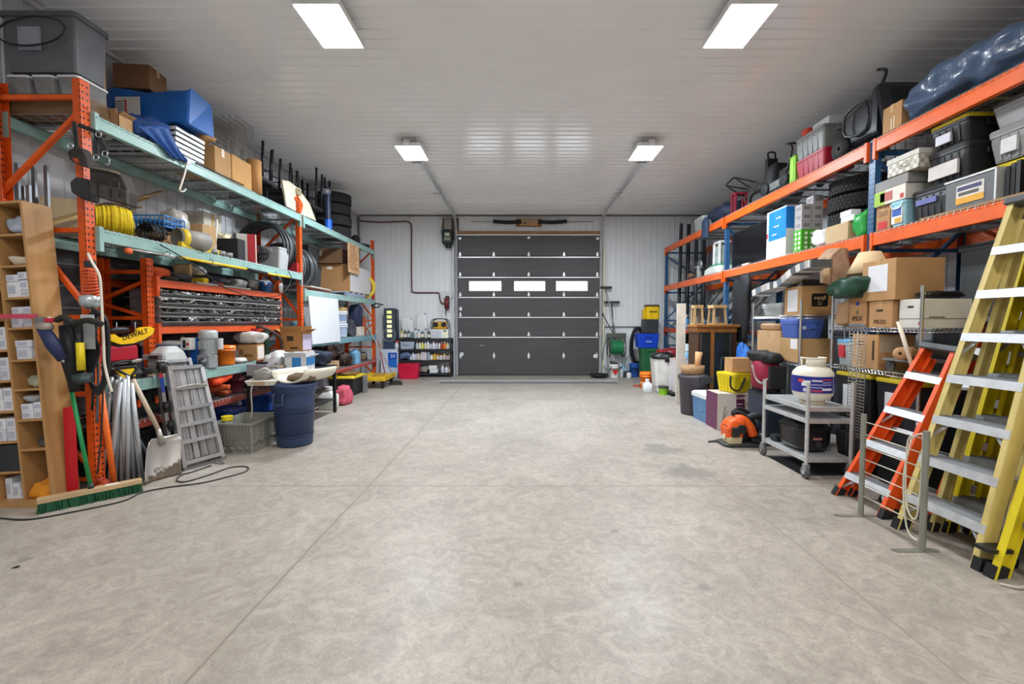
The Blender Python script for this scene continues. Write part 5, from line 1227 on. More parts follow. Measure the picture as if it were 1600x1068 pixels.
for z in (.05, .27, .50, .73, .96, 1.19, 1.42, 1.65, 1.88, 2.08): part('shelf', MB().box(-BKW * 2, -BKW - .018, 0, DEP - .006, z - .016, z), mel, t)
part('plinth', MB().box(-BKW * 2 - .3, .06, -.06, -.002, 0, .05), mel, t)
def inb(o, x, y, z): 
    o.matrix_world = BM @ Matrix.Translation((x, y, z)) @ Euler((0, 0, random.uniform(-.05, .05))).to_matrix().to_4x4(); return o
wb = ('dfe0e6', 'd6d8e0', 'e4e4e8')
def wbox(label, x, z, s, c=None, y=.10):
    o = carton(label, (0, 0, 0), s, c=c or random.choice(wb), tape=False, name='small_box', lab=('n', .15, .7, .25, .75, 'b9bdcc'), group='small white boxes in the bookcase')
    return inb(o, x, y, z + .001)
names = []
def stack(col, z, items, desc):
    x1 = -BKW * col - .018 if col else -.018
    for i, (dx, dz, w, h) in enumerate(items):
        wbox('small white box, %s in the %s' % (('left', 'right', 'upper left', 'upper right', 'top', 'topmost')[i] + ' one', desc), x1 - .003 - dx - w / 2, z + dz, (w, .16, h))
stack(0, 1.575, [(.08, 0, .10, .115), (.002, 0, .07, .05), (.09, .118, .09, .05), (.01, .053, .075, .07), (.02, .13, .07, .055)], 'pigeonhole third from the top')
stack(0, 1.35, [(.09, 0, .085, .10), (.0, 0, .085, .10), (.09, .102, .075, .05), (.0, .102, .085, .05)], 'pigeonhole behind the red strap')
stack(0, 1.11, [(.05, 0, .11, .09), (.045, .092, .12, .05)], 'pigeonhole under the red strap')
stack(0, .66, [(.08, 0, .09, .06), (.0, 0, .075, .06), (.08, .061, .09, .05), (.0, .061, .075, .06)], 'pigeonhole fourth from the bottom')
for k, z in enumerate((.50, .73, .96, 1.19)): stack(1, z, [(.1, 0, .075, .09), (.01, 0, .08, .09), (.1, .091, .075, .08), (.01, .091, .08, .08)], 'second column, %s full row' % ORD[k])
o = soft('plastic_bag', 'clear plastic bag of fittings in the topmost pigeonhole', 'bag', (0, 0, 0), (.17, .16, .16), 'a9b2c4', amp=.4, seed=101, rough=.25, var=.35); inb(o, -.11, .11, 2.041)
o = soft('work_glove', 'off-white work glove on the second pigeonhole from the top', 'glove', (0, 0, 0), (.14, .15, .07), 'c9bda8', amp=.5, seed=102); inb(o, -.10, .10, 1.811)
o = soft('work_glove', 'green-grey glove and tags in the fifth pigeonhole from the bottom', 'glove', (0, 0, 0), (.16, .15, .10), '9b9c84', amp=.6, seed=103, var=.4); inb(o, -.10, .10, .891)
o = soft('tape_roll_pile', 'white paper roll beside the small boxes under the red strap', 'paper roll', (0, 0, 0), (.05, .14, .09), 'd5cfc6', amp=.3, seed=104); inb(o, -.045, .10, 1.111)
o = soft('plastic_bag', 'silver bag lying over the white boxes below the glove', 'bag', (0, 0, 0), (.13, .13, .06), 'a8a8ac', amp=.5, seed=105, rough=.3); inb(o, -.12, .10, .775)
o = soft('dark_rags', 'dark rag with pale packets in the third pigeonhole from the bottom', 'rag', (0, 0, 0), (.15, .15, .07), '4a4745', amp=.6, seed=106, var=.7); inb(o, -.09, .10, .436)
o = soft('orange_gloves', 'orange rubber glove in the bottom pigeonhole', 'glove', (0, 0, 0), (.16, .17, .12), 'd98a1e', amp=.6, fr=12, seed=107); inb(o, -.10, .10, .051)
o = carton('dark grey drawer-like box low in the second column of the bookcase', (0, 0, 0), (.16, .16, .20), c='34363c', tape=False, name='storage_box'); inb(o, -.3165, .09, .271)
for i in range(3): wbox('white box tumbled in the bottom of the second column, %s one' % ORD[i], -.25 - .055 * i, .05 + .001, (.05, .14, (.07, .12, .16)[i]))
# ================================================================== HANGING ON THE NEAR POST
yh = 3.50
a, b_ = P(0, 494, Y=3.30), P(60, 494, Y=3.30)
solo('ratchet_strap', 'pink-red webbing strap stretched across the front of the bookcase', 'strap', MB().bar((-.30, 0, 0), b_ - a, .002, .034, (0, 0, 1)), m('c94a5e', .6), a)
t = T('ratchet_buckle', 'metal ratchet buckle with black and yellow webbing at the end of the red strap', 'buckle', P(82, 500, Y=3.30))
part('ratchet', MB().cb(-.07, 0, 0, .10, .04, .05), m('8f8b88', .35, .8), t, bev=.006); part('red_lever', MB().cb(0, -.01, 0, .06, .05, .03), m('c5203a', .5), t, bev=.006); part('webbing', MB().tube(spline([(.03, 0, 0), (.10, -.01, .02), (.16, .0, -.02), (.26, 0, .0), (.36, 0, -.03)]), .022, 6), m('26251f', .7, var=.5, scale=40), t)
def hang(name, label, cat, p0, p1, r, c, x=None, y=3.42, extra=None, **k):
    a = P(*p0, Y=y); b = P(*p1, Y=y); t = T(name, label, cat, a); part('body' if not extra else 'shaft', MB().tube([(0, 0, 0), (b - a).lerp(Vector(), .5), b - a], r if isinstance(r, list) else [r, r, r], 12), m(c, k.get('rough', .55), var=.15), t); return t, b - a
t, e = hang('umbrella', 'furled navy umbrella hanging slantwise on the bookcase side', 'umbrella', (67, 512), (97, 562), [.035, .045, .026], '202a52', y=3.24); part('ferrule', MB().tube([e, e * 1.08], [.012, .006], 8), m('aaaaaa', .4, .6), t); part('strap_end', MB().blob((0, 0, -.02), (.05, .04, .03), amp=.3), m('9c9188', .5, .4), t)
t, e = hang('bag_strap', 'long black folded chair bag hanging beside the bookcase', 'bag', (104, 508), (118, 612), [.045, .06, .03], '1a1b1f', y=3.38)
t, e = hang('bag_strap', 'narrow black tool sleeve hanging next to the yellow handle', 'bag', (120, 500), (124, 590), [.03, .04, .03], '24262b', y=3.42)
t, e = hang('hedge_shears', 'long-handled tool with bright yellow grip hanging by the near post', 'tool', (122, 505), (126, 580), [.020, .02, .02], '2a2a2c', y=3.36)
ya, yb = P(125, 535, Y=3.34) - t.location, P(127, 578, Y=3.34) - t.location; part('yellow_grip', MB().tube([ya, yb], .026, 12), m('e6cf1e', .45), t); part('head', MB().blob(P(127, 590, Y=3.34) - t.location, (.06, .05, .04), amp=.5, fr=14, flat=False), m('3d4b4c', .5, .4), t)
t = T('air_hose', 'black hose looped over the near orange post with a grey label', 'hose', P(150, 520, Y=3.44)); mb = MB()
for k in range(6): mb.tube(spline([(-.07 + k * .022, -.01 * k, -.02), (-.085 + k * .02, 0, .10), (0, -.02 * (k % 2), .14 + .008 * k), (.07 + .004 * k, 0, .08), (.06 + .006 * k, -.01, -.30), (.02, -.02, -.42 - .01 * k), (-.06, 0, -.36), (-.085 + k * .02, 0, -.15)], 4, True), .011, 6, closed=True)
part('loops', mb, m('202124', .5), t); part('label', MB().box(-.04, .045, -.06, -.055, -.12, .08), m('9a9da0', .5), t); part('tag', MB().box(-.05, .05, -.066, -.06, .09, .14), m('cfd2d6', .5), t)
t = T('drop_light_reel', 'orange cord wound round a hook above a round silver lamp head', 'work light', P(147, 468, Y=3.48)); mb = MB()
for k in range(9): mb.tube(spline([(-.06, -.03 + .004 * (k % 3), .03 + k * .024), (0, -.05, .02 + k * .026), (.065 - .003 * k, -.03, .035 + k * .023), (0, .0, .045 + k * .023)], 4, True), .0085, 6, closed=True)
part('orange_cord', mb, m('d9603c', .55), t)
part('lamp_head', MB().lathe([(1e-4, -.075), (.035, -.072), (.062, -.045), (.068, -.01), (.066, .02), (.04, .035), (1e-4, .038)], (0, -.03, 0), 22), m('b9c3c8', .25, .6), t); part('hook', MB().cb(0, -.02, .27, .06, .04, .05), m('2b2f38', .5), t)
cd = [P(u, v, Y=3.40) for u, v in ((137, 395), (143, 408), (155, 430), (158, 460), (160, 500), (162, 540), (163, 565), (168, 590), (175, 612))]
solo('extension_cord', 'cream cord running down from the near post past the lamp reel', 'cord', MB().tube(spline(cd, 5), .009, 6), m('ded5c6', .5))
cd = [P(u, v, Y=3.42) for u, v in ((160, 500), (161, 600), (158, 680), (152, 740))]
solo('extension_cord', 'thin black cord hanging straight down along the near post', 'cord', MB().tube(spline(cd, 5), .006, 6), m('222224', .5))
t = T('chainsaw_guard', 'yellow DEWALT blade guard hanging in front of the small orange rack', 'blade guard', P(200, 525, X=-3.33)); o3 = t.location.copy(); x_ = -3.33
pl = [P(u, v, X=x_) - o3 for u, v in ((159, 522), (159, 527), (168, 532), (186, 538), (205, 536), (222, 530), (236, 521), (238, 513), (231, 510), (217, 511), (211, 514), (211, 518), (196, 526), (183, 527), (176, 522))]
part('guard_plate', MB().poly(pl, (1, 0, 0), .02), m('e8b90f', .4), t); part('black_spine', MB().tube([p + Vector((-.01, 0, -.012)) for p in pl[2:8]], .012, 6), black_pl(), t)
me_p = P(208, 522, X=x_) - o3; text('DEWALT', .062, m('161412', .5), t, (me_p.x + .0225, me_p.y, me_p.z), (PI / 2, R(-13), PI / 2), 'lettering', sx=1.05)
part('black_handle', MB().blob(P(184, 520, X=-3.36) - o3, (.03, .09, .025), amp=.3), black_pl(), t)
for u in (182, 211): part('hanger_wire', MB().rod(P(u, 503, X=-3.34) - o3, P(u, 520, X=-3.34) - o3, .004, 5), galv, t)
# tool belt
o3 = P(175, 290, Y=3.42); t = T('tool_belt', 'worn dark leather and canvas tool pouches hanging from the top of the near post', 'tool belt', o3); lt = m('332e2b', .75, var=.3, scale=14, bump=.2, bs=30); lt2 = m('2f2f32', .7, var=.3)
def pp_(u, v, y=3.42): return P(u, v, Y=y) - o3
part('pouch', MB().poly([pp_(u, v) for u, v in ((139, 258), (166, 262), (186, 270), (194, 285), (199, 300), (198, 321), (180, 316), (160, 310), (140, 303))], (0, 1, 0), .10), lt, t, bev=.012)
part('front_pocket', MB().poly([pp_(u, v, 3.39) for u, v in ((141, 284), (165, 289), (197, 297), (197, 318), (178, 314), (141, 303))], (0, 1, 0), .03), m('45403b', .75, var=.3, scale=16), t, bev=.006)
for u in (152, 172, 186): part('pocket_divider', MB().bar(pp_(u, 285, 3.385), pp_(u, 308, 3.385), .008, .008), lt2, t)
part('pouch_rim', MB().tube([pp_(139, 261, 3.40), pp_(165, 265, 3.40), pp_(186, 271, 3.40)], .009, 6), m('7c7368', .6), t)
part('side_pouch', MB().poly([pp_(u, v, 3.45) for u, v in ((108, 284), (118, 275), (136, 279), (140, 300), (136, 314), (126, 310), (110, 300))], (0, 1, 0), .10), lt2, t, bev=.012)
part('upper_pouch', MB().poly([pp_(u, v, 3.47) for u, v in ((104, 238), (112, 225), (126, 230), (134, 245), (136, 262), (124, 258), (108, 250))], (0, 1, 0), .08), lt, t, bev=.012)
part('red_lining', MB().poly([pp_(u, v, 3.462) for u, v in ((113, 246), (121, 247), (124, 255), (116, 252))], (0, 1, 0), .006), m('b84a2c', .7), t)
part('strap', MB().bar(pp_(150, 205), pp_(166, 240), .04, .006, (0, 1, 0)), lt2, t); part('strap', MB().bar(pp_(150, 205), pp_(151, 245), .03, .006, (0, 1, 0)), lt2, t)
part('strap', MB().bar(pp_(122, 195, 3.5), pp_(150, 206, 3.5), .03, .006, (0, 1, 0)), lt2, t); part('strap', MB().bar(pp_(116, 190, 3.52), pp_(120, 228, 3.52), .03, .006, (0, 1, 0)), lt2, t)
for u, v in ((164, 240), (150, 246), (110, 228), (154, 210)): part('d_ring', MB().ring(pp_(u, v, 3.41), .02, .004, 14, 'y', 5), m('c9c9c9', .25, .9), t)
part('carabiner', MB().tube(spline([pp_(u, v, 3.41) for u, v in ((166, 243), (171, 250), (169, 258), (164, 255))], 4), .005, 6), m('bcbcbc', .25, .9), t)
# push broom
l_, r_ = P(58, 801, Z=0), P(222, 766, Z=0); o3 = (l_ + r_) / 2; t = T('push_broom', 'wide push broom with pale wood head and dark green bristles', 'broom', o3); ax = (r_ - l_) / 2; axn = ax.normalized(); nn = Vector((-axn.y, axn.x, 0))
part('head', MB().bar(-ax + Vector((0, 0, .085)), ax + Vector((0, 0, .085)), .07, .035, (0, 0, 1)), wood('c7a981', ax=(.2, .2, 1)), t, bev=.004)
mb = MB(); rnd = random.Random(8)
for i in range(150):
    for j in range(5):
        p = -ax * .985 + ax * 1.97 * ((i + rnd.random()) / 150) + nn * (-.026 + .013 * j) + Vector((0, 0, .068)); q = p + Vector((rnd.uniform(-.01, .01), rnd.uniform(-.01, .01), 0)) + nn * (-.028 + .014 * j) * .7; q.z = .002
        mb.tube([p, q], .0032, 3, cap=False, smooth=False)
part('bristles', mb, m('1d5636', .7, var=.3, scale=60), t, kind='stuff')
part('head_label', MB().bar(ax * .25 + Vector((0, 0, .1028)), ax * .52 + Vector((0, 0, .1028)), .05, .001, (0, 0, 1)), m('d9d5cf', .6), t)
hp = -ax * .02 + Vector((0, 0, .095)); ht = P(112, 612, Y=3.42) - o3; part('handle', MB().tube([hp, ht], [.014, .0135], 12), m('1f8a4c', .4), t); part('socket', MB().tube([hp, hp.lerp(ht, .06)], [.02, .018], 10), m('2b3a34', .5), t)
part('handle_top', MB().tube([ht, ht + (ht - hp) * .32], .014, 12), black_pl(), t)
a = P(114, 774, Y=3.47); a.z = .02; solo('spirit_level', 'red level standing upright between the bookcase and the post', 'level', MB().box(-.018, .018, -.03, .03, 0, .70), m('c4202a', .45, var=.05), a)
a = P(180, 765, Z=.02); solo('orange_pole', 'orange pole leaning against the foot of the near post', 'pole', MB().rod((0, 0, 0), P(157, 606, Y=3.52) - a, .02, 12), m('ea6a20', .45), a)
t = T('cord_reel', 'round coil of red cord at the base of the near post', 'cord', P(158, 762, Y=3.53)); t.location.z = .075; part('coil', coil(MB(), (0, 0, 0), .055, .007, 6, 'y', .012), m('b8482f', .6), t)
t.location.z = .067
# pvc rails and thin rods by the left wall
for i in range(11):
    p = P(2 + i * 6 + (12 if i > 6 else 0), 320, Y=3.9 + .0 * i); x = max(p.x, WL + .03)
    solo('steel_track', 'thin grey steel stud leaning on the wall above the bookcase, %s from the left' % (ORD[i] if i < 10 else 'eleventh'), 'metal stud', MB().bar((0, 0, 0), (-.0, .03, 2.32 + .18 * ((i * 5) % 3)), .03, .02, (0, 1, 0)), m(('6f7276', '8b8e91', '9c9fa2')[i % 3], .4, .6), (x + .012 * i, 3.70 + .03 * (i % 4), .002), group='studs standing behind the bookcase')
# ================================================================== BACK WALL, LEFT OF THE DOOR
yb_ = BX - .045
cd = [P(u, v, Y=yb_) for u, v in ((563, 345), (592, 347), (625, 346), (636, 346), (641, 349), (643, 356), (643, 400), (643.5, 450), (646, 456), (658, 457), (680, 457), (686, 458), (687, 466), (690, 473), (696, 474))]
solo('air_pipe', 'dark red-brown air line running along the back wall down to the hose reel', 'pipe', MB().tube(spline(cd, 4), .018, 8), m('6b4448', .5))
p = P(698.5, 474, Y=BX - .12); t = T('hose_reel', 'dark red retractable air hose reel mounted on the back wall', 'hose reel', p)
part('casing', MB().lathe([(1e-4, -.05), (.15, -.05), (.165, -.03), (.165, .03), (.15, .05), (1e-4, .05)], (0, .0, 0), 24, 'x'), m('6c2228', .4), t); part('mount', MB().box(-.05, .05, .04, .105, -.05, .2), m('2a2a2b', .5), t); part('hose_end', MB().tube(spline([(-.02, -.05, -.13), (-.03, -.05, -.20), (-.04, -.04, -.25), (-.02, -.03, -.30)]), .012, 6), m('3a3436', .5), t)
solo('junction_box', 'flat white junction box above the red hose reel', 'junction box', MB().box(-.14, .14, 0, .03, -.09, .09), m('dfe0e0', .5), P(699, 460, Y=BX - .046))
t = T('wall_switch', 'black door control switch on the jamb left of the door', 'switch', P(712.5, 509, Y=BX - .09)); part('box', MB().box(-.035, .035, 0, .04, -.1, .1), black_pl(), t); part('keypad', MB().box(-.05, .01, 0, .04, -.2, -.13), m('222', .5) if False else black_pl(.6), t)
# plastic shelving with bottles
SX0, SX1, SY = P(622, 560, Y=11.22).x, P(706, 560, Y=11.22).x, 11.22
sw = SX1 - SX0; t = T('plastic_shelving', 'black four-tier plastic shelving full of bottles against the back wall', 'shelving unit', ((SX0 + SX1) / 2, SY + .19, 0)); bp_ = m('232830', .5)
TZ = (.10, .425, .70, .975)
for z in TZ: part('shelf', MB().box(-sw / 2, sw / 2, -.19, .19, z - .05, z - .008).box(-sw / 2 + .02, sw / 2 - .02, -.17, .17, z - .008, z), bp_, t)
for sx in (-1, 1):
    for sy in (-.16, .16): part('leg', MB().cyl((sx * (sw / 2 - .03), sy, 0), .028, TZ[-1] - .02, 12), bp_, t)
rnd = random.Random(12)
def row(z, x0, x1, specs, tier, y=SY + .09):
    n = len(specs)
    for i, (c, cap, r, h, l) in enumerate(specs):
        x = SX0 + (SX1 - SX0) * (x0 + (x1 - x0) * (i + .5) / n)
        bottle('%s, %s in the %s' % (l, ORD[i] if i < 10 else ORD[i - 10] + ' after ten', tier), (x, y + rnd.uniform(-.01, .03), z + .001), r * .9, min(h, .26) * (.84 if tier != 'top row' else 1), c, cap, lab=rnd.choice((None, 'e8e2d2', 'c5cbd8')), group='bottles on the black plastic shelving')
row(TZ[2], .31, .99, [('cfd2c8', 'f0f0f0', .035, .21, 'pale bottle'), ('e6e2d8', 'c23a34', .045, .23, 'cream bottle with red cap'), ('d9dd6a', 'dcdcdc', .04, .21, 'lime yellow bottle'), ('dfe1e2', 'efefef', .04, .24, 'white bottle'), ('dcdde6', 'f5f5f5', .048, .26, 'wide white bottle'), ('d4d6e0', '7a7fb8', .035, .18, 'short lilac-capped bottle'), ('e3e3ea', 'f2f2f2', .045, .23, 'white bottle'), ('cfd2e6', 'a6a9c8', .035, .22, 'pale violet bottle'), ('e4dfe0', 'c94b6a', .036, .22, 'white bottle with pink cap'), ('c43a36', 'dcdcdc', .03, .2, 'red bottle'), ('e8833a', 'f0f0f0', .045, .22, 'orange bottle'), ('ecc24a', 'f0f0f0', .04, .19, 'amber bottle'), ('e2e4e6', 'f4f4f4', .048, .23, 'tall white bottle')], 'upper bottle row')
row(TZ[1], .20, .43, [('c9d6e4', 'f2f2f2', .045, .16, 'pale blue bottle'), ('dfe6ee', 'f2f2f2', .045, .22, 'white bottle'), ('c4d3e8', '6a86b0', .045, .22, 'light blue bottle'), ('d2c9b8', '8c4a34', .045, .26, 'beige bottle with brown cap'), ('cfe0da', 'e8e8e8', .04, .2, 'pale green bottle')], 'middle row left')
row(TZ[1], .58, .99, [('ece8dd', 'f4f4f4', .055, .16, 'squat cream bottle'), ('d9a83a', 'e8c24a', .055, .20, 'golden yellow bottle'), ('cf9a42', 'a65a2c', .05, .19, 'amber bottle'), ('ede0c0', '9c4a3a', .04, .17, 'cream bottle with brown cap'), ('e2bf62', 'efe6c8', .045, .2, 'honey bottle'), ('b3a49a', '7b4a3c', .045, .15, 'dull brown bottle'), ('c9b68c', 'efe6d8', .05, .22, 'tan bottle')], 'middle row right')
row(TZ[3], .02, .60, [('a9a45a', '303236', .05, .24, 'olive bottle'), ('3a3d42', '2b2b2b', .045, .2, 'black bottle'), ('4b4f55', 'c9c9c9', .05, .22, 'dark grey can'), ('6a8a86', '303236', .04, .16, 'teal grey bottle'), ('dfe4e8', '2b4f7a', .05, .24, 'white bottle with navy cap'), ('c8d3dc', '3a3d42', .05, .22, 'pale can'), ('55606a', 'd9d9d9', .045, .2, 'slate can'), ('cfd6d4', '2b2b2b', .045, .24, 'light bottle'), ('3e4247', '8d9298', .05, .18, 'charcoal can')], 'top row')
row(TZ[0], .78, .99, [('dfe6ea', 'f2f2f2', .045, .22, 'white spray bottle'), ('e8e8ea', 'f4f4f4', .05, .18, 'white bottle'), ('b97a4a', '7a3a2a', .05, .22, 'copper brown bottle')], 'bottom row')
X_ = lambda k: SX0 + sw * k
tote('clear blue-grey bin at the left of the upper bottle row', (X_(.15), SY + .17, TZ[2] + .001), (.40, .3, .19), c='a9b9c8', lid=None, ribs=False, name='clear_bin', cat='bin')
soft('blue_bag', 'slate blue bag stuffed at the left of the middle bottle row', 'bag', (X_(.11), SY + .17, TZ[1] + .001), (.28, .3, .2), '5e7496', amp=.4, seed=120)
carton('pale pink-white carton standing in the middle bottle row', (X_(.47), SY + .14, TZ[1] + .001), (.15, .2, .21), c='cfc6cc', tape=False)
carton('blue-grey carton next to the pale pink one', (X_(.56), SY + .14, TZ[1] + .001), (.06, .2, .2), c='9aa6bf', tape=False)
soft('grey_bag', 'lumpy grey bag on the bottom tier behind the crimson bucket', 'bag', (X_(.46), SY + .2, TZ[0] + .001), (.26, .3, .15), '8f8780', amp=.4, seed=121)
for i in range(2): carton('white flat packet on the bottom tier, %s one' % ('lower', 'upper')[i], (X_(.65) - .02 * i, SY + .14, TZ[0] + .001 + i * .095), (.2, .2, .09), c='dde1e4', tape=False, name='packet')
t = T('microwave', 'white microwave oven at the right end of the black shelving top', 'microwave', (X_(.77), SY + .17, TZ[3] + .001)); part('case', MB().box(-.22, .22, -.16, .16, 0, .22), m('e9eaeb', .4), t, bev=.008); part('door', MB().box(-.2, .06, -.17, -.16, .03, .19), m('c8ccd4', .3), t); part('control_panel', MB().box(.09, .2, -.165, -.16, .03, .2), m('e6e8c8', .4), t); part('display', MB().box(.10, .18, -.168, -.165, .17, .195), m('22262a', .3), t)
t = T('jobsite_radio', 'yellow and black jobsite radio in a tube cage on top of the microwave', 'radio', (X_(.77), SY + .15, TZ[3] + .222)); part('body', MB().box(-.16, .16, -.09, .09, .01, .20), m('d39a1c', .45), t, bev=.02)
for s_ in (-.1, .1): part('speaker', MB().cyl((s_, -.105, .12), .062, .02, 20, 'y'), black_pl(), t)
part('dial_panel', MB().box(-.035, .035, -.1, -.09, .06, .18), m('c9a43a', .4), t)
for y in (-.12, .12): part('cage_bar', MB().tube(spline([(-.2, y, .01), (-.22, y, .1), (-.17, y, .24), (0, y, .27), (.17, y, .24), (.22, y, .1), (.2, y, .01)], 4), .012, 8), m('2a2d30', .5), t)
for i, (u0, u1, v0, v1, l) in enumerate(((626, 645, 497, 527, 'low square'), (650, 667, 489, 528, 'tallest pointed'), (668, 677, 503, 527, 'narrow right-hand'))):
    a, b_ = P(u0, v1, Y=11.5), P(u1, v0, Y=11.5); w_ = b_.x - a.x; h_ = b_.z - TZ[3] if False else b_.z - a.z
    t = T('hanging_bag', '%s white plastic sack hanging on the wall over the shelving' % l, 'bag', ((a.x + b_.x) / 2, 11.55, a.z)); part('sack', MB().blob((0, 0, 0), (w_ / 2, .05, h_ / 2), amp=.15, fr=5, seed=i, e=.45), m('e9ebee', .45, var=.03), t); part('hook', MB().cb(w_ * .3, 0, h_ - .02, .03, .06, .03), black_pl(), t)
tote('bright crimson open plastic laundry tub on the floor by the shelving', (P(640, 590, Y=11.0).x, 10.98, 0), (.50, .36, .36), c='cf1842', lid=None, ribs=False, name='plastic_tub', cat='tub', taper=.9)
# machine on the white and blue cabinet
a, b_ = P(595, 590, Y=11.15), P(621, 545, Y=11.15)
t = T('water_cabinet', 'white and bright blue boxed cabinet in the back left corner', 'cabinet', ((a.x + b_.x) / 2, 11.37, 0)); w_ = b_.x - a.x
part('body', MB().box(-w_ / 2, w_ / 2, -.2, .2, 0, .70), m('d6e2f0', .4), t, bev=.006); part('blue_panel', MB().box(-.03, w_ / 2 - .02, -.204, -.2, .25, .62), m('2f76d6', .4), t); part('blue_top_band', MB().box(-.03, w_ / 2 - .02, -.207, -.204, .45, .62), m('1759c4', .4), t); text('50', .12, m('eef4fa', .5), t, (.09, -.209, .53), (PI / 2, 0, 0))
t = T('charging_tower', 'dark upright tower with six yellow-green lit squares on the white cabinet', 'tower', ((a.x + b_.x) / 2 - .01, 11.4, .702)); part('case', MB().box(-.16, .12, -.1, .1, .18, 1.03), m('4a5462', .4), t, bev=.01); part('base', MB().box(-.16, .12, -.12, .12, 0, .18), m('3d4b62', .4), t, bev=.01); part('side_panel', MB().box(.12, .17, -.08, .1, .2, 1.0), m('343c48', .4), t)
for i in range(6): part('indicator', MB().box(-.075, .045, -.106, -.1, .30 + i * .118, .375 + i * .118), m('dfe88a' if i > 3 else 'e8eab8', .4, emit=.7), t)
part('wire_guard', MB().ring((-.02, -.13, .35), .16, .006, 24, 'y', 5), m('b9c4d0', .4), t)
t = T('spray_jug', 'small white jug with red trigger on the white cabinet', 'jug', ((a.x + b_.x) / 2 + .17, 11.24, .702)); part('body', MB().lathe([(1e-4, 0), (.05, 0), (.055, .1), (.02, .17), (1e-4, .17)]), m('d8e0ea', .4), t); part('trigger', MB().cb(.02, 0, .19, .08, .03, .04), m('d9452f', .5), t)
# brooms at the last left post
def broom(label, foot, top, c, hc, hw_=.14):
    t = T('broom', label, 'broom', foot); e = Vector(top) - Vector(foot)
    part('handle', MB().tube([(0, 0, .10), e], .012, 8), m(c, .5), t); part('head', MB().loft([(0, 0, 0, hw_, .035, .01), (.06, 0, 0, hw_ * .9, .03, .01), (.10, 0, 0, hw_ * .6, .02, .01)], 3), m(hc, .8), t)
f = P(619, 601, Z=0); broom('black-bristled push broom with grey handle by the last left post', f, P(592, 527, X=f.x - .42) if False else (XL + .03, f.y - .1, 1.35), '9a9488', '2e2e2a')
f = P(603, 596, Z=0); broom('broom with red handle leaning behind the yellow cart', f, (XL + .05, f.y + .1, .95), 'b0282c', '45443f', .1)
t = T('string_trimmer', 'thin curved trimmer shaft leaning on the wall in the back left corner', 'trimmer', (-3.72, 11.32, 0)); part('shaft', MB().tube(spline([(0, 0, .02), (-.06, .05, .6), (-.16, .1, 1.1), (-.20, .12, 1.55)]), .012, 8), m('6d7278', .4, .3), t); part('guard', MB().blob((.03, -.04, 0), (.09, .08, .04), amp=.3, seed=7), m('b9bec4', .5), t)
t = T('post_clamp', 'black spring clamp on the last orange post at deck height', 'clamp', (XL + .01, 10.42, 1.76)); part('jaw', MB().tube(spline([(-.1, 0, 0), (0, -.03, .05), (.12, -.03, .03), (.19, -.02, .02)]), .018, 6), m('3a3836', .5, .3), t); part('jaw', MB().tube(spline([(-.06, 0, -.03), (.05, -.03, -.04), (.12, -.03, .0)]), .015, 6), m('3a3836', .5, .3), t)
# ================================================================== BACK WALL, RIGHT OF THE DOOR
cd = [P(u, v, Y=yb_) for u, v in ((944, 526), (944, 511), (946, 510), (1000, 510), (1004, 508), (1006, 503))]
solo('wall_conduit', 'thin grey conduit on the back wall right of the door', 'conduit', MB().tube(spline(cd, 3), .014, 6), m('9fa1a3', .4, .4))
solo('outlet_box', 'small white outlet box at the end of the wall conduit', 'outlet', MB().box(-.06, .06, 0, .04, -.06, .06), m('e6e6e6', .5), P(1006, 502, Y=BX - .06))
t = T('garden_hose_reel', 'garden hose reel cart with bright green hose against the back wall', 'hose reel', (P(962, 540, Y=11.45).x, 11.38, 0))
part('drum', MB().lathe([(.03, -.16), (.15, -.16), (.15, .16), (.03, .16)], (0, 0, .74), 24, 'x'), m('2f7a4f', .5), t)
mb = MB()
for k in range(10): mb.ring((-.135 + k * .03, 0, .74), .165 + .008 * (k % 2), .014, 24, 'x', 6)
part('green_hose', mb, m('2f8a58', .4), t)
for sx in (-.19, .19): part('side_wheel', MB().ring((sx, 0, .74), .24, .014, 26, 'x', 6).rod((sx, -.23, .74), (sx, .23, .74), .01, 6).rod((sx, 0, .5), (sx, 0, .98), .01, 6), m('4d524c', .5), t); part('frame_leg', MB().tube([(sx * 1.2, -.12, 0), (sx, 0, .74), (sx * .9, .08, 1.08)], .014, 8), m('b7bab8', .4, .4), t)
part('top_grip', MB().box(-.24, .26, .03, .12, .98, 1.1), m('5d5f55', .6), t, bev=.02); part('loose_hose', MB().tube(spline([(-.24, .1, .95), (-.30, .12, .7), (-.31, .14, .4), (-.26, .15, .2), (-.1, .17, .13), (.2, .18, .12), (.3, .18, .5)]), .012, 6), m('5f7a6c', .5), t)
for i, ((u, v), (u2, v2), c, l, hw_) in enumerate((((947, 449), (962, 520), 'b9bab8', 'pale squeegee pole with grey head, tallest behind the hose reel', .15), ((956, 472), (960, 530), '3a3b3c', 'dark window brush with wide black head above the hose reel', .2), ((942, 491), (962, 528), '2b2c2e', 'short black-tipped pole slanting over the hose reel', .02))):
    a = P(u, v, Y=11.5); b_ = P(u2, v2, Y=11.42); t = T('wash_brush', l, 'brush', b_); part('pole', MB().rod((0, 0, 0), a - b_, .012, 8), m(c, .4, .3), t); part('head', MB().cb((a - b_).x, (a - b_).y, (a - b_).z, hw_ * 2, .06, .06), m('3b3c3e', .7), t, bev=.01)
t = bucket('white bucket with a red triangle logo near the right door jamb', (P(960.5, 590, Y=11.05).x, 11.12, 0), .13, .34, 'e9e8e4', fill='4a4a4a'); tm = MB().poly([(-.085, -.137, .21), (0, -.132, .07), (.085, -.137, .21)], (0, -1, 0), .004); part('triangle_logo', tm, m('c8242e', .5), t); part('leaf_mark', MB().poly([(-.02, -.142, .205), (0, -.142, .235), (.02, -.142, .205), (0, -.142, .19)], (0, -1, 0), .003), m('2f7a45', .5), t)
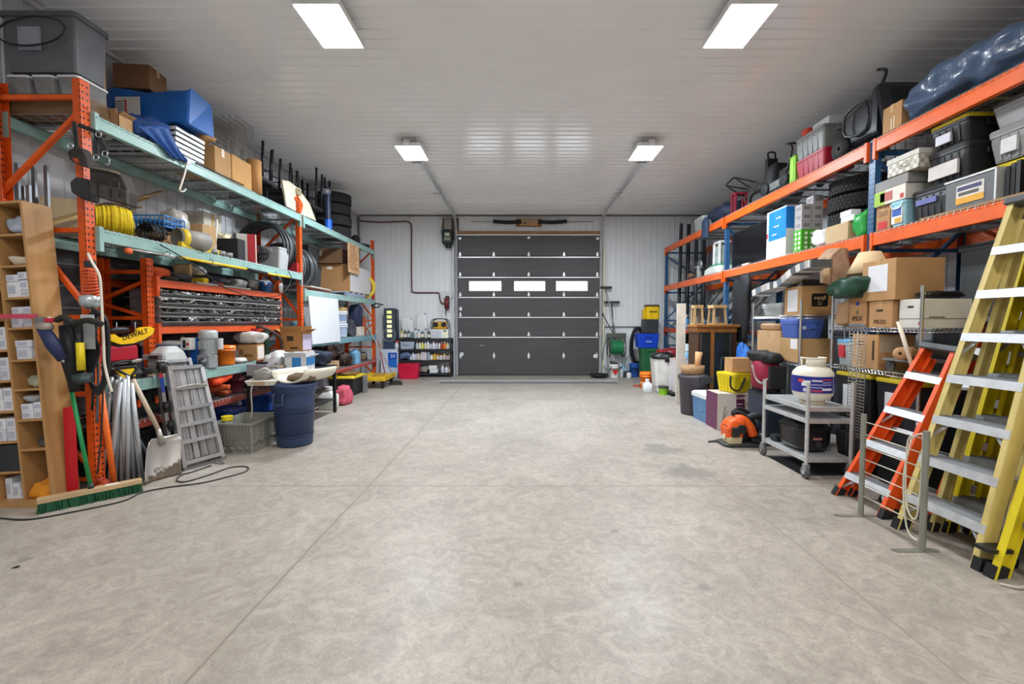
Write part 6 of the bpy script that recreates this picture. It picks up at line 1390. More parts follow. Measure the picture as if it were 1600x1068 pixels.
bucket('plain blue bucket on the floor under the black wall hose', (P(992, 590, Y=11.2).x, 11.28, 0), .13, .34, '2456a6')
t = T('drain_pan', 'round black oil drain pan on the floor at the right door jamb', 'pan', (1.93, 11.14, 0)); part('pan', MB().lathe([(1e-4, .01), (.16, .01), (.22, .09), (.235, .09), (.235, .07), (.17, 0), (1e-4, 0)], n=30), black_pl(), t)
bottle('small white bottle with black cap beside the triangle bucket', (P(972, 590, Y=11.1).x, 11.2, 0), .05, .26, 'd5dde2', '222222'); bottle('dark bottle with white cap near the blue bucket', (P(977, 590, Y=11.1).x + .03, 11.2, 0), .05, .2, '33363c', 'e8e8e8'); bottle('short white tub-like bottle in front of the blue bucket', (P(983, 591, Y=11.0).x, 11.02, 0), .06, .17, 'e4e4e2', '2b2b2b'); bottle('light blue jug-shaped bottle behind the small bottles', (P(974, 588, Y=11.4).x, 11.42, 0), .11, .3, '8fc0d6', '7fb0c8', square=True)
p = P(996, 541, Y=BX - .12)
t = T('wall_hose', 'thick black hose coil hung on the back wall beside the stacked bins', 'hose', p); mb = MB()
for k in range(7): mb.tube(spline([((.16 + .012 * k) * math.cos(a) * (.8 + .05 * (k % 3)), -.02 * (k % 3), .02 + (.42 + .01 * k) * math.sin(a)) for a in [2 * PI * i / 12 for i in range(12)]], 3, True), .018, 6, closed=True)
part('coil', mb, m('1d1e20', .6), t); part('cord', MB().tube(spline([(-.22, 0, -.2), (-.24, 0, -.5), (0, 0, -.62), (.15, 0, -.45)]), .016, 6), m('d0cec8', .5), t); part('hook', MB().cb(0, .06, .40, .06, .1, .05), galv, t)
# stacked bins in the right corner
bx = P(1013, 590, Y=10.75).x
tote('tall green ribbed bin at the bottom of the corner stack', (bx + .02, 10.85, 0), (.42, .40, .76), c='2c6a42', lid=None, name='recycling_bin', cat='bin', taper=.78)
t = tote('royal blue recycling box standing on the tall green bin', (bx - .03, 10.85, .765), (.52, .42, .34), c='1747c8', lid=None, name='recycling_box', cat='bin', ribs=False); part('recycle_mark', MB().box(-.07, .07, -.217, -.213, .13, .17), m('7f9be6', .5), t)
tote('dark grey canister carrying the yellow one in the corner stack', (bx + .06, 10.9, 1.108), (.36, .34, .34), c='3b3e42', lid=None, name='canister', cat='canister', taper=.95)
t = T('shop_vacuum', 'yellow canister with black lid topping the corner stack', 'canister', (bx + .10, 10.9, 1.45)); part('body', MB().loft([(0, 0, 0, .16, .15, .06), (.3, 0, 0, .165, .155, .06)], 4, smooth=False), m('ecc315', .4), t); part('lid', MB().loft([(.3, 0, 0, .17, .16, .06), (.35, 0, 0, .15, .14, .06)], 4), m('4a3e20', .5), t); part('side_case', MB().box(-.215, -.165, -.1, .1, 0, .24), m('e8bd12', .4), t, bev=.01); part('logo_band', MB().box(-.09, .09, -.16, -.152, .16, .2), m('7a6a1c', .5), t)
bucket('bright orange bucket on the floor in front of the green bin', (P(1012, 608, Y=9.2).x, 9.32, 0), .135, .34, 'f07a1e', art=('f2b27a', .3, .42)); 
t = T('rag_ring', 'flat red-brown plate under the edge of the orange bucket', 'plate', (P(1003, 604, Z=0).x - .05, 9.62, 0)); part('plate', MB().cyl((0, 0, 0), .12, .02, 20), m('b5532f', .5), t)
t = T('kitchen_bin', 'tall white bin stuffed with a black garbage bag', 'bin', (P(1037, 606, Y=8.75).x, 8.9, 0)); part('body', MB().loft([(0, 0, 0, .13, .13, .04), (.02, 0, 0, .14, .14, .05), (.12, 0, 0, .145, .145, .05), (.121, 0, 0, .155, .155, .05), (.62, 0, 0, .19, .19, .06), (.65, 0, 0, .2, .2, .06)], 4), m('dcdad4', .45), t); part('garbage_bag', MB().blob((0, 0, .60), (.205, .2, .09), amp=.45, fr=10, seed=130), m('1a1a1c', .35), t)
bottle('white plastic jug on the floor beside the orange bucket', (2.46, 8.72, 0), .085, .27, 'dfe3e8', square=True, name='jug')
bucket('small lime green bucket at the front of the far right floor', (P(1039, 618, Y=8.4).x, 8.5, 0), .095, .15, '9ade2a', rim=False, lid='3c3f3a')
t = T('wrapped_panel', 'pinkish white wrapped box standing on a low dolly', 'box', (P(1065, 616, Y=8.35).x, 8.5, .06)); part('box', MB().box(-.13, .13, -.12, .2, 0, .62), m('d9d0d2', .4, var=.05), t, bev=.006); part('top_flap', MB().box(-.13, .13, -.12, .2, .621, .63), m('c7a58c', .6), t); part('printing', MB().box(-.02, .11, -.124, -.12, .1, .45), m('cbb9cf', .5), t)
t = T('furniture_dolly', 'black low dolly under the wrapped white box', 'dolly', (P(1065, 616, Y=8.35).x - .02, 8.55, 0)); part('deck', MB().box(-.2, .2, -.28, .3, .035, .058), black_pl(), t)
for sx in (-.15, .15):
    for sy in (-.22, .24): part('wheel', MB().cyl((sx - .01, sy, .018), .017, .02, 12, 'x'), m('444444', .6), t)
t = T('pressure_washer', 'dark red machine with a chrome drum behind the white bin', 'machine', (3.16, 9.35, 0)); part('frame', MB().box(-.25, .25, -.2, .2, .0, .45), m('202022', .5), t, bev=.01); part('hood', MB().blob((0, 0, .62), (.26, .2, .11), amp=.15, seed=3), m('7a1520', .4), t); part('drum', MB().cyl((-.08, -.12, .45), .12, .22, 20), steel(), t); part('red_side', MB().box(-.30, -.2, -.1, .15, .5, .8), m('b01a24', .45), t, bev=.01)
bottle('tall light blue jug hanging by the white board panel', (3.28, 8.85, .0), .12, .95, '7fb2d8', 'cfe0ea', square=True, name='water_jug')
# leaning tubes in the last right bay
tc_ = ('3a3e44', '5f656b', '4a4f55', '6b7177', '2f3237', '50565c')
for i in range(16):
    x = 3.61 + .052 * i; h_ = (3.55, 3.3, 3.72, 3.4, 3.65)[i % 5]; top = Vector((.10 - .006 * i, .12, h_))
    solo('foam_tube', 'long dark tube standing in the last right bay, %s from the left' % (ORD[i] if i < 10 else ('eleventh', 'twelfth', 'thirteenth', 'fourteenth', 'fifteenth', 'sixteenth')[i - 10]), 'tube', MB().tube([(0, 0, .0), top * .5, top], .042 if i % 3 else .03, 12), m(tc_[i % 6], .45, .1), (x, 10.42 + .12 * (i % 4), .0), group='long tubes standing in the last right bay')
for i in range(6):
    solo('grey_pipe', 'grey pipe leaning diagonally behind the short orange beam, %s from the left' % ORD[i], 'pipe', MB().tube([(0, 0, 0), (.35, -.75 - .06 * i, .82)], .03, 10), m(('7d8379', '5f6468', '8b9086')[i % 3], .45, .2), (3.70 + .08 * i, 9.85 - .22 * i, RLO), group='pipes on the short orange beams')
# shelf items there
for i, (y, s, c, l) in enumerate(((9.95, (.2, .2, .16), 'b9c2c8', 'pale grey box of fittings at the far end of the short orange shelf'), (9.5, (.2, .24, .2), '5f7f9a', 'blue-grey box on the short orange shelf'), (9.0, (.22, .26, .18), '7a8088', 'grey box of bottles on the short orange shelf'), (8.6, (.22, .22, .16), '4b5058', 'dark grey box nearest on the short orange shelf'))):
    carton(l, (3.68, y, RLO), s, c=c, tape=False)
bottle('white spray bottle with blue label on the short orange shelf', (3.57, 9.75, RLO), .06, .28, '5f9fd6', 'e8e8e8', spray=True); bottle('white round bottle on the short orange shelf', (3.57, 9.28, RLO), .07, .26, 'e2e4e6', 'e8e8e8'); bottle('clear water bottle on the short orange shelf', (3.57, 8.85, RLO), .05, .25, '9db4c2', '3f6fa8')
soft('dark_tool_bag', 'dark grey tool bag piled on the short orange shelf boxes', 'bag', (3.80, 8.82, RLO + .20), (.3, .6, .25), '2b2e33', amp=.4, seed=131)
# ================================================================== RIGHT RACK: TOP LEVEL
t = T('tarp_roll', 'large slate blue tarpaulin roll lying along the near right rack top', 'tarp', (3.84, 3.30, RT)); mb = MB(); vs = []; NU, NV = 48, 44
for j in range(NV + 1):
    y = -.98 + 1.96 * j / NV
    for i in range(NU):
        a = 2 * PI * i / NU; e = 1 if 0 < j < NV else .72
        w = Vector((.30 * math.copysign(abs(math.cos(a)) ** .8, math.cos(a)), y, .19 * math.copysign(abs(math.sin(a)) ** .8, math.sin(a)))); d = noise.noise(Vector((w.x * 3.1, y * 2.0, w.z * 5))) * .22 + noise.noise(Vector((w.x * 9, y * 7, w.z * 10))) * .17 - .07 * math.exp(-((a - 2.2) * 5) ** 2)
        w.x *= (1 + d) * e; w.z *= (1 + d) * e; w.z = max(w.z, -.185) + .19 + .02 * math.sin(y * 3); vs.append(w)
mb.add(vs, [(j * NU + i, j * NU + (i + 1) % NU, (j + 1) * NU + (i + 1) % NU, (j + 1) * NU + i) for j in range(NV) for i in range(NU)], True); mb.f += [tuple(range(NU - 1, -1, -1)), tuple(NV * NU + k for k in range(NU))]; mb.sm += [False, False]
mn = min(p[2] for p in mb.v); mb.v = [(a, b, c - mn) for a, b, c in mb.v]
part('tarp', mb, m('3f5573', .30, var=.14, scale=5, bump=.9, bs=11, coat=.3), t)
C('tan carton at the far end of the slate tarp roll', 1441, 1403, 163, RT, 3.56, .36, c='b48a5c') if False else carton('tan carton standing at the far end of the slate tarp roll', (3.72, 4.41, RT), (.30, .22, .26), c='b48a5c', art=[('l', .45, .52, .1, .5, 'd9c9ae', 'tape_mark'), ('l', .6, .66, .1, .55, 'd9c9ae', 'tape_mark')])
carton('brown carton towering behind the slate tarp roll', (4.34, 3.90, RT), (.30, .34, .70), c='8a6238')
t = T('beige_box', 'beige box with a dark stripe showing above the slate tarp roll', 'box', (4.28, 4.30, RT)); part('box', MB().box(-.1, .1, -.12, .12, 0, .60), m('c9bfae', .6), t, bev=.008); part('dark_stripe', MB().box(-.104, -.1, -.1, .1, .53, .57), m('3a2626', .5), t)
soft('grey_fabric', 'grey fabric roll on the tarp at the top right corner', 'fabric', (3.78, 2.95, RT + .375), (.36, .8, .24), '7d828c', amp=.25, seed=140)
# black wheeled bin on its side
t = T('wheeled_bin', 'glossy black wheeled garbage bin lying on its back on the rack top', 'garbage bin', (3.86, 4.88, RT + .06), R(0)); gb = m('23262c', .28, var=.1)
part('body', MB().loft([(-.34, 0, .24, .20, .16, .04), (-.30, 0, .24, .22, .18, .05), (.14, 0, .26, .26, .23, .05), (.15, 0, .26, .28, .25, .05), (.22, 0, .26, .28, .25, .05)], 4).xf(Matrix(((1, 0, 0, 0), (0, 0, -1, -.05), (0, 1, 0, 0), (0, 0, 0, 1)))), gb, t)
part('lid', MB().loft([(0, 0, 0, .29, .27, .06), (.03, 0, 0, .28, .26, .06), (.06, 0, 0, .2, .18, .06)], 4).xf(Matrix(((1, 0, 0, 0), (0, .25, -.97, -.30), (0, .97, .25, .26), (0, 0, 0, 1)))), gb, t)
part('handle', MB().tube(spline([(-.2, -.2, .5), (-.21, -.28, .62), (-.2, -.16, .70)], 4), .016, 8), gb, t); part('recess_frame', MB().tube(spline([(-.27, -.12, .12), (-.29, .15, .15), (-.29, .16, .38), (-.29, -.12, .40)], 3, True), .014, 6, closed=True), gb, t)
for x in (-.23, .2): w = part('wheel', MB().lathe([(.02, -.03), (.12, -.03), (.13, 0), (.12, .03), (.02, .03)], (x, .30, .075), 24, 'x'), m('1b1b1c', .7), t)
part('axle', MB().rod((-.23, .30, .075), (.2, .30, .075), .012, 8), m('888888', .4, .6), t)
# totes
l, s = slot(1288, 1243, 229, RT, 3.56, .42)
tote('crimson ribbed open tote, lower of two beside the lime box', l, (s[0], s[1], .235), c='a81e36', lid=None, taper=.92)
tote('grey ribbed tote stacked on the crimson one on the right rack top', (l[0] + .0, l[1], RT + .236), (.44, s[1], .27), c='7b7d7c', lid=None, taper=.93)
carton('white carton sitting in the top of the grey ribbed tote', (l[0] + .02, l[1] - .08, RT + .43), (.30, .30, .19), c='cfd0d4', tape=False, art=[('l', .1, .5, .2, .8, 'a9acb2', 'print')])
soft('orange_ball', 'orange cloth bundle at the far end of the grey ribbed tote', 'cloth', (3.72, l[1] + .18, RT + .50), (.22, .14, .14), 'd8492c', amp=.2, seed=141)
l, s = slot(1243, 1234, 241, RT, 3.58, .2); t = T('lime_case', 'narrow bright lime green case standing on the right rack top', 'case', l); part('shell', MB().box(-.1, .1, -s[1] / 2, s[1] / 2, 0, s[2]), m('86c926', .4), t, bev=.01); part('end_ridge', MB().box(-.106, -.1, -s[1] / 4, s[1] / 4, .05, s[2] - .05), m('a5dd52', .4), t)
t = T('lawn_mower', 'push mower with black folded handle and silver deck on the right rack top', 'lawn mower', (3.82, 6.42, RT)); part('deck', MB().loft([(.06, 0, 0, .24, .30, .1), (.16, 0, 0, .24, .28, .12), (.2, 0, 0, .16, .18, .1)], 5), m('9a9c9c', .3, .7), t); part('engine', MB().loft([(.2, 0, 0, .13, .15, .05), (.33, 0, 0, .13, .14, .05), (.37, 0, 0, .08, .09, .04)], 4), m('1d1d1f', .4), t); part('grass_bag', MB().blob((-.02, .30, .04), (.18, .12, .24), amp=.2, seed=6), m('1b1b1d', .7), t)
for sx in (-.25, .25):
    for sy in (-.24, .24): part('wheel', MB().lathe([(.01, -.02), (.09, -.02), (.1, 0), (.09, .02), (.01, .02)], (sx, sy, .10), 22, 'x'), black_pl(.7), t)
part('handle_bar', MB().tube(spline([(-.2, -.2, .2), (-.2, -.32, .50), (-.19, -.20, .60), (.19, -.20, .60), (.2, -.32, .50), (.2, -.2, .2)], 4), .014, 8), black_pl(), t); part('console', MB().box(-.14, .02, .40, .47, .34, .62), black_pl(), t, bev=.01)
part('console_loop', MB().tube(spline([(-.1, .44, .62), (-.1, .46, .72), (.0, .46, .72), (.0, .44, .62)], 3), .014, 6), black_pl(), t)
t = T('bicycle_frame', 'black tubular frame with curved tube lying past the mower', 'frame', (3.72, 7.35, RT)); fm = m('16171a', .4, .3)
K = lambda u, v, x=3.68: P(u, v, X=x) - t.location
for (a, b_) in (((1135, 288), (1147, 277)), ((1147, 277), (1198, 288)), ((1147, 277), (1182, 300)), ((1135, 290), (1182, 298)), ((1135, 290), (1166, 312)), ((1182, 299), (1198, 290))): part('tube', MB().rod(K(*a), K(*b_), .013, 8), fm, t)
part('wheel_arc', MB().tube(spline([K(1172, 316), K(1175, 305), K(1186, 299), K(1196, 303)], 4), .02, 8), fm, t); part('stand', MB().rod(K(1150, 300), (0, .5, 0.0), .013, 8), fm, t)
soft('leaf_pile', 'dark brown netting piled behind the red stand', 'netting', (4.12, 7.40, RT), (.36, .9, .17), '3f3628', amp=.5, fr=12, seed=142, var=.6)
t = T('red_stand', 'dull red steel stand at the far part of the right rack top', 'stand', (3.66, 7.70, RT)); rm = m('8f2a38', .5)
for x, y in ((-.06, -.06), (-.06, .06), (.12, -.06), (.12, .06)): part('leg', MB().box(x - .015, x + .015, y - .015, y + .015, 0, .32), rm, t)
part('top', MB().box(-.08, .14, -.08, .08, .32, .35), rm, t)
soft('navy_blanket', 'navy moving blanket heaped on the far right rack top', 'blanket', (3.74, 8.28, RT), (.42, .78, .30), '1f2a3e', amp=.35, fr=6, seed=143)
soft('blanket_tail', 'blue-grey end of a blanket hanging over the top orange beam', 'blanket', (3.50, 8.62, RT - .24), (.08, .24, .40), '33445f', amp=.3, seed=144)
t = T('picnic_cooler', 'grey-white portable cooler at the far end of the right rack top', 'cooler', (3.72, 9.12, RT)); part('body', MB().loft([(0, 0, 0, .15, .2, .04), (.22, 0, 0, .17, .22, .04)], 4), m('a9aba9', .5), t); part('lid', MB().loft([(.221, 0, 0, .175, .225, .04), (.27, 0, 0, .16, .21, .04)], 4), m('c9cbc9', .5), t)

# ================================================================== RIGHT RACK: LOWER LONG LEVEL
carton('tan carton with a red sticker and handwriting beside the nearest blue post', (3.75, 4.475, RM), (.36, .17, .24), c='b3875a', art=[('l', .15, .8, .08, .38, 'c4262c', 'red_sticker'), ('l', .2, .8, .62, .8, '8f6a44', 'handwriting')])
l = (3.64, 4.275, RM); t = T('detergent_tub', 'light blue detergent tub with printed label on the right rack', 'tub', l); part('body', MB().loft([(0, 0, 0, .09, .07, .03), (.21, 0, 0, .10, .08, .03)], 4), m('9fd0e2', .4), t); part('lid', MB().loft([(.21, 0, 0, .104, .084, .03), (.235, 0, 0, .104, .084, .03)], 4), m('8fc6dc', .4), t); part('label', MB().box(-.102, -.09, -.06, .06, .03, .18), m('e4ecf0', .5), t); part('label_print', MB().box(-.104, -.102, -.05, .05, .10, .175), m('2c58b0', .5), t); part('label_print', MB().box(-.104, -.102, -.05, .02, .035, .08), m('d9a53a', .5), t); part('bail', MB().tube(spline([(-.106, -.07, .22), (-.108, -.04, .17), (-.108, .04, .17), (-.106, .07, .22)], 3), .005, 6), m('e8eef0', .4), t)
carton('white and green printed carton with a food picture, over the tub', (3.72, 4.37, RM + .245), (.36, .36, .14), c='e0dcd4', tape=False, art=[('l', .0, .35, 0, .95, '9cc04a', 'green_print'), ('l', .2, .6, .2, .8, 'b5655a', 'picture'), ('l', .85, .95, .1, .4, 'c23a30', 'red_print')])
carton('flat grey box under the patterned box', (3.72, 4.36, RM + .388), (.36, .38, .09), c='8f9090', tape=False)
t = T('patterned_box', 'checked grey and cream storage box with rope handle', 'storage box', (3.70, 4.22, RM + .482)); part('box', MB().box(-.17, .17, -.17, .17, 0, .16), check_mat('cfccc2', 'a39f92', 26), t, bev=.004); part('lid', MB().box(-.175, .175, -.175, .175, .12, .165), m('c9c8c2', .6), t); part('rope_handle', MB().tube(spline([(-.18, -.06, .1), (-.2, -.03, .07), (-.2, .03, .07), (-.18, .06, .1)], 3), .008, 6), m('dedbd2', .6), t)
solo('particle_board', 'tan particle board sheet lying on the near part of the orange deck', 'board', MB().box(-.03, .42, -.74, .74, 0, .016), wood('9c7b52', ax=(1, .2, 1)), (3.56, 3.28, RM))
RN = RM + .0165; bt = '232427'
l, s = slot(1455, 1397, 288, RN, 3.55, .5)
tote('wide black tote with dark lid, bottom of the near black stack', (3.83, 3.99, RM), (.50, .37, .29), c='2a2b2e', lid='1f2022', lab=('l', .15, .7, .5, .66, '5f68a8'), taper=.93)
tote('black tote with blue labels, middle of the near black stack', (3.84, 3.865, RM + .293), (.48, .36, .29), c=bt, lid='2c2d30', lab=('l', .05, .8, .15, .55, 'c9c6c4'))
tote('black tote under a yellow lid, top of the near black stack', (3.84, 3.865, RM + .586), (.48, .34, .22), c=bt, lid='d8c22c', lab=('l', .2, .6, .15, .5, 'c9cbd8'))
t = T('equipment_case', 'grey case with yellow and white product label standing on edge', 'case', (3.60, 3.60, RM)); part('shell', MB().box(-.055, .055, -.20, .20, 0, .245), m('626468', .4), t, bev=.01); part('rim', MB().box(-.06, .06, -.205, .205, .245, .26).box(-.06, .06, -.21, -.195, 0, .25), m('c2c4c6', .35, .3), t); part('product_label', MB().box(-.059, -.0555, -.12, .10, .05, .20), m('d6d2cc', .5), t); part('label_band', MB().box(-.061, -.0592, -.12, .10, .05, .10), m('e0a52c', .5), t); part('label_print', MB().box(-.061, -.0592, -.10, .09, .155, .185), m('3d3a6a', .5), t); part('label_print', MB().box(-.061, -.0592, -.08, .08, .115, .14), m('55504a', .5), t)
for i in range(3): solo('black_binder', 'thin black binder standing beside the grey case, %s of three' % ('nearest', 'middle', 'farthest')[i], 'binder', MB().box(-.08, .08, -.014, .014, 0, .25 - .01 * i), black_pl(), (3.66, 3.28 + .035 * i, RN))
tote('black tote with yellow lid behind the grey product case', (3.99, 3.42, RM + .0165), (.50, .62, .32), c=bt, lid='d8c22c')
tote('grey latched tote with blue and white sticker on the yellow lid', (3.92, 3.45, RM + .340), (.44, .36, .26), c='8d8f91', lid='85878a', lab=('l', .30, .62, .2, .62, 'd4d4d8'))
tote('translucent grey tote topmost of the grey pair', (3.92, 3.44, RM + .603), (.42, .36, .205), c='a1a4a8', lid='5c5e62', ribs=False)
for i, (c, lc, h_, l_) in enumerate((('2b2c2f', 'd8c22c', .32, 'black tote with yellow lid, bottom of the stack behind the ladder top'), ('8e9094', 'd8c22c', .20, 'grey tote with yellow lid, middle of the stack behind the ladder top'), ('95979b', 'd8c22c', .22, 'grey tote with yellow lid, topmost behind the ladder top'))):
    tote(l_, (3.86 + .02 * i, 2.85, RN + (0, .323, .526)[i]), (.50, .56, h_), c=c, lid=lc)
for i, nm in enumerate(('bottom', 'second from the bottom', 'third from the bottom', 'top')): tire('knobbly tire on the right rack, %s of the stack' % nm, (4.04 + .012 * (i % 2), 5.385 - .004 * i, RM + i * .197), .345, .195, 'tires on the right rack')
C('tan carton lying lengthwise in front of the tires', 1318, 1285, 352, RM, 3.55, .10, c='c1a67f', tape=False) if False else carton('tan carton lying lengthwise in front of the tires', (3.62, 5.11, RM), (.13, .36, .20), c='c1a67f', tape=False)
for i in range(2): carton('small white box on the lengthwise carton, %s one' % ('lower', 'upper')[i], (3.62, 4.96 + .03 * i, RM + .201 + i * .062), (.11, .2 - .03 * i, .06), c='dcdce0', tape=False, name='small_box')
soft('green_bag', 'bright green plastic bag next to the nearest blue post', 'bag', (3.64, 4.80, RM), (.18, .18, .28), '1f9a3c', amp=.4, seed=150, rough=.35)
soft('white_bag', 'white plastic shopping bag in front of the tire stack', 'bag', (3.62, 5.42, RM), (.15, .26, .22), 'e6e6e6', amp=.35, seed=151, rough=.35)
l, s = slot(1229, 1199, 320, RM, 3.58, .36); t = T('printer_box', 'tall white box with a bright blue panel on the right rack', 'box', l); part('box', MB().box(-s[0] / 2, s[0] / 2, -s[1] / 2, s[1] / 2, 0, s[2]), m('e3e3e3', .55, var=.03), t, bev=.003); part('blue_panel', on_face('l', s, .12, 1, .38, .97), m('1b7fd6', .45), t); part('blue_panel', on_face('n', s, .0, .3, .55, .98), m('1b7fd6', .45), t)
for k in range(3): part('white_lettering', on_face('l', s, .3 + .1 * k, .55 + .1 * k, .48 + .16 * k, .50 + .16 * k, t=.005, out=.003), m('e8eef4', .5), t)
part('red_print', on_face('l', s, .02, .09, .45, .55), m('c4303a', .5), t)
for r_ in range(4):
    for c_ in range(2):
        if r_ == 3 and c_ == 0: continue
        carton('small light grey box, %s column, %s from the bottom' % (('left', 'right')[c_], ORD[r_]), (3.62 + .14 * c_, 5.82, RM + .2815 + .107 * r_), (.13, .14, .105), c='a9a6a8', tape=False, name='small_box', art=[('n', .2, .8, .3, .7, '7d7a7c', 'print'), ('l', .2, .8, .3, .7, '8a878a', 'print')], group='small grey boxes beside the tires')
t = T('green_case', 'green box with white dots beside the tire stack', 'box', (3.69, 5.82, RM)); part('box', MB().box(-.14, .14, -.08, .08, 0, .28), m('4fa62a', .5), t, bev=.003)
for r_ in range(4):
    for c_ in range(2): part('dot', MB().cyl((-.08 + .07 * c_, -.083, .05 + r_ * .06), .02, .003, 12, 'y'), m('e4efd6', .5), t); part('dot', MB().cyl((-.143, -.04 + .07 * c_, .05 + r_ * .06), .02, .003, 12, 'x'), m('e4efd6', .5), t)
a, b_ = P(1132, 414, X=3.60), P(1194, 356, X=3.60); t = T('television', 'black flat television standing on the right rack', 'television', (3.64, 7.22, RM)); hw = .57; part('cabinet', MB().box(-.01, .05, -hw, hw, .03, .62), m('1a1b1d', .35), t, bev=.006); part('screen', MB().box(-.014, -.0102, -hw + .03, hw - .03, .06, .59), m('151619', .12), t); part('foot', MB().box(-.07, .12, -.2, .2, 0, .03), black_pl(), t)
solo('cream_bar', 'short cream plastic strip under the television edge', 'strip', MB().box(-.02, .02, -.1, .1, 0, .025), m('d9d6c0', .5), (3.545, 7.12, RM))
t = T('carpet_cleaner', 'white and green upright cleaning machine past the television', 'machine', (3.74, 8.45, RM)); part('base', MB().loft([(0, 0, 0, .2, .36, .08), (.10, 0, 0, .19, .34, .08), (.14, 0, 0, .15, .26, .06)], 4), m('cdd0c8', .45), t); part('green_band', MB().loft([(.14, 0, -.02, .15, .25, .06), (.17, 0, -.02, .15, .25, .06)], 4), m('3f8f6a', .45), t); part('tank', MB().box(-.09, .1, -.14, .1, .17, .52), m('9aa6a2', .2, var=.3), t, bev=.02)
for y in (-.14, .1): part('column', MB().box(-.11, -.08, y - .02, y + .02, .15, .56), m('e4e6e2', .4), t)
part('cap', MB().box(-.1, .11, -.16, .12, .56, .6), m('d6d8d4', .4), t, bev=.008)
t = T('circular_saw', 'grey angle grinder with a round guard on the far right deck', 'power tool', (3.62, 9.15, RM)); part('guard', MB().lathe([(.02, -.02), (.11, -.02), (.11, .02), (.02, .02)], (0, 0, .25), 20, 'x'), m('8b8d90', .35, .6), t); part('body', MB().cyl((.0, .03, .0), .05, .24, 14), m('9a9794', .5), t); part('handle', MB().tube(spline([(0, .08, .2), (0, .2, .24), (0, .3, .22)], 4), .02, 8), m('7d8079', .5), t)
soft('brown_glove', 'brown leather glove on the far right deck', 'glove', (3.60, 9.55, RM), (.14, .2, .13), '7a5a44', amp=.4, seed=155)

# ================================================================== UNDER THE RIGHT RACK
soft('garment_bag', 'long black bag hanging down from the lower orange beam', 'bag', (3.46, 7.10, 1.05), (.12, .50, 1.05), '17181b', amp=.3, fr=4, seed=160)
soft('black_bundle', 'dark clothing bundle below the hanging black bag', 'clothing', (3.36, 6.95, .62), (.3, .6, .46), '1d1e23', amp=.35, seed=161) if False else tote('black upright tote behind the hanging black bag', (3.80, 7.0, 0), (.5, .6, .62), c='1c1d20', lid='1c1d20')
soft('blue_cover', 'bright blue folded plastic cover beside the glass cabinet', 'cover', (3.28, 6.60, .0), (.16, .3, 1.06), '1d5fae', amp=.2, seed=162)
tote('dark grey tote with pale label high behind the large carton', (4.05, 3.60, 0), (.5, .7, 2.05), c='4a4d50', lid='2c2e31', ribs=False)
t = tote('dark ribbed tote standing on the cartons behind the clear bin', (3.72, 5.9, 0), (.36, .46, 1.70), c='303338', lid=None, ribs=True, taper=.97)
# glass cabinet with lanterns on top
CXa, CXb, CY = 2.76, 3.36, 7.0
t = T('curio_cabinet', 'brown wooden display cabinet with dark glass front', 'cabinet', ((CXa + CXb) / 2, CY + .2, 0)); w_ = (CXb - CXa); wd = wood('a06a34', ax=(1, 1, .1)); dk = wood('4a3020', ax=(1, 1, .1))
part('carcass', MB().box(-w_ / 2, w_ / 2, .17, .2, 0, 1.30).box(-w_ / 2, -w_ / 2 + .03, -.17, .17, 0, 1.30).box(w_ / 2 - .03, w_ / 2, -.17, .17, 0, 1.30).box(-w_ / 2, w_ / 2, -.17, .17, 0, .12), dk, t); part('cornice', MB().box(-w_ / 2 - .04, w_ / 2 + .04, -.24, .2, 1.30, 1.34).box(-w_ / 2 - .01, w_ / 2 + .01, -.2, .2, 1.22, 1.30), wd, t, bev=.006)
part('centre_stile', MB().box(-.10, -.045, -.2, -.17, .1, 1.22), wd, t); part('left_stile', MB().box(-w_ / 2, -w_ / 2 + .03, -.2, -.17, .1, 1.22), dk, t); part('right_stile', MB().box(w_ / 2 - .07, w_ / 2, -.2, -.17, .1, 1.22), dk, t); part('chrome_edge', MB().box(-w_ / 2 + .04, -w_ / 2 + .055, -.205, -.19, .1, 1.2), chrome, t); part('chrome_edge', MB().box(w_ / 2 - .1, w_ / 2 - .085, -.205, -.19, .4, 1.2), chrome, t)
part('glass', MB().box(-w_ / 2 + .055, -.10, -.19, -.185, .12, 1.22).box(-.045, w_ / 2 - .085, -.19, -.185, .12, 1.22), m('5a6260', .04, trans=.6, alpha=.6), t)
for z in (.45, .85): part('shelf', MB().box(-w_ / 2 + .03, w_ / 2 - .03, -.17, .17, z, z + .012), dk, t)
soft('silver_bags', 'grey plastic-wrapped contents in the left half of the glass cabinet', 'contents', ((CXa + CXb) / 2 - .17, CY + .2, .865), (.14, .18, .33), '6f7472', amp=.5, seed=163, rough=.3); soft('blue_contents', 'blue cloth in the right half of the glass cabinet', 'contents', ((CXa + CXb) / 2 + .08, CY + .2, .865), (.17, .18, .33), '27406f', amp=.4, seed=164)
for x, w2, l in ((2.80, .075, 'left narrow'), (3.12, .115, 'right wider')):
    t = T('wooden_lantern', '%s natural wood lantern with glass sides on the display cabinet' % l, 'lantern', (x, 7.16, 1.341)); lw = wood('c9a878', ax=(1, 1, .15)); H_ = .31
    part('base', MB().box(-w2, w2, -w2, w2, 0, .025), lw, t); part('roof', MB().box(-w2 * .95, w2 * .95, -w2 * .95, w2 * .95, H_ - .05, H_), lw, t); 
    for sx in (-1, 1):
        for sy in (-1, 1): part('corner_post', MB().bar((sx * w2 * .86, sy * w2 * .86, .025), (sx * w2 * .7, sy * w2 * .7, H_ - .05), .028, .028, (0, 1, 0)), lw, t)
    part('glass', MB().loft([(.025, 0, 0, w2 * .8, w2 * .8, .002), (H_ - .05, 0, 0, w2 * .64, w2 * .64, .002)], 1), m('6d7478', .05, trans=.5, alpha=.5), t); part('candle', MB().cyl((0, 0, .026), w2 * .3, .1, 14), m('d9d4c8', .5), t)
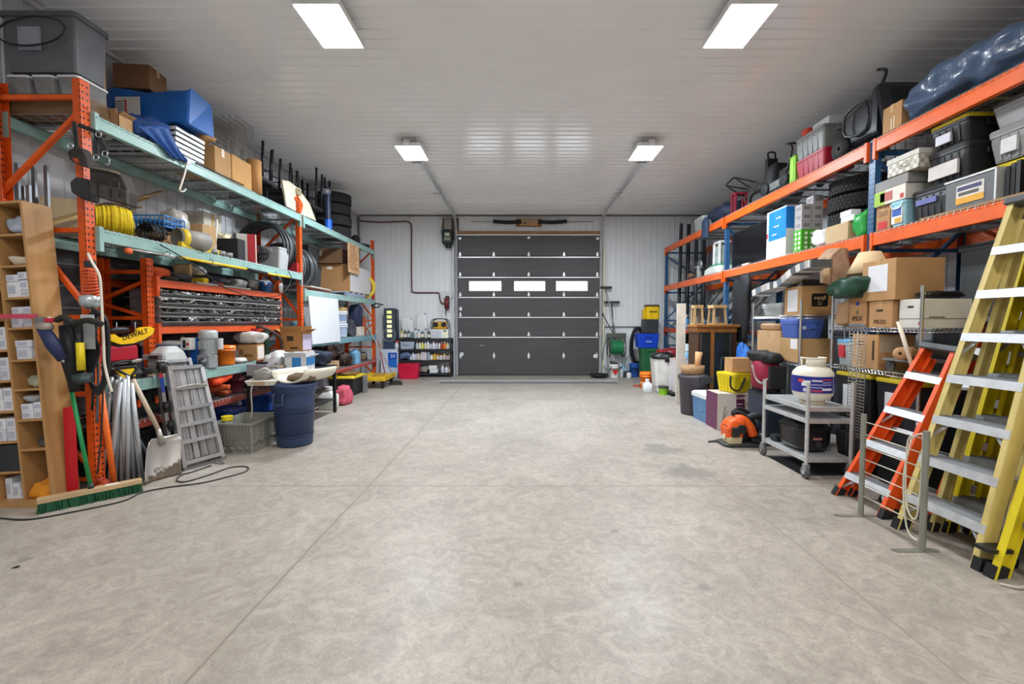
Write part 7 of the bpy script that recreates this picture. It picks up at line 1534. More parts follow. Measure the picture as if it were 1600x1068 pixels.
solo('door_slab', 'tall cream white door slab standing behind the brown trash can', 'door slab', MB().box(-.07, .07, 0, .04, 0, 1.69), m('dcd5c8', .5), (2.66, 7.46, 0))
t = T('trash_can', 'dark brown-grey round trash can behind the blue cooler', 'trash can', (2.58, 6.71, 0)); part('body', MB().lathe([(1e-4, 0), (.16, 0), (.17, .02), (.20, .52), (.215, .53), (.22, .56), (.215, .59), (.2, .59), (.15, .05), (1e-4, .05)], n=32), m('48424a', .5), t); part('clip_handle', MB().box(.02, .2, -.24, -.2, .49, .58), m('2e3034', .5), t, bev=.01)
t = T('wicker_basket', 'woven basket resting across the dark trash can', 'basket', (2.57, 6.71, .592)); part('weave', MB().lathe([(1e-4, 0), (.12, 0), (.16, .02), (.17, .14), (.155, .14), (.13, .03), (1e-4, .03)], n=26, wob=lambda a, h, r: 1 + .02 * math.sin(13 * a + h * 90)), m('a68460', .8, var=.4, scale=50), t); part('paper_roll', MB().tube([(.06, 0, .04), (.10, .02, .34)], [.03, .055], 12), m('c9986a', .7), t)
t = T('hand_truck', 'black folding hand truck handle rising behind the shoe box', 'hand truck', (3.0, 6.56, 0))
for x in (-.09, .09): part('rail', MB().rod((x, 0, .03), (x, -.06, .86), .012, 8), fm, t)
part('crossbar', MB().rod((-.09, -.06, .86), (.09, -.06, .86), .012, 8), fm, t); part('crossbar', MB().rod((-.09, -.03, .45), (.09, -.03, .45), .01, 8), fm, t); part('toe_plate', MB().box(-.12, .12, -.1, .02, 0, .012), fm, t)
t = T('cooler', 'light blue cooler with a white lid on the floor', 'cooler', (2.66, 6.26, 0), .08); part('body', MB().loft([(0, 0, 0, .16, .20, .03), (.33, 0, 0, .175, .215, .03)], 4), m('5c86b4', .4), t); part('lid', MB().loft([(.33, 0, 0, .185, .225, .03), (.38, 0, 0, .185, .225, .03), (.40, 0, 0, .165, .2, .03)], 4), m('e6e9ea', .4), t)
part('wave_line', MB().tube(spline([(-.175, .18, .2), (-.177, .08, .18), (-.178, -.02, .13), (-.178, -.1, .14), (-.179, -.19, .16)], 4), .004, 5), m('3f6a9c', .4), t)
t = carton('white and plum printed HOME carton on the floor', (2.80, 5.85, 0), (.60, .34, .47), c='c9bcae', name='appliance_box', tape=False, art=[('n', .40, .58, .02, .96, '54183a', 'plum_panel'), ('l', 0, 1, 0, 1, '6d3a58', 'plum_side'), ('n', .0, .40, 0, 1, 'd2cbc4', 'white_panel')]); text('HOME', .052, m('e8dfe4', .5), t, (-.007, -.1765, .41), (PI / 2, 0, 0)); text('EXTENSION', .017, m('c9b4c0', .5), t, (-.007, -.1765, .375), (PI / 2, 0, 0)) if False else None
for k in range(3): part('small_print', MB().box(-.05, .02 + .02 * (k % 2), -.176, -.1742, .33 - k * .07, .342 - k * .07), m('c9b4c0', .5), t)
part('plant_drawing', MB().bar((-.24, -.175, .05), (-.20, -.175, .30), .02, .001, (0, 1, 0)).bar((-.22, -.175, .15), (-.16, -.175, .25), .012, .001, (0, 1, 0)), m('9c9a86', .6), t)
t = tote('bright yellow lidded tote with a black strap on the HOME carton', (2.80, 5.86, .475), (.34, .32, .26), c='e6d01a', lid='e9d424', rz=.35, lab=None); part('strap', MB().tube(spline([(-.19, -.12, .22), (-.2, -.14, .08), (-.12, -.19, .04), (-.02, -.19, .2)], 4), .012, 6), black_pl(), t)
carton('small tan carton on top of the yellow tote', (2.83, 5.84, .737), (.26, .20, .18), c='c4976a', rz=.05)
bucket('white round pail half hidden behind the yellow tote', (2.56, 5.98, .475) if False else (3.05, 6.28, 0), .14, .50, 'dfe1e3')
t = T('plant_stand', 'thin black wire stand in front of the HOME carton', 'wire stand', (2.84, 5.50, 0)); part('stem', MB().rod((0, 0, .0), (0, 0, .52), .004, 6), fm, t); part('ring', MB().ring((0, 0, .27), .10, .004, 24, 'z', 5), fm, t)
for k in range(6): a = PI * k / 3; part('wire', MB().tube(spline([(.1 * math.cos(a), .1 * math.sin(a), .27), (.06 * math.cos(a), .06 * math.sin(a), .36), (0, 0, .40)], 4), .003, 5), fm, t); part('foot_wire', MB().rod((.1 * math.cos(a), .1 * math.sin(a), .27), (.11 * math.cos(a), .11 * math.sin(a), 0), .003, 5), fm, t) if k % 2 == 0 else None
soft('work_bag', 'dark red and grey sports bag standing behind the steel cart', 'bag', (2.79, 5.08, .60), (.22, .44, .34), '8a1734', amp=.2, fr=4, seed=170, e=.55)
wb2 = bpy.data.objects['work_bag']; part('grey_trim', MB().tube(spline([(-.112, .1, .28), (-.12, 0, .14), (-.118, -.12, .10), (-.10, -.2, .16)], 4).copy(), .012, 6), m('8f9186', .6), wb2); part('black_panel', MB().box(-.09, .09, -.232, -.19, .05, .30), m('1c1c1e', .7), wb2, bev=.01)
solo('chair_leg', 'cream wooden leg propped across the white file box', 'wood leg', MB().rod((0, 0, 0), (-.06, .10, .42), .014, 10), m('ddd3c0', .5), (3.0, 3.40, .965))
tote('dark navy tote under the red sports bag', (2.81, 5.12, 0), (.23, .44, .595), c='2c3446', lid='1d2028', ribs=False)
soft('black_bag', 'black bag with loose straps on top of the red sports bag', 'bag', (2.78, 5.08, .925), (.22, .44, .13), '1c1c1f', amp=.4, seed=171)

# ---- wire shelving
def wshelf(mb, x0, x1, y0, y1, z):
    for k in (0, -.03):
        for a, b in (((x0, y0), (x1, y0)), ((x1, y0), (x1, y1)), ((x1, y1), (x0, y1)), ((x0, y1), (x0, y0))): mb.rod((*a, z + k), (*b, z + k), .0035, 5)
    def zig(p, q, n):
        pts = [(p[0] + (q[0] - p[0]) * i / n, p[1] + (q[1] - p[1]) * i / n, z - (.03 if i % 2 else 0)) for i in range(n + 1)]; mb.tube(pts, .0025, 4, smooth=False)
    zig((x0, y0), (x0, y1), int((y1 - y0) / .018)); zig((x0, y0), (x1, y0), int((x1 - x0) / .018))
    for i in range(int((y1 - y0) / .03)): mb.tube([(x0, y0 + .03 * i, z), (x1, y0 + .03 * i, z)], .002, 4, smooth=False)
    return mb
def wunit(label, x0, x1, y0, y1, levels, h_):
    t = T('wire_shelving', label, 'shelving unit', ((x0 + x1) / 2, (y0 + y1) / 2, 0)); hx, hy = (x1 - x0) / 2, (y1 - y0) / 2
    for sx in (-1, 1):
        for sy in (-1, 1):
            part('pole', MB().cyl((sx * hx, sy * hy, 0), .0127, h_, 12), chrome, t)
    for z in levels: part('wire_shelf', wshelf(MB(), -hx, hx, -hy, hy, z), chrome, t)
    return t
wunit('chrome wire shelving unit loaded with cartons and a blue tote', 2.90, 3.36, 4.66, 5.62, (.955, 1.45), 1.62)
wunit('chrome wire shelving unit loaded with cartons over two black totes', 3.05, 3.50, 3.42, 4.40, (.965, 1.33), 1.66)
A1, A0, B1, B0 = 1.456, .961, 1.336, .971
# unit A
t = carton('tan carton with upside-down globe logo on the top wire shelf', (3.09, 4.84, A1), (.34, .30, .30), c='b98f5e', lab=('l', .2, .8, .12, .9, 'dcdde0')); lg = part('black_label', MB().loft([(-.1545, .02, .155, .085, .068, .02), (-.1525, .02, .155, .085, .068, .02)], 4).xf(Matrix(((1, 0, 0, 0), (0, 0, 1, 0), (0, 1, 0, 0), (0, 0, 0, 1)))), m('171412', .5), t)
text('globe', .058, m('c9a77c', .6), lg, (.02, -.156, .17), (PI / 2, PI, 0)); part('globe_ring', MB().ring((.02, -.155, .12), .016, .003, 18, 'y', 5), m('c9a77c', .6), lg)
tote('clear plastic tote of white packets on the top wire shelf', (3.10, 5.30, A1), (.32, .42, .15), c='b6bbbb', lid='c4c8c6', ribs=False); 
carton('tan carton with a paper label on the lower wire shelf', (3.13, 5.32, A0), (.40, .50, .32), c='bf9a72'); solo('paper_pad', 'white printed sheet leaning on the tan carton', 'paper', MB().box(-.003, .003, -.13, .13, 0, .22), m('e8e8ea', .6), (2.90 + .006, 5.12, A0)) if False else None
t = carton('white printed carton between the tan ones on the lower wire shelf', (2.99, 5.04, A0) if False else (2.98, 5.03, A0), (.12, .045, .24), c='e4e4e4', tape=False)
carton('wide tan carton with small label beneath the blue tote', (3.08, 4.84, A0), (.38, .33, .245), c='b5905f', lab=('l', .6, .95, .55, .98, 'e2dfe0'))
tote('periwinkle blue tote with lid squeezed under the top wire shelf', (3.03, 4.85, A0 + .247), (.32, .30, .215), c='4a66b4', lid='5a74c4', ribs=False, lab=('n', .25, .5, .45, .6, 'd6dcec'))
t = T('poster_tube', 'rolled kraft paper tube lying over the tan carton with paper label', 'paper roll', (2.98, 5.32, A0 + .365)); part('tube', MB().lathe([(.02, -.2), (.04, -.2), (.04, .2), (.02, .2), (.02, -.2)], n=18, axis='y'), m('c9a07a', .7), t)
t = T('awning_roll', 'long folded grey and white striped panel sloping above the wire shelves', 'panel', (3.0, 4.95, 1.80))
pts = [P(u, v, X=2.91) for u, v in ((1188, 458), (1210, 448), (1228, 443), (1250, 425), (1272, 414), (1284, 411))]; sp = spline(pts, 3)
for i in range(len(sp) - 1):
    part('stripe', MB().bar(sp[i] - t.location, sp[i + 1] - t.location + (sp[i + 1] - sp[i]) * .05, .20, .075, (0, 0, 1)), m(('d0cecb', '6f7a86', 'b9b4ae', 'd4d2d0', '55585c')[i % 5], .55), t)
part('support', MB().box(-.02, .3, -.2, -.17, 1.62 - 1.8 + .145, .03), black_pl(), t)
t = T('kraft_bundle', 'tall kraft paper wrapped bundle tied with twine leaning over the globe carton', 'bundle', (3.20, 4.60, 1.757)); part('wrap', MB().loft([(0, 0, 0, .10, .09, .03), (.12, .01, .02, .115, .10, .04), (.28, .0, .02, .11, .11, .05), (.36, .02, .03, .07, .08, .05)], 4, jit=.05, seed=4), m('a3846a', .75, var=.25, scale=10, bump=.2, bs=14), t); part('board', MB().box(-.13, -.118, -.10, -.02, .02, .26), m('c4a074', .7), t); part('twine', MB().tube(spline([(-.13, -.10, .22), (-.14, 0, .24), (-.12, .10, .21)], 4), .006, 6), m('c9b48a', .7), t)
# unit B
soft('crushed_carton', 'crushed kraft carton at the far end of the top shelf', 'carton', (3.17, 4.29, B1), (.24, .20, .26), 'b08a66', amp=.25, fr=6, seed=175, e=.35, rough=.8)
t = carton('tan IPEX carton on the top wire shelf', (3.19, 4.075, B1), (.28, .20, .27), c='b88a5c', tape=False, art=[('l', 0, 1, .03, .09, '5c7f9c', 'blue_line')]); text('IPEX', .058, m('2e221a', .6), t, (-.1425, 0, .075), (PI / 2, 0, -PI / 2), sx=1.1); part('cap_mark', MB().cb(-.142, 0, .21, .004, .035, .03), m('2a3aa0', .5), t); part('tree_mark', MB().poly([(-.1415, -.015, .12), (-.1415, .015, .12), (-.1415, 0, .16)], (-1, 0, 0), .002), m('4f6a50', .6), t)
t = carton('tan PVS-512 carton with hand hole on the top wire shelf', (3.21, 3.825, B1), (.31, .245, .225), c='bd9266', art=[('l', .35, .62, .60, .67, '2a1c12', 'hand_hole')]); text('PVS-512', .05, m('4a3524', .6), t, (-.1575, 0, .045), (PI / 2, 0, -PI / 2), sx=.75); text('CAMLOCK', .022, m('6a5038', .6), t, (-.1575, 0, .09), (PI / 2, 0, -PI / 2)) if False else None
t = carton('white file storage box at the near end of the top wire shelf', (3.275, 3.56, B1), (.38, .215, .225), c='d9d6d0', tape=False, art=[('l', .38, .62, .70, .77, '3a3226', 'hand_hole'), ('l', 0, 1, .31, .325, '4a4a4a', 'rule'), ('n', 0, 1, .31, .325, '4a4a4a', 'rule'), ('l', .85, .98, .1, .2, 'c42a3a', 'red_mark')]); text('STORAGE BOX', .018, m('3a3a3a', .6), t, (-.08, -.1095, .082), (PI / 2, 0, 0))
soft('black_film', 'black plastic film heaped on the white file box', 'plastic film', (3.30, 3.56, B1 + .227), (.3, .22, .06), '1b1a1c', amp=.4, seed=176, rough=.2)
carton('largest tan carton with taped paper sheet on top of the shelf boxes', (3.24, 3.84, B1 + .2285), (.40, .36, .34), c='b58c60', lab=('l', .2, .78, .22, .88, 'dddee4'))
t = T('table_lamp', 'beige cone lamp shade standing behind the large carton', 'lamp', (3.24, 4.20, B1 + .272)); part('base', MB().lathe([(1e-4, 0), (.07, 0), (.03, .03), (.045, .12), (.02, .2), (.01, .24), (1e-4, .24)]), m('2b2a28', .4), t); part('lamp_shade', MB().lathe([(.175, .22), (.085, .42)], n=36), m('d8bf98', .75, var=.04), t, solid=.003); part('finial', MB().cyl((0, 0, .42), .012, .03, 10), m('c9b27a', .3, .7), t); part('shade_frame', MB().rod((-.085, 0, .42), (.085, 0, .42), .003, 5), galv, t)
soft('green_jacket', 'dark green rain jacket draped over the tan logo cartons', 'jacket', (3.03, 4.14, B1 + .262), (.22, .38, .17), '17402f', amp=.45, fr=7, seed=177, rough=.4)
t = T('headlamp', 'small green round reel on the rain jacket', 'reel', (2.94, 4.08, B1 + .36)); part('reel', MB().ring((0, 0, 0), .035, .014, 18, 'x', 8), m('2f6a4c', .4), t)
tote('clear tote with light blue lid on the middle wire shelf', (3.21, 4.26, B0), (.30, .20, .255), c='a7b0b4', lid='6fa6cf', ribs=False, lab=('l', .25, .6, .3, .75, 'c22f3c'))
t = carton('tan carton with dark vertical printing on the middle wire shelf', (3.22, 3.99, B0), (.32, .30, .30), c='bb9163', tape=False, lab=('n', .05, .7, .5, .95, 'b9aa92')); text('FRAGILE', .045, m('3a2a1c', .6), t, (-.1625, -.03, .15), (PI / 2, R(90), -PI / 2)) if False else part('print_lines', MB().box(-.1635, -.162, .02, .10, .235, .245).box(-.1635, -.162, .02, .10, .205, .212).box(-.1635, -.162, -.11, -.09, .08, .25), m('4a3524', .6), t)
t = T('paper_roll', 'thick roll of kraft paper on the middle wire shelf', 'paper roll', (3.14, 3.62, B0 + .16), .5); part('roll', MB().lathe([(.012, -.16), (.05, -.16), (.05, .16), (.012, .16), (.012, -.16)], n=22, axis='x'), m('b9906a', .7), t)
t = T('caster_plate', 'grey steel plate with casters below the kraft roll', 'caster plate', (3.20, 3.63, B0)); part('plate', MB().box(-.14, .2, -.16, .16, .09, .108), m('85878a', .45, .4), t)
for x, y in ((-.1, -.12), (-.1, .12), (.15, -.12), (.15, .12)): part('caster', MB().cyl((x - .012, y, .045), .044, .024, 16, 'x').box(x - .02, x + .02, y - .015, y + .015, .05, .09), m('5a5c5e', .5, .3), t)
for i, (y, l) in enumerate(((4.16, 'farther'), (3.67, 'nearer'))):
    tote('large black tote with yellow lid under the wire shelf, the %s one' % l, (3.275, y, .355), (.40, .44, .56), c='202127', lid='e0cb2e', lab=('l', .28, .62, .35, .78, 'd9dae0'), ribs=False); tote('black tote on the floor below the %s yellow-lidded one' % l, (3.275, y, 0), (.40, .44, .352), c='1d1e22', lid='1d1e22', ribs=False)
# wire rack tower
t = T('wire_tower', 'narrow chrome wire basket tower standing between cart and totes', 'wire rack', (2.98, 3.97, 0)); mb = MB()
for sx in (-.035, .035):
    for sy in (-.05, .0, .05): part('upright_wire', MB().rod((sx, sy, 0), (sx, sy, 1.30), .003, 5), m('8d8880', .5, .5), t)
for k in range(34): z = .35 + k * .028; mb.tube([(-.035, -.05, z), (.035, -.05, z), (.035, .05, z), (-.035, .05, z)], .0022, 4, closed=True, smooth=False)
part('rungs', mb, m('8d8880', .5, .5), t)
# ---- steel cart, propane, cooker
cx0, cx1, cy0, cy1 = 2.51, 2.90, 3.90, 4.60
t = T('utility_cart', 'brushed steel three-tray utility cart on casters', 'cart', ((cx0 + cx1) / 2, (cy0 + cy1) / 2, 0)); hx, hy = .195, .35; cs = m('c9ccce', .38, .45, var=.12, scale=14)
for sx in (-1, 1):
    for sy in (-1, 1):
        part('post', MB().cyl((sx * hx, sy * hy, .13), .0165, .72 if sy < 0 else .66, 16), cs, t)
        c_ = part('caster', MB().box(sx * hx - .018, sx * hx + .018, sy * hy - .025, sy * hy + .03, .07, .13), m('9fa1a3', .4, .6), t)
        part('wheel', MB().lathe([(.015, -.014), (.05, -.016), (.056, -.008), (.056, .008), (.05, .016), (.015, .014)], (sx * hx, sy * hy + .01, .056), 22, 'x'), m('55575a', .6), c_); part('hub', MB().cyl((sx * hx - .02, sy * hy + .01, .056), .022, .04, 14, 'x'), chrome, c_)
for z in (.635, .53, .185):
    part('tray', MB().box(-hx, hx, -hy, hy, z - .012, z - .004).box(-hx, hx, -hy - .006, -hy + .006, z - .04, z).box(-hx, hx, hy - .006, hy + .006, z - .04, z).box(-hx - .006, -hx + .006, -hy, hy, z - .04, z).box(hx - .006, hx + .006, -hy, hy, z - .04, z), cs, t, bev=.002)
t = T('propane_tank', 'white propane cylinder with a blue printed sleeve on the steel cart', 'propane tank', (2.69, 4.12, .632)); wm = m('e2ddd0', .35, var=.05)
part('foot_ring', MB().lathe([(.10, 0), (.105, .03), (.10, .04), (.095, .03), (.095, 0), (.10, 0)], n=30), m('bdb09c', .5, var=.2), t)
part('shell', MB().lathe([(1e-4, .022), (.08, .024), (.13, .045), (.162, .09), (.17, .14), (.17, .245), (.162, .29), (.13, .33), (.08, .352), (1e-4, .358)], n=44), wm, t)
sl = part('printed_sleeve', MB().lathe([(.1712, .115), (.1716, .19), (.1712, .262)], n=44), m('26308c', .4, var=.05), t)
for k, (a, z, w2, hh, c) in enumerate(((-2.45, .20, .07, .05, 'e6e6ec'), (-2.4, .14, .06, .03, 'c9cde6'), (-1.95, .225, .08, .012, 'e6e6ec'), (-1.95, .19, .09, .006, 'c9cde6'), (-1.95, .165, .09, .006, 'c9cde6'), (-1.45, .235, .09, .012, 'b23a5c'), (-1.45, .21, .09, .006, 'c9cde6'), (-1.45, .19, .09, .006, 'c9cde6'), (-1.45, .15, .09, .02, 'e6e6ec'), (-1.95, .135, .08, .02, 'b23a5c'), (-1.05, .19, .006, .14, 'e8e8ee'), (-2.7, .22, .05, .03, 'c8404e'))):
    n = 6; vs = []; da = w2 / .172
    for i in range(n + 1):
        q = a - da / 2 + da * i / n
        for zz in (z - hh / 2, z + hh / 2): vs.append((.1728 * math.cos(q), .1728 * math.sin(q), zz))
    part('sleeve_print', MB().add(vs, [(2 * i, 2 * i + 2, 2 * i + 3, 2 * i + 1) for i in range(n)]), m(c, .5), sl)
cg = MB(); vs = []; n = 30
for i in range(n + 1):
    a = R(-215 + 250 * i / n)
    for r_, z in ((.095, .33), (.10, .42)): vs.append((r_ * math.cos(a), r_ * math.sin(a), z))
fs = [(2 * i, 2 * i + 2, 2 * i + 3, 2 * i + 1) for i in range(n) if not (3 < i < 7)]
part('collar', cg.add(vs, fs, True), wm, t, solid=.005)
part('handle_rim', MB().tube([(.10 * math.cos(R(-215 + 250 * i / n)), .10 * math.sin(R(-215 + 250 * i / n)), .42) for i in range(n + 1)], .007, 8), wm, t); part('valve', MB().cyl((0, 0, .355), .022, .05, 14), m('b8a25a', .3, .8), t); part('hand_wheel', MB().cyl((0, 0, .405), .03, .012, 14), m('2c2c2c', .5), t)
t = T('electric_roaster', 'black oval electric roaster on the bottom tray of the cart', 'roaster', (2.70, 4.24, .187)); part('body', MB().loft([(.02, 0, 0, .15, .19, .12), (.05, 0, 0, .165, .2, .13), (.2, 0, 0, .17, .21, .13), (.21, 0, 0, .18, .22, .14)], 6), m('1b1b1e', .3), t); part('lid', MB().loft([(.211, 0, 0, .178, .218, .14), (.25, 0, 0, .15, .18, .12), (.27, 0, 0, .08, .1, .07)], 6), m('222226', .2), t); part('control_label', MB().box(-.045, .035, -.206, -.202, .12, .16), m('b5796a', .5), t); part('dial', MB().cyl((0, -.22, .08), .025, .02, 16, 'y'), m('3a3a3c', .4), t); part('foot', MB().box(-.1, .1, -.13, .13, 0, .02), black_pl(), t)
soft('adapter_box', 'small black power adapters lying beside the roaster', 'adapter', (2.58, 4.50, .187), (.09, .12, .06), '2b2b2e', amp=.5, seed=180)
solo('rubber_mat', 'thin black rubber mat on the floor under the cart', 'mat', MB().box(-.42, .36, -.42, .5, 0, .008), m('2c2e33', .8), (3.02, 4.16, 0)) if False else solo('rubber_mat', 'thin black rubber mat on the floor under the cart', 'mat', MB().box(-.17, .55, -.26, .33, 0, .004), m('2c2e33', .8), (2.70, 4.24, 0))
# ---- leaf blower
t = T('leaf_blower', 'orange and black backpack leaf blower on the concrete floor', 'leaf blower', P(1164, 700, Z=0) + Vector((0, .16, 0))); og = m('ee5f1c', .4)
part('base_frame', MB().loft([(0, 0, 0, .2, .14, .08), (.025, 0, 0, .21, .15, .08), (.04, 0, 0, .17, .12, .08)], 5), m('3a3b3c', .5), t)
part('fan_housing', MB().lathe([(.04, -.07), (.13, -.07), (.15, -.04), (.15, .04), (.13, .07), (.04, .07)], (.06, .03, .18), 28, 'y'), m('2b2c2e', .45), t)
part('engine_cover', MB().loft([(.10, -.08, -.02, .09, .09, .03), (.2, -.08, -.02, .10, .10, .03), (.28, -.05, -.01, .09, .09, .04), (.31, -.02, 0, .05, .07, .03)], 4), og, t, bev=.004)
part('shoulder_cover', MB().tube(spline([(-.04, -.02, .29), (.03, -.05, .29), (.09, -.07, .22), (.13, -.08, .12)], 4), [.05] * 4 + [.045] * 4 + [.05] * 5, 12), og, t)
part('muffler_box', MB().box(-.13, -.05, -.15, -.10, .12, .22), m('2d2f31', .5, .3), t, bev=.01); part('fuel_tank', MB().loft([(.03, -.08, -.03, .08, .09, .04), (.10, -.08, -.03, .085, .095, .04), (.12, -.08, -.03, .06, .07, .03)], 5), m('cdbf94', .4), t); part('cooling_fins', MB().box(-.17, -.135, -.09, .03, .15, .17).box(-.17, -.135, -.09, .03, .185, .20).box(-.17, -.135, -.09, .03, .215, .23), m('2b2c2e', .5), t); part('starter_cover', MB().cyl((-.02, -.135, .20), .05, .03, 20, 'y'), m('26282a', .45), t); part('air_hose', MB().tube(spline([(.10, .0, .30), (.20, -.02, .33), (.30, .02, .26), (.36, .06, .14)], 6), [.036 + .003 * (q % 2) for q in range(19)], 12), m('27292b', .6), t); part('fuel_cap', MB().cyl((-.18, -.03, .10), .03, .03, 14, 'x'), m('e6ddc0', .4), t)
part('harness', MB().tube(spline([(-.02, .10, .34), (.08, .14, .38), (.2, .12, .30), (.24, .06, .14)], 5), .022, 8), black_pl(.7), t); part('harness', MB().tube(spline([(-.06, .04, .33), (0, .0, .37), (.07, -.04, .33)], 5), .02, 8), black_pl(.7), t)
part('elbow_tube', MB().tube(spline([(.12, -.05, .08), (.2, -.08, .06), (.26, -.02, .08), (.28, .08, .12)], 5), .045, 12), m('202123', .5), t); part('control_grip', MB().tube(spline([(.26, .02, .12), (.29, 0, .2), (.34, -.01, .28)], 4), .02, 8), m('46484a', .5), t); part('red_switch', MB().cb(.30, -.02, .22, .025, .02, .05), m('c23a26', .5), t)
solo('blower_nozzle', 'flat black strap lying on the floor left of the blower', 'strap', MB().poly([(0, 0, 0), (.18, .02, 0), (.17, .10, 0), (.02, .03, 0)], (0, 0, 1), .012), m('34322f', .7), P(1106, 691, Z=0))

# ================================================================== LADDERS
ladder('orange fibreglass stepladder, the front and shorter one', (2.50, 3.54, 0), (2.52, 3.10, 0), (3.02, 3.38, 1.19), (3.03, 3.13, 1.17), 4, 'e8561c', (.12, -.0, 0), first=.16, last=.84)
ladder('orange stepladder with a lower cap, behind the front orange one', (2.75, 3.38, 0), (2.77, 2.99, 0), (3.35, 3.33, 1.38), (3.36, 3.11, 1.38), 5, 'd84f1a', (.10, 0, 0), first=.14, last=.86, cap_c='54575b')
ladder('tall pale yellow stepladder with wide aluminium steps, frontmost of the yellow ladders', (2.50, 2.95, 0), (2.53, 2.44, 0), (2.98, 2.78, 2.10), (3.0, 2.46, 2.10), 7, 'd2bf7a', (.22, 0, 0), first=.115, last=.875, cap_c='4b4f55', w=.085, d=.032, step_d=.15)
ladder('bright yellow stepladder leaning just behind the pale yellow one', (2.78, 2.90, 0), (2.82, 2.42, 0), (3.24, 2.80, 2.42), (3.26, 2.50, 2.42), 8, 'e2cb1c', (.14, 0, 0), first=.10, last=.88, cap_c=None, step_c='8e9195', step_d=.12)
ladder('yellow stepladder farthest back against the rack', (3.00, 3.02, 0), (3.04, 2.50, 0), (3.36, 2.90, 2.30), (3.38, 2.56, 2.30), 7, 'd9c22a', (.10, 0, 0), first=.12, last=.88, cap_c=None, step_c='7f8286')
ladder('bright yellow ladder at the right edge with its foot nearest the camera', (2.53, 2.37, 0), (2.61, 1.86, 0), (3.03, 2.30, 2.2), (3.08, 1.94, 2.2), 7, 'e0cc28', (.20, 0, 0), first=.45, last=.9, cap_c=None, w=.09, d=.035)
for i, z in enumerate((.30, .345)): solo('aluminium_tube', 'short aluminium tube sticking out from the edge ladder rail, %s one' % ('lower', 'upper')[i], 'tube', MB().rod((0, 0, 0), (.34, -.32, 0), .02, 12), m('b4b6b8', .3, .8), (2.66 + .02 * i, 2.335, z))
t = T('tie_strap', 'black strap around the foot of the edge ladder', 'strap', (2.545, 2.385, .135)); part('band', MB().box(-.03, .10, -.03, .055, 0, .02), black_pl(), t)
# barrier gate
t = T('wire_gate', 'grey freestanding gate rack with curved wires before the ladders', 'gate rack', (2.42, 2.895, 0)); gm_ = m('8f9088', .45, .4); y0, y1 = .245, -.245
for y, h_ in ((y0, .73), (y1, .73)):
    part('post', MB().cyl((0, y, 0), .0175, h_, 16), gm_, t); part('foot_plate', MB().tube(spline([(-.19, y - .0, .008), (-.1, y, .003), (.0, y, .003), (.10, y, .003)], 3), .004, 4, smooth=False).box(-.17, .09, y - .02, y + .02, 0, .005), gm_, t)
for k in range(7): z = .15 + .088 * k; part('wire', MB().rod((0, y0, z), (0, y1, z), .004, 6), m('c9c6b4', .4, .3), t)
part('bent_wire', MB().tube(spline([(-.01, y1 + .09, .66), (-.01, y1 + .04, .70), (-.01, y1 + .01, .66), (-.01, y1 + .03, .2), (-.01, y1 + .11, .25), (-.01, y1 + .12, .6), (-.01, y1 + .09, .68)], 5), .005, 6), m('dad7c8', .4, .2), t)
part('bent_wire', MB().tube(spline([(-.01, y1 + .09, .66), (-.015, y1 + .13, .4), (-.01, y1 + .10, .1), (-.01, y1 + .02, .05)], 5), .005, 6), m('dad7c8', .4, .2), t)
a = P(1562, 912, Z=.006); solo('twine', 'crumpled pale cord on the floor at the edge ladder foot', 'cord', MB().tube(spline([a, a + Vector((.06, -.04, .004)), a + Vector((.13, -.02, .0)), a + Vector((.2, -.06, .006)), a + Vector((.3, -.04, 0))], 4), .009, 6), m('b9b3a8', .6))
# ================================================================== FURTHER ITEMS DEEP IN THE RACKS
t = T('slatwall_panel', 'dark grey grooved panel extended to darken the wall behind the parts bins', 'wall panel', (-4.17, 5.25, 1.02))
part('panel', MB().box(-.008, .008, -1.40, 1.55, 0, 1.02), m('45464a', .5, .2), t)  # panel carried along the rack to darken the pale wall behind it
for k in range(5): part('groove_rail', MB().box(.008, .02, -1.40, 1.55, .08 + .2 * k, .10 + .2 * k), m('6a6b6e', .5, .3), t)
carton('dark brown carton against the wall at the back of the left middle deck', (-4.02, 5.80, ZM), (.22, .22, .42), c='4e4038')
carton('grey-brown carton behind the red and white one on the middle deck', (-4.02, 5.86, ZM), (.24, .34, .34), c='5d5650') if False else None
tote('dark grey tote at the back of the far bay beside the conduit coils', (-3.90, 8.05, ZF1), (.5, .44, .50), c='2b2d31', lid='1f2023', ribs=False)
tote('black tote on the dark grey one in the left far bay', (-3.90, 8.05, ZF1 + .503), (.46, .42, .34), c='1d1e20', lid='2a2b2e', ribs=False)
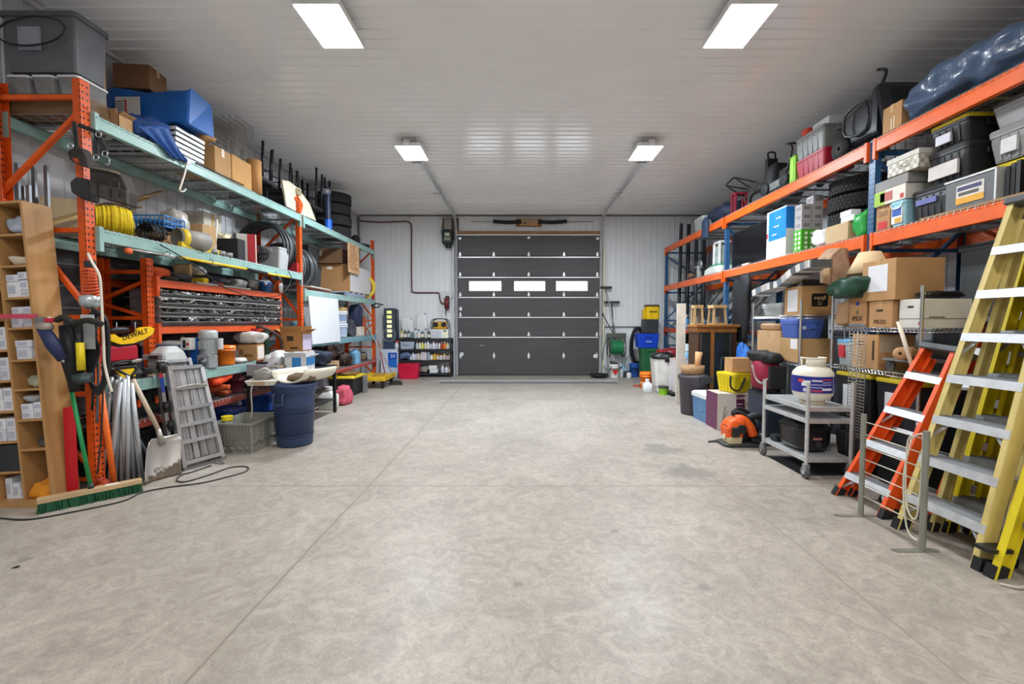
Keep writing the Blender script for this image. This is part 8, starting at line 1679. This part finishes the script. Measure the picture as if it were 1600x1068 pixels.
tote('black case on the lowest red beams behind the side table, nearer', (-3.80, 6.02, ZF3), (.5, .40, .22), c='1c1c1f', lid='1c1c1f', ribs=False)
tote('dark blue case on the lowest red beams beside the middle orange post', (-3.80, 6.47, ZF3), (.5, .38, .24), c='232a3c', lid='1c1c1f', ribs=False)
carton('flat dark carton at the back of the workbench behind the gear motor', (-4.0, 5.15, ZW), (.2, .5, .34), c='3f3a36')
carton('brown carton at the back of the workbench behind the orange bucket', (-3.95, 5.58, ZW), (.28, .2, .30), c='7d5f42') if False else None
for i, (u, l, c) in enumerate(((141, 'thin black strap hanging against the near orange post, left one', '1f2023'), (148, 'thin grey strap hanging against the near orange post, right one', '55585c'))):
    a = P(u, 505, Y=3.50); b_ = P(u + 3, 640 + 20 * i, Y=3.50); solo('hanging_strap', l, 'strap', MB().tube(spline([(0, 0, 0), (b_ - a) * .5 + Vector((.02, 0, 0)), b_ - a], 4), .009, 6), m(c, .6), a)
for i, (x, y, s, c, l) in enumerate(((4.12, 8.6, (.6, .7, .55), '2a2c30', 'black tote on the floor in the last right bay, nearer'), (4.12, 9.5, (.6, .7, .7), '34373c', 'dark grey tote on the floor in the last right bay, farther'), (4.15, 6.3, (.6, .8, .75), '26282c', 'black tote deep behind the glass cabinet'), (4.10, 5.25, (.6, .6, 1.3), '3a3d42', 'tall dark grey bin deep behind the clear packet tote'), (4.18, 4.15, (.5, .34, 1.5), '2c2e32', 'tall black bin deep behind the two wire shelving units'), (4.20, 2.70, (.5, .8, 2.0), '25272a', 'tall black bin added to darken the space behind the yellow ladders'))):
    tote(l, (x, y, 0), s, c=c, lid=c, ribs=False, name='storage_bin')  # bin behind the ladders is added, its black standing in for shade
soft('dark_tarp', 'dark grey tarpaulin heap on the floor bin of the last right bay', 'tarp', (4.10, 8.6, .553), (.5, .6, .4), '2b2d30', amp=.4, seed=201)
soft('cream_packets', 'pale packets lying in the gap below the short orange shelf', 'packets', (3.60, 8.25, 0), (.2, .5, .5), '8d8a84', amp=.5, seed=202, var=.5)
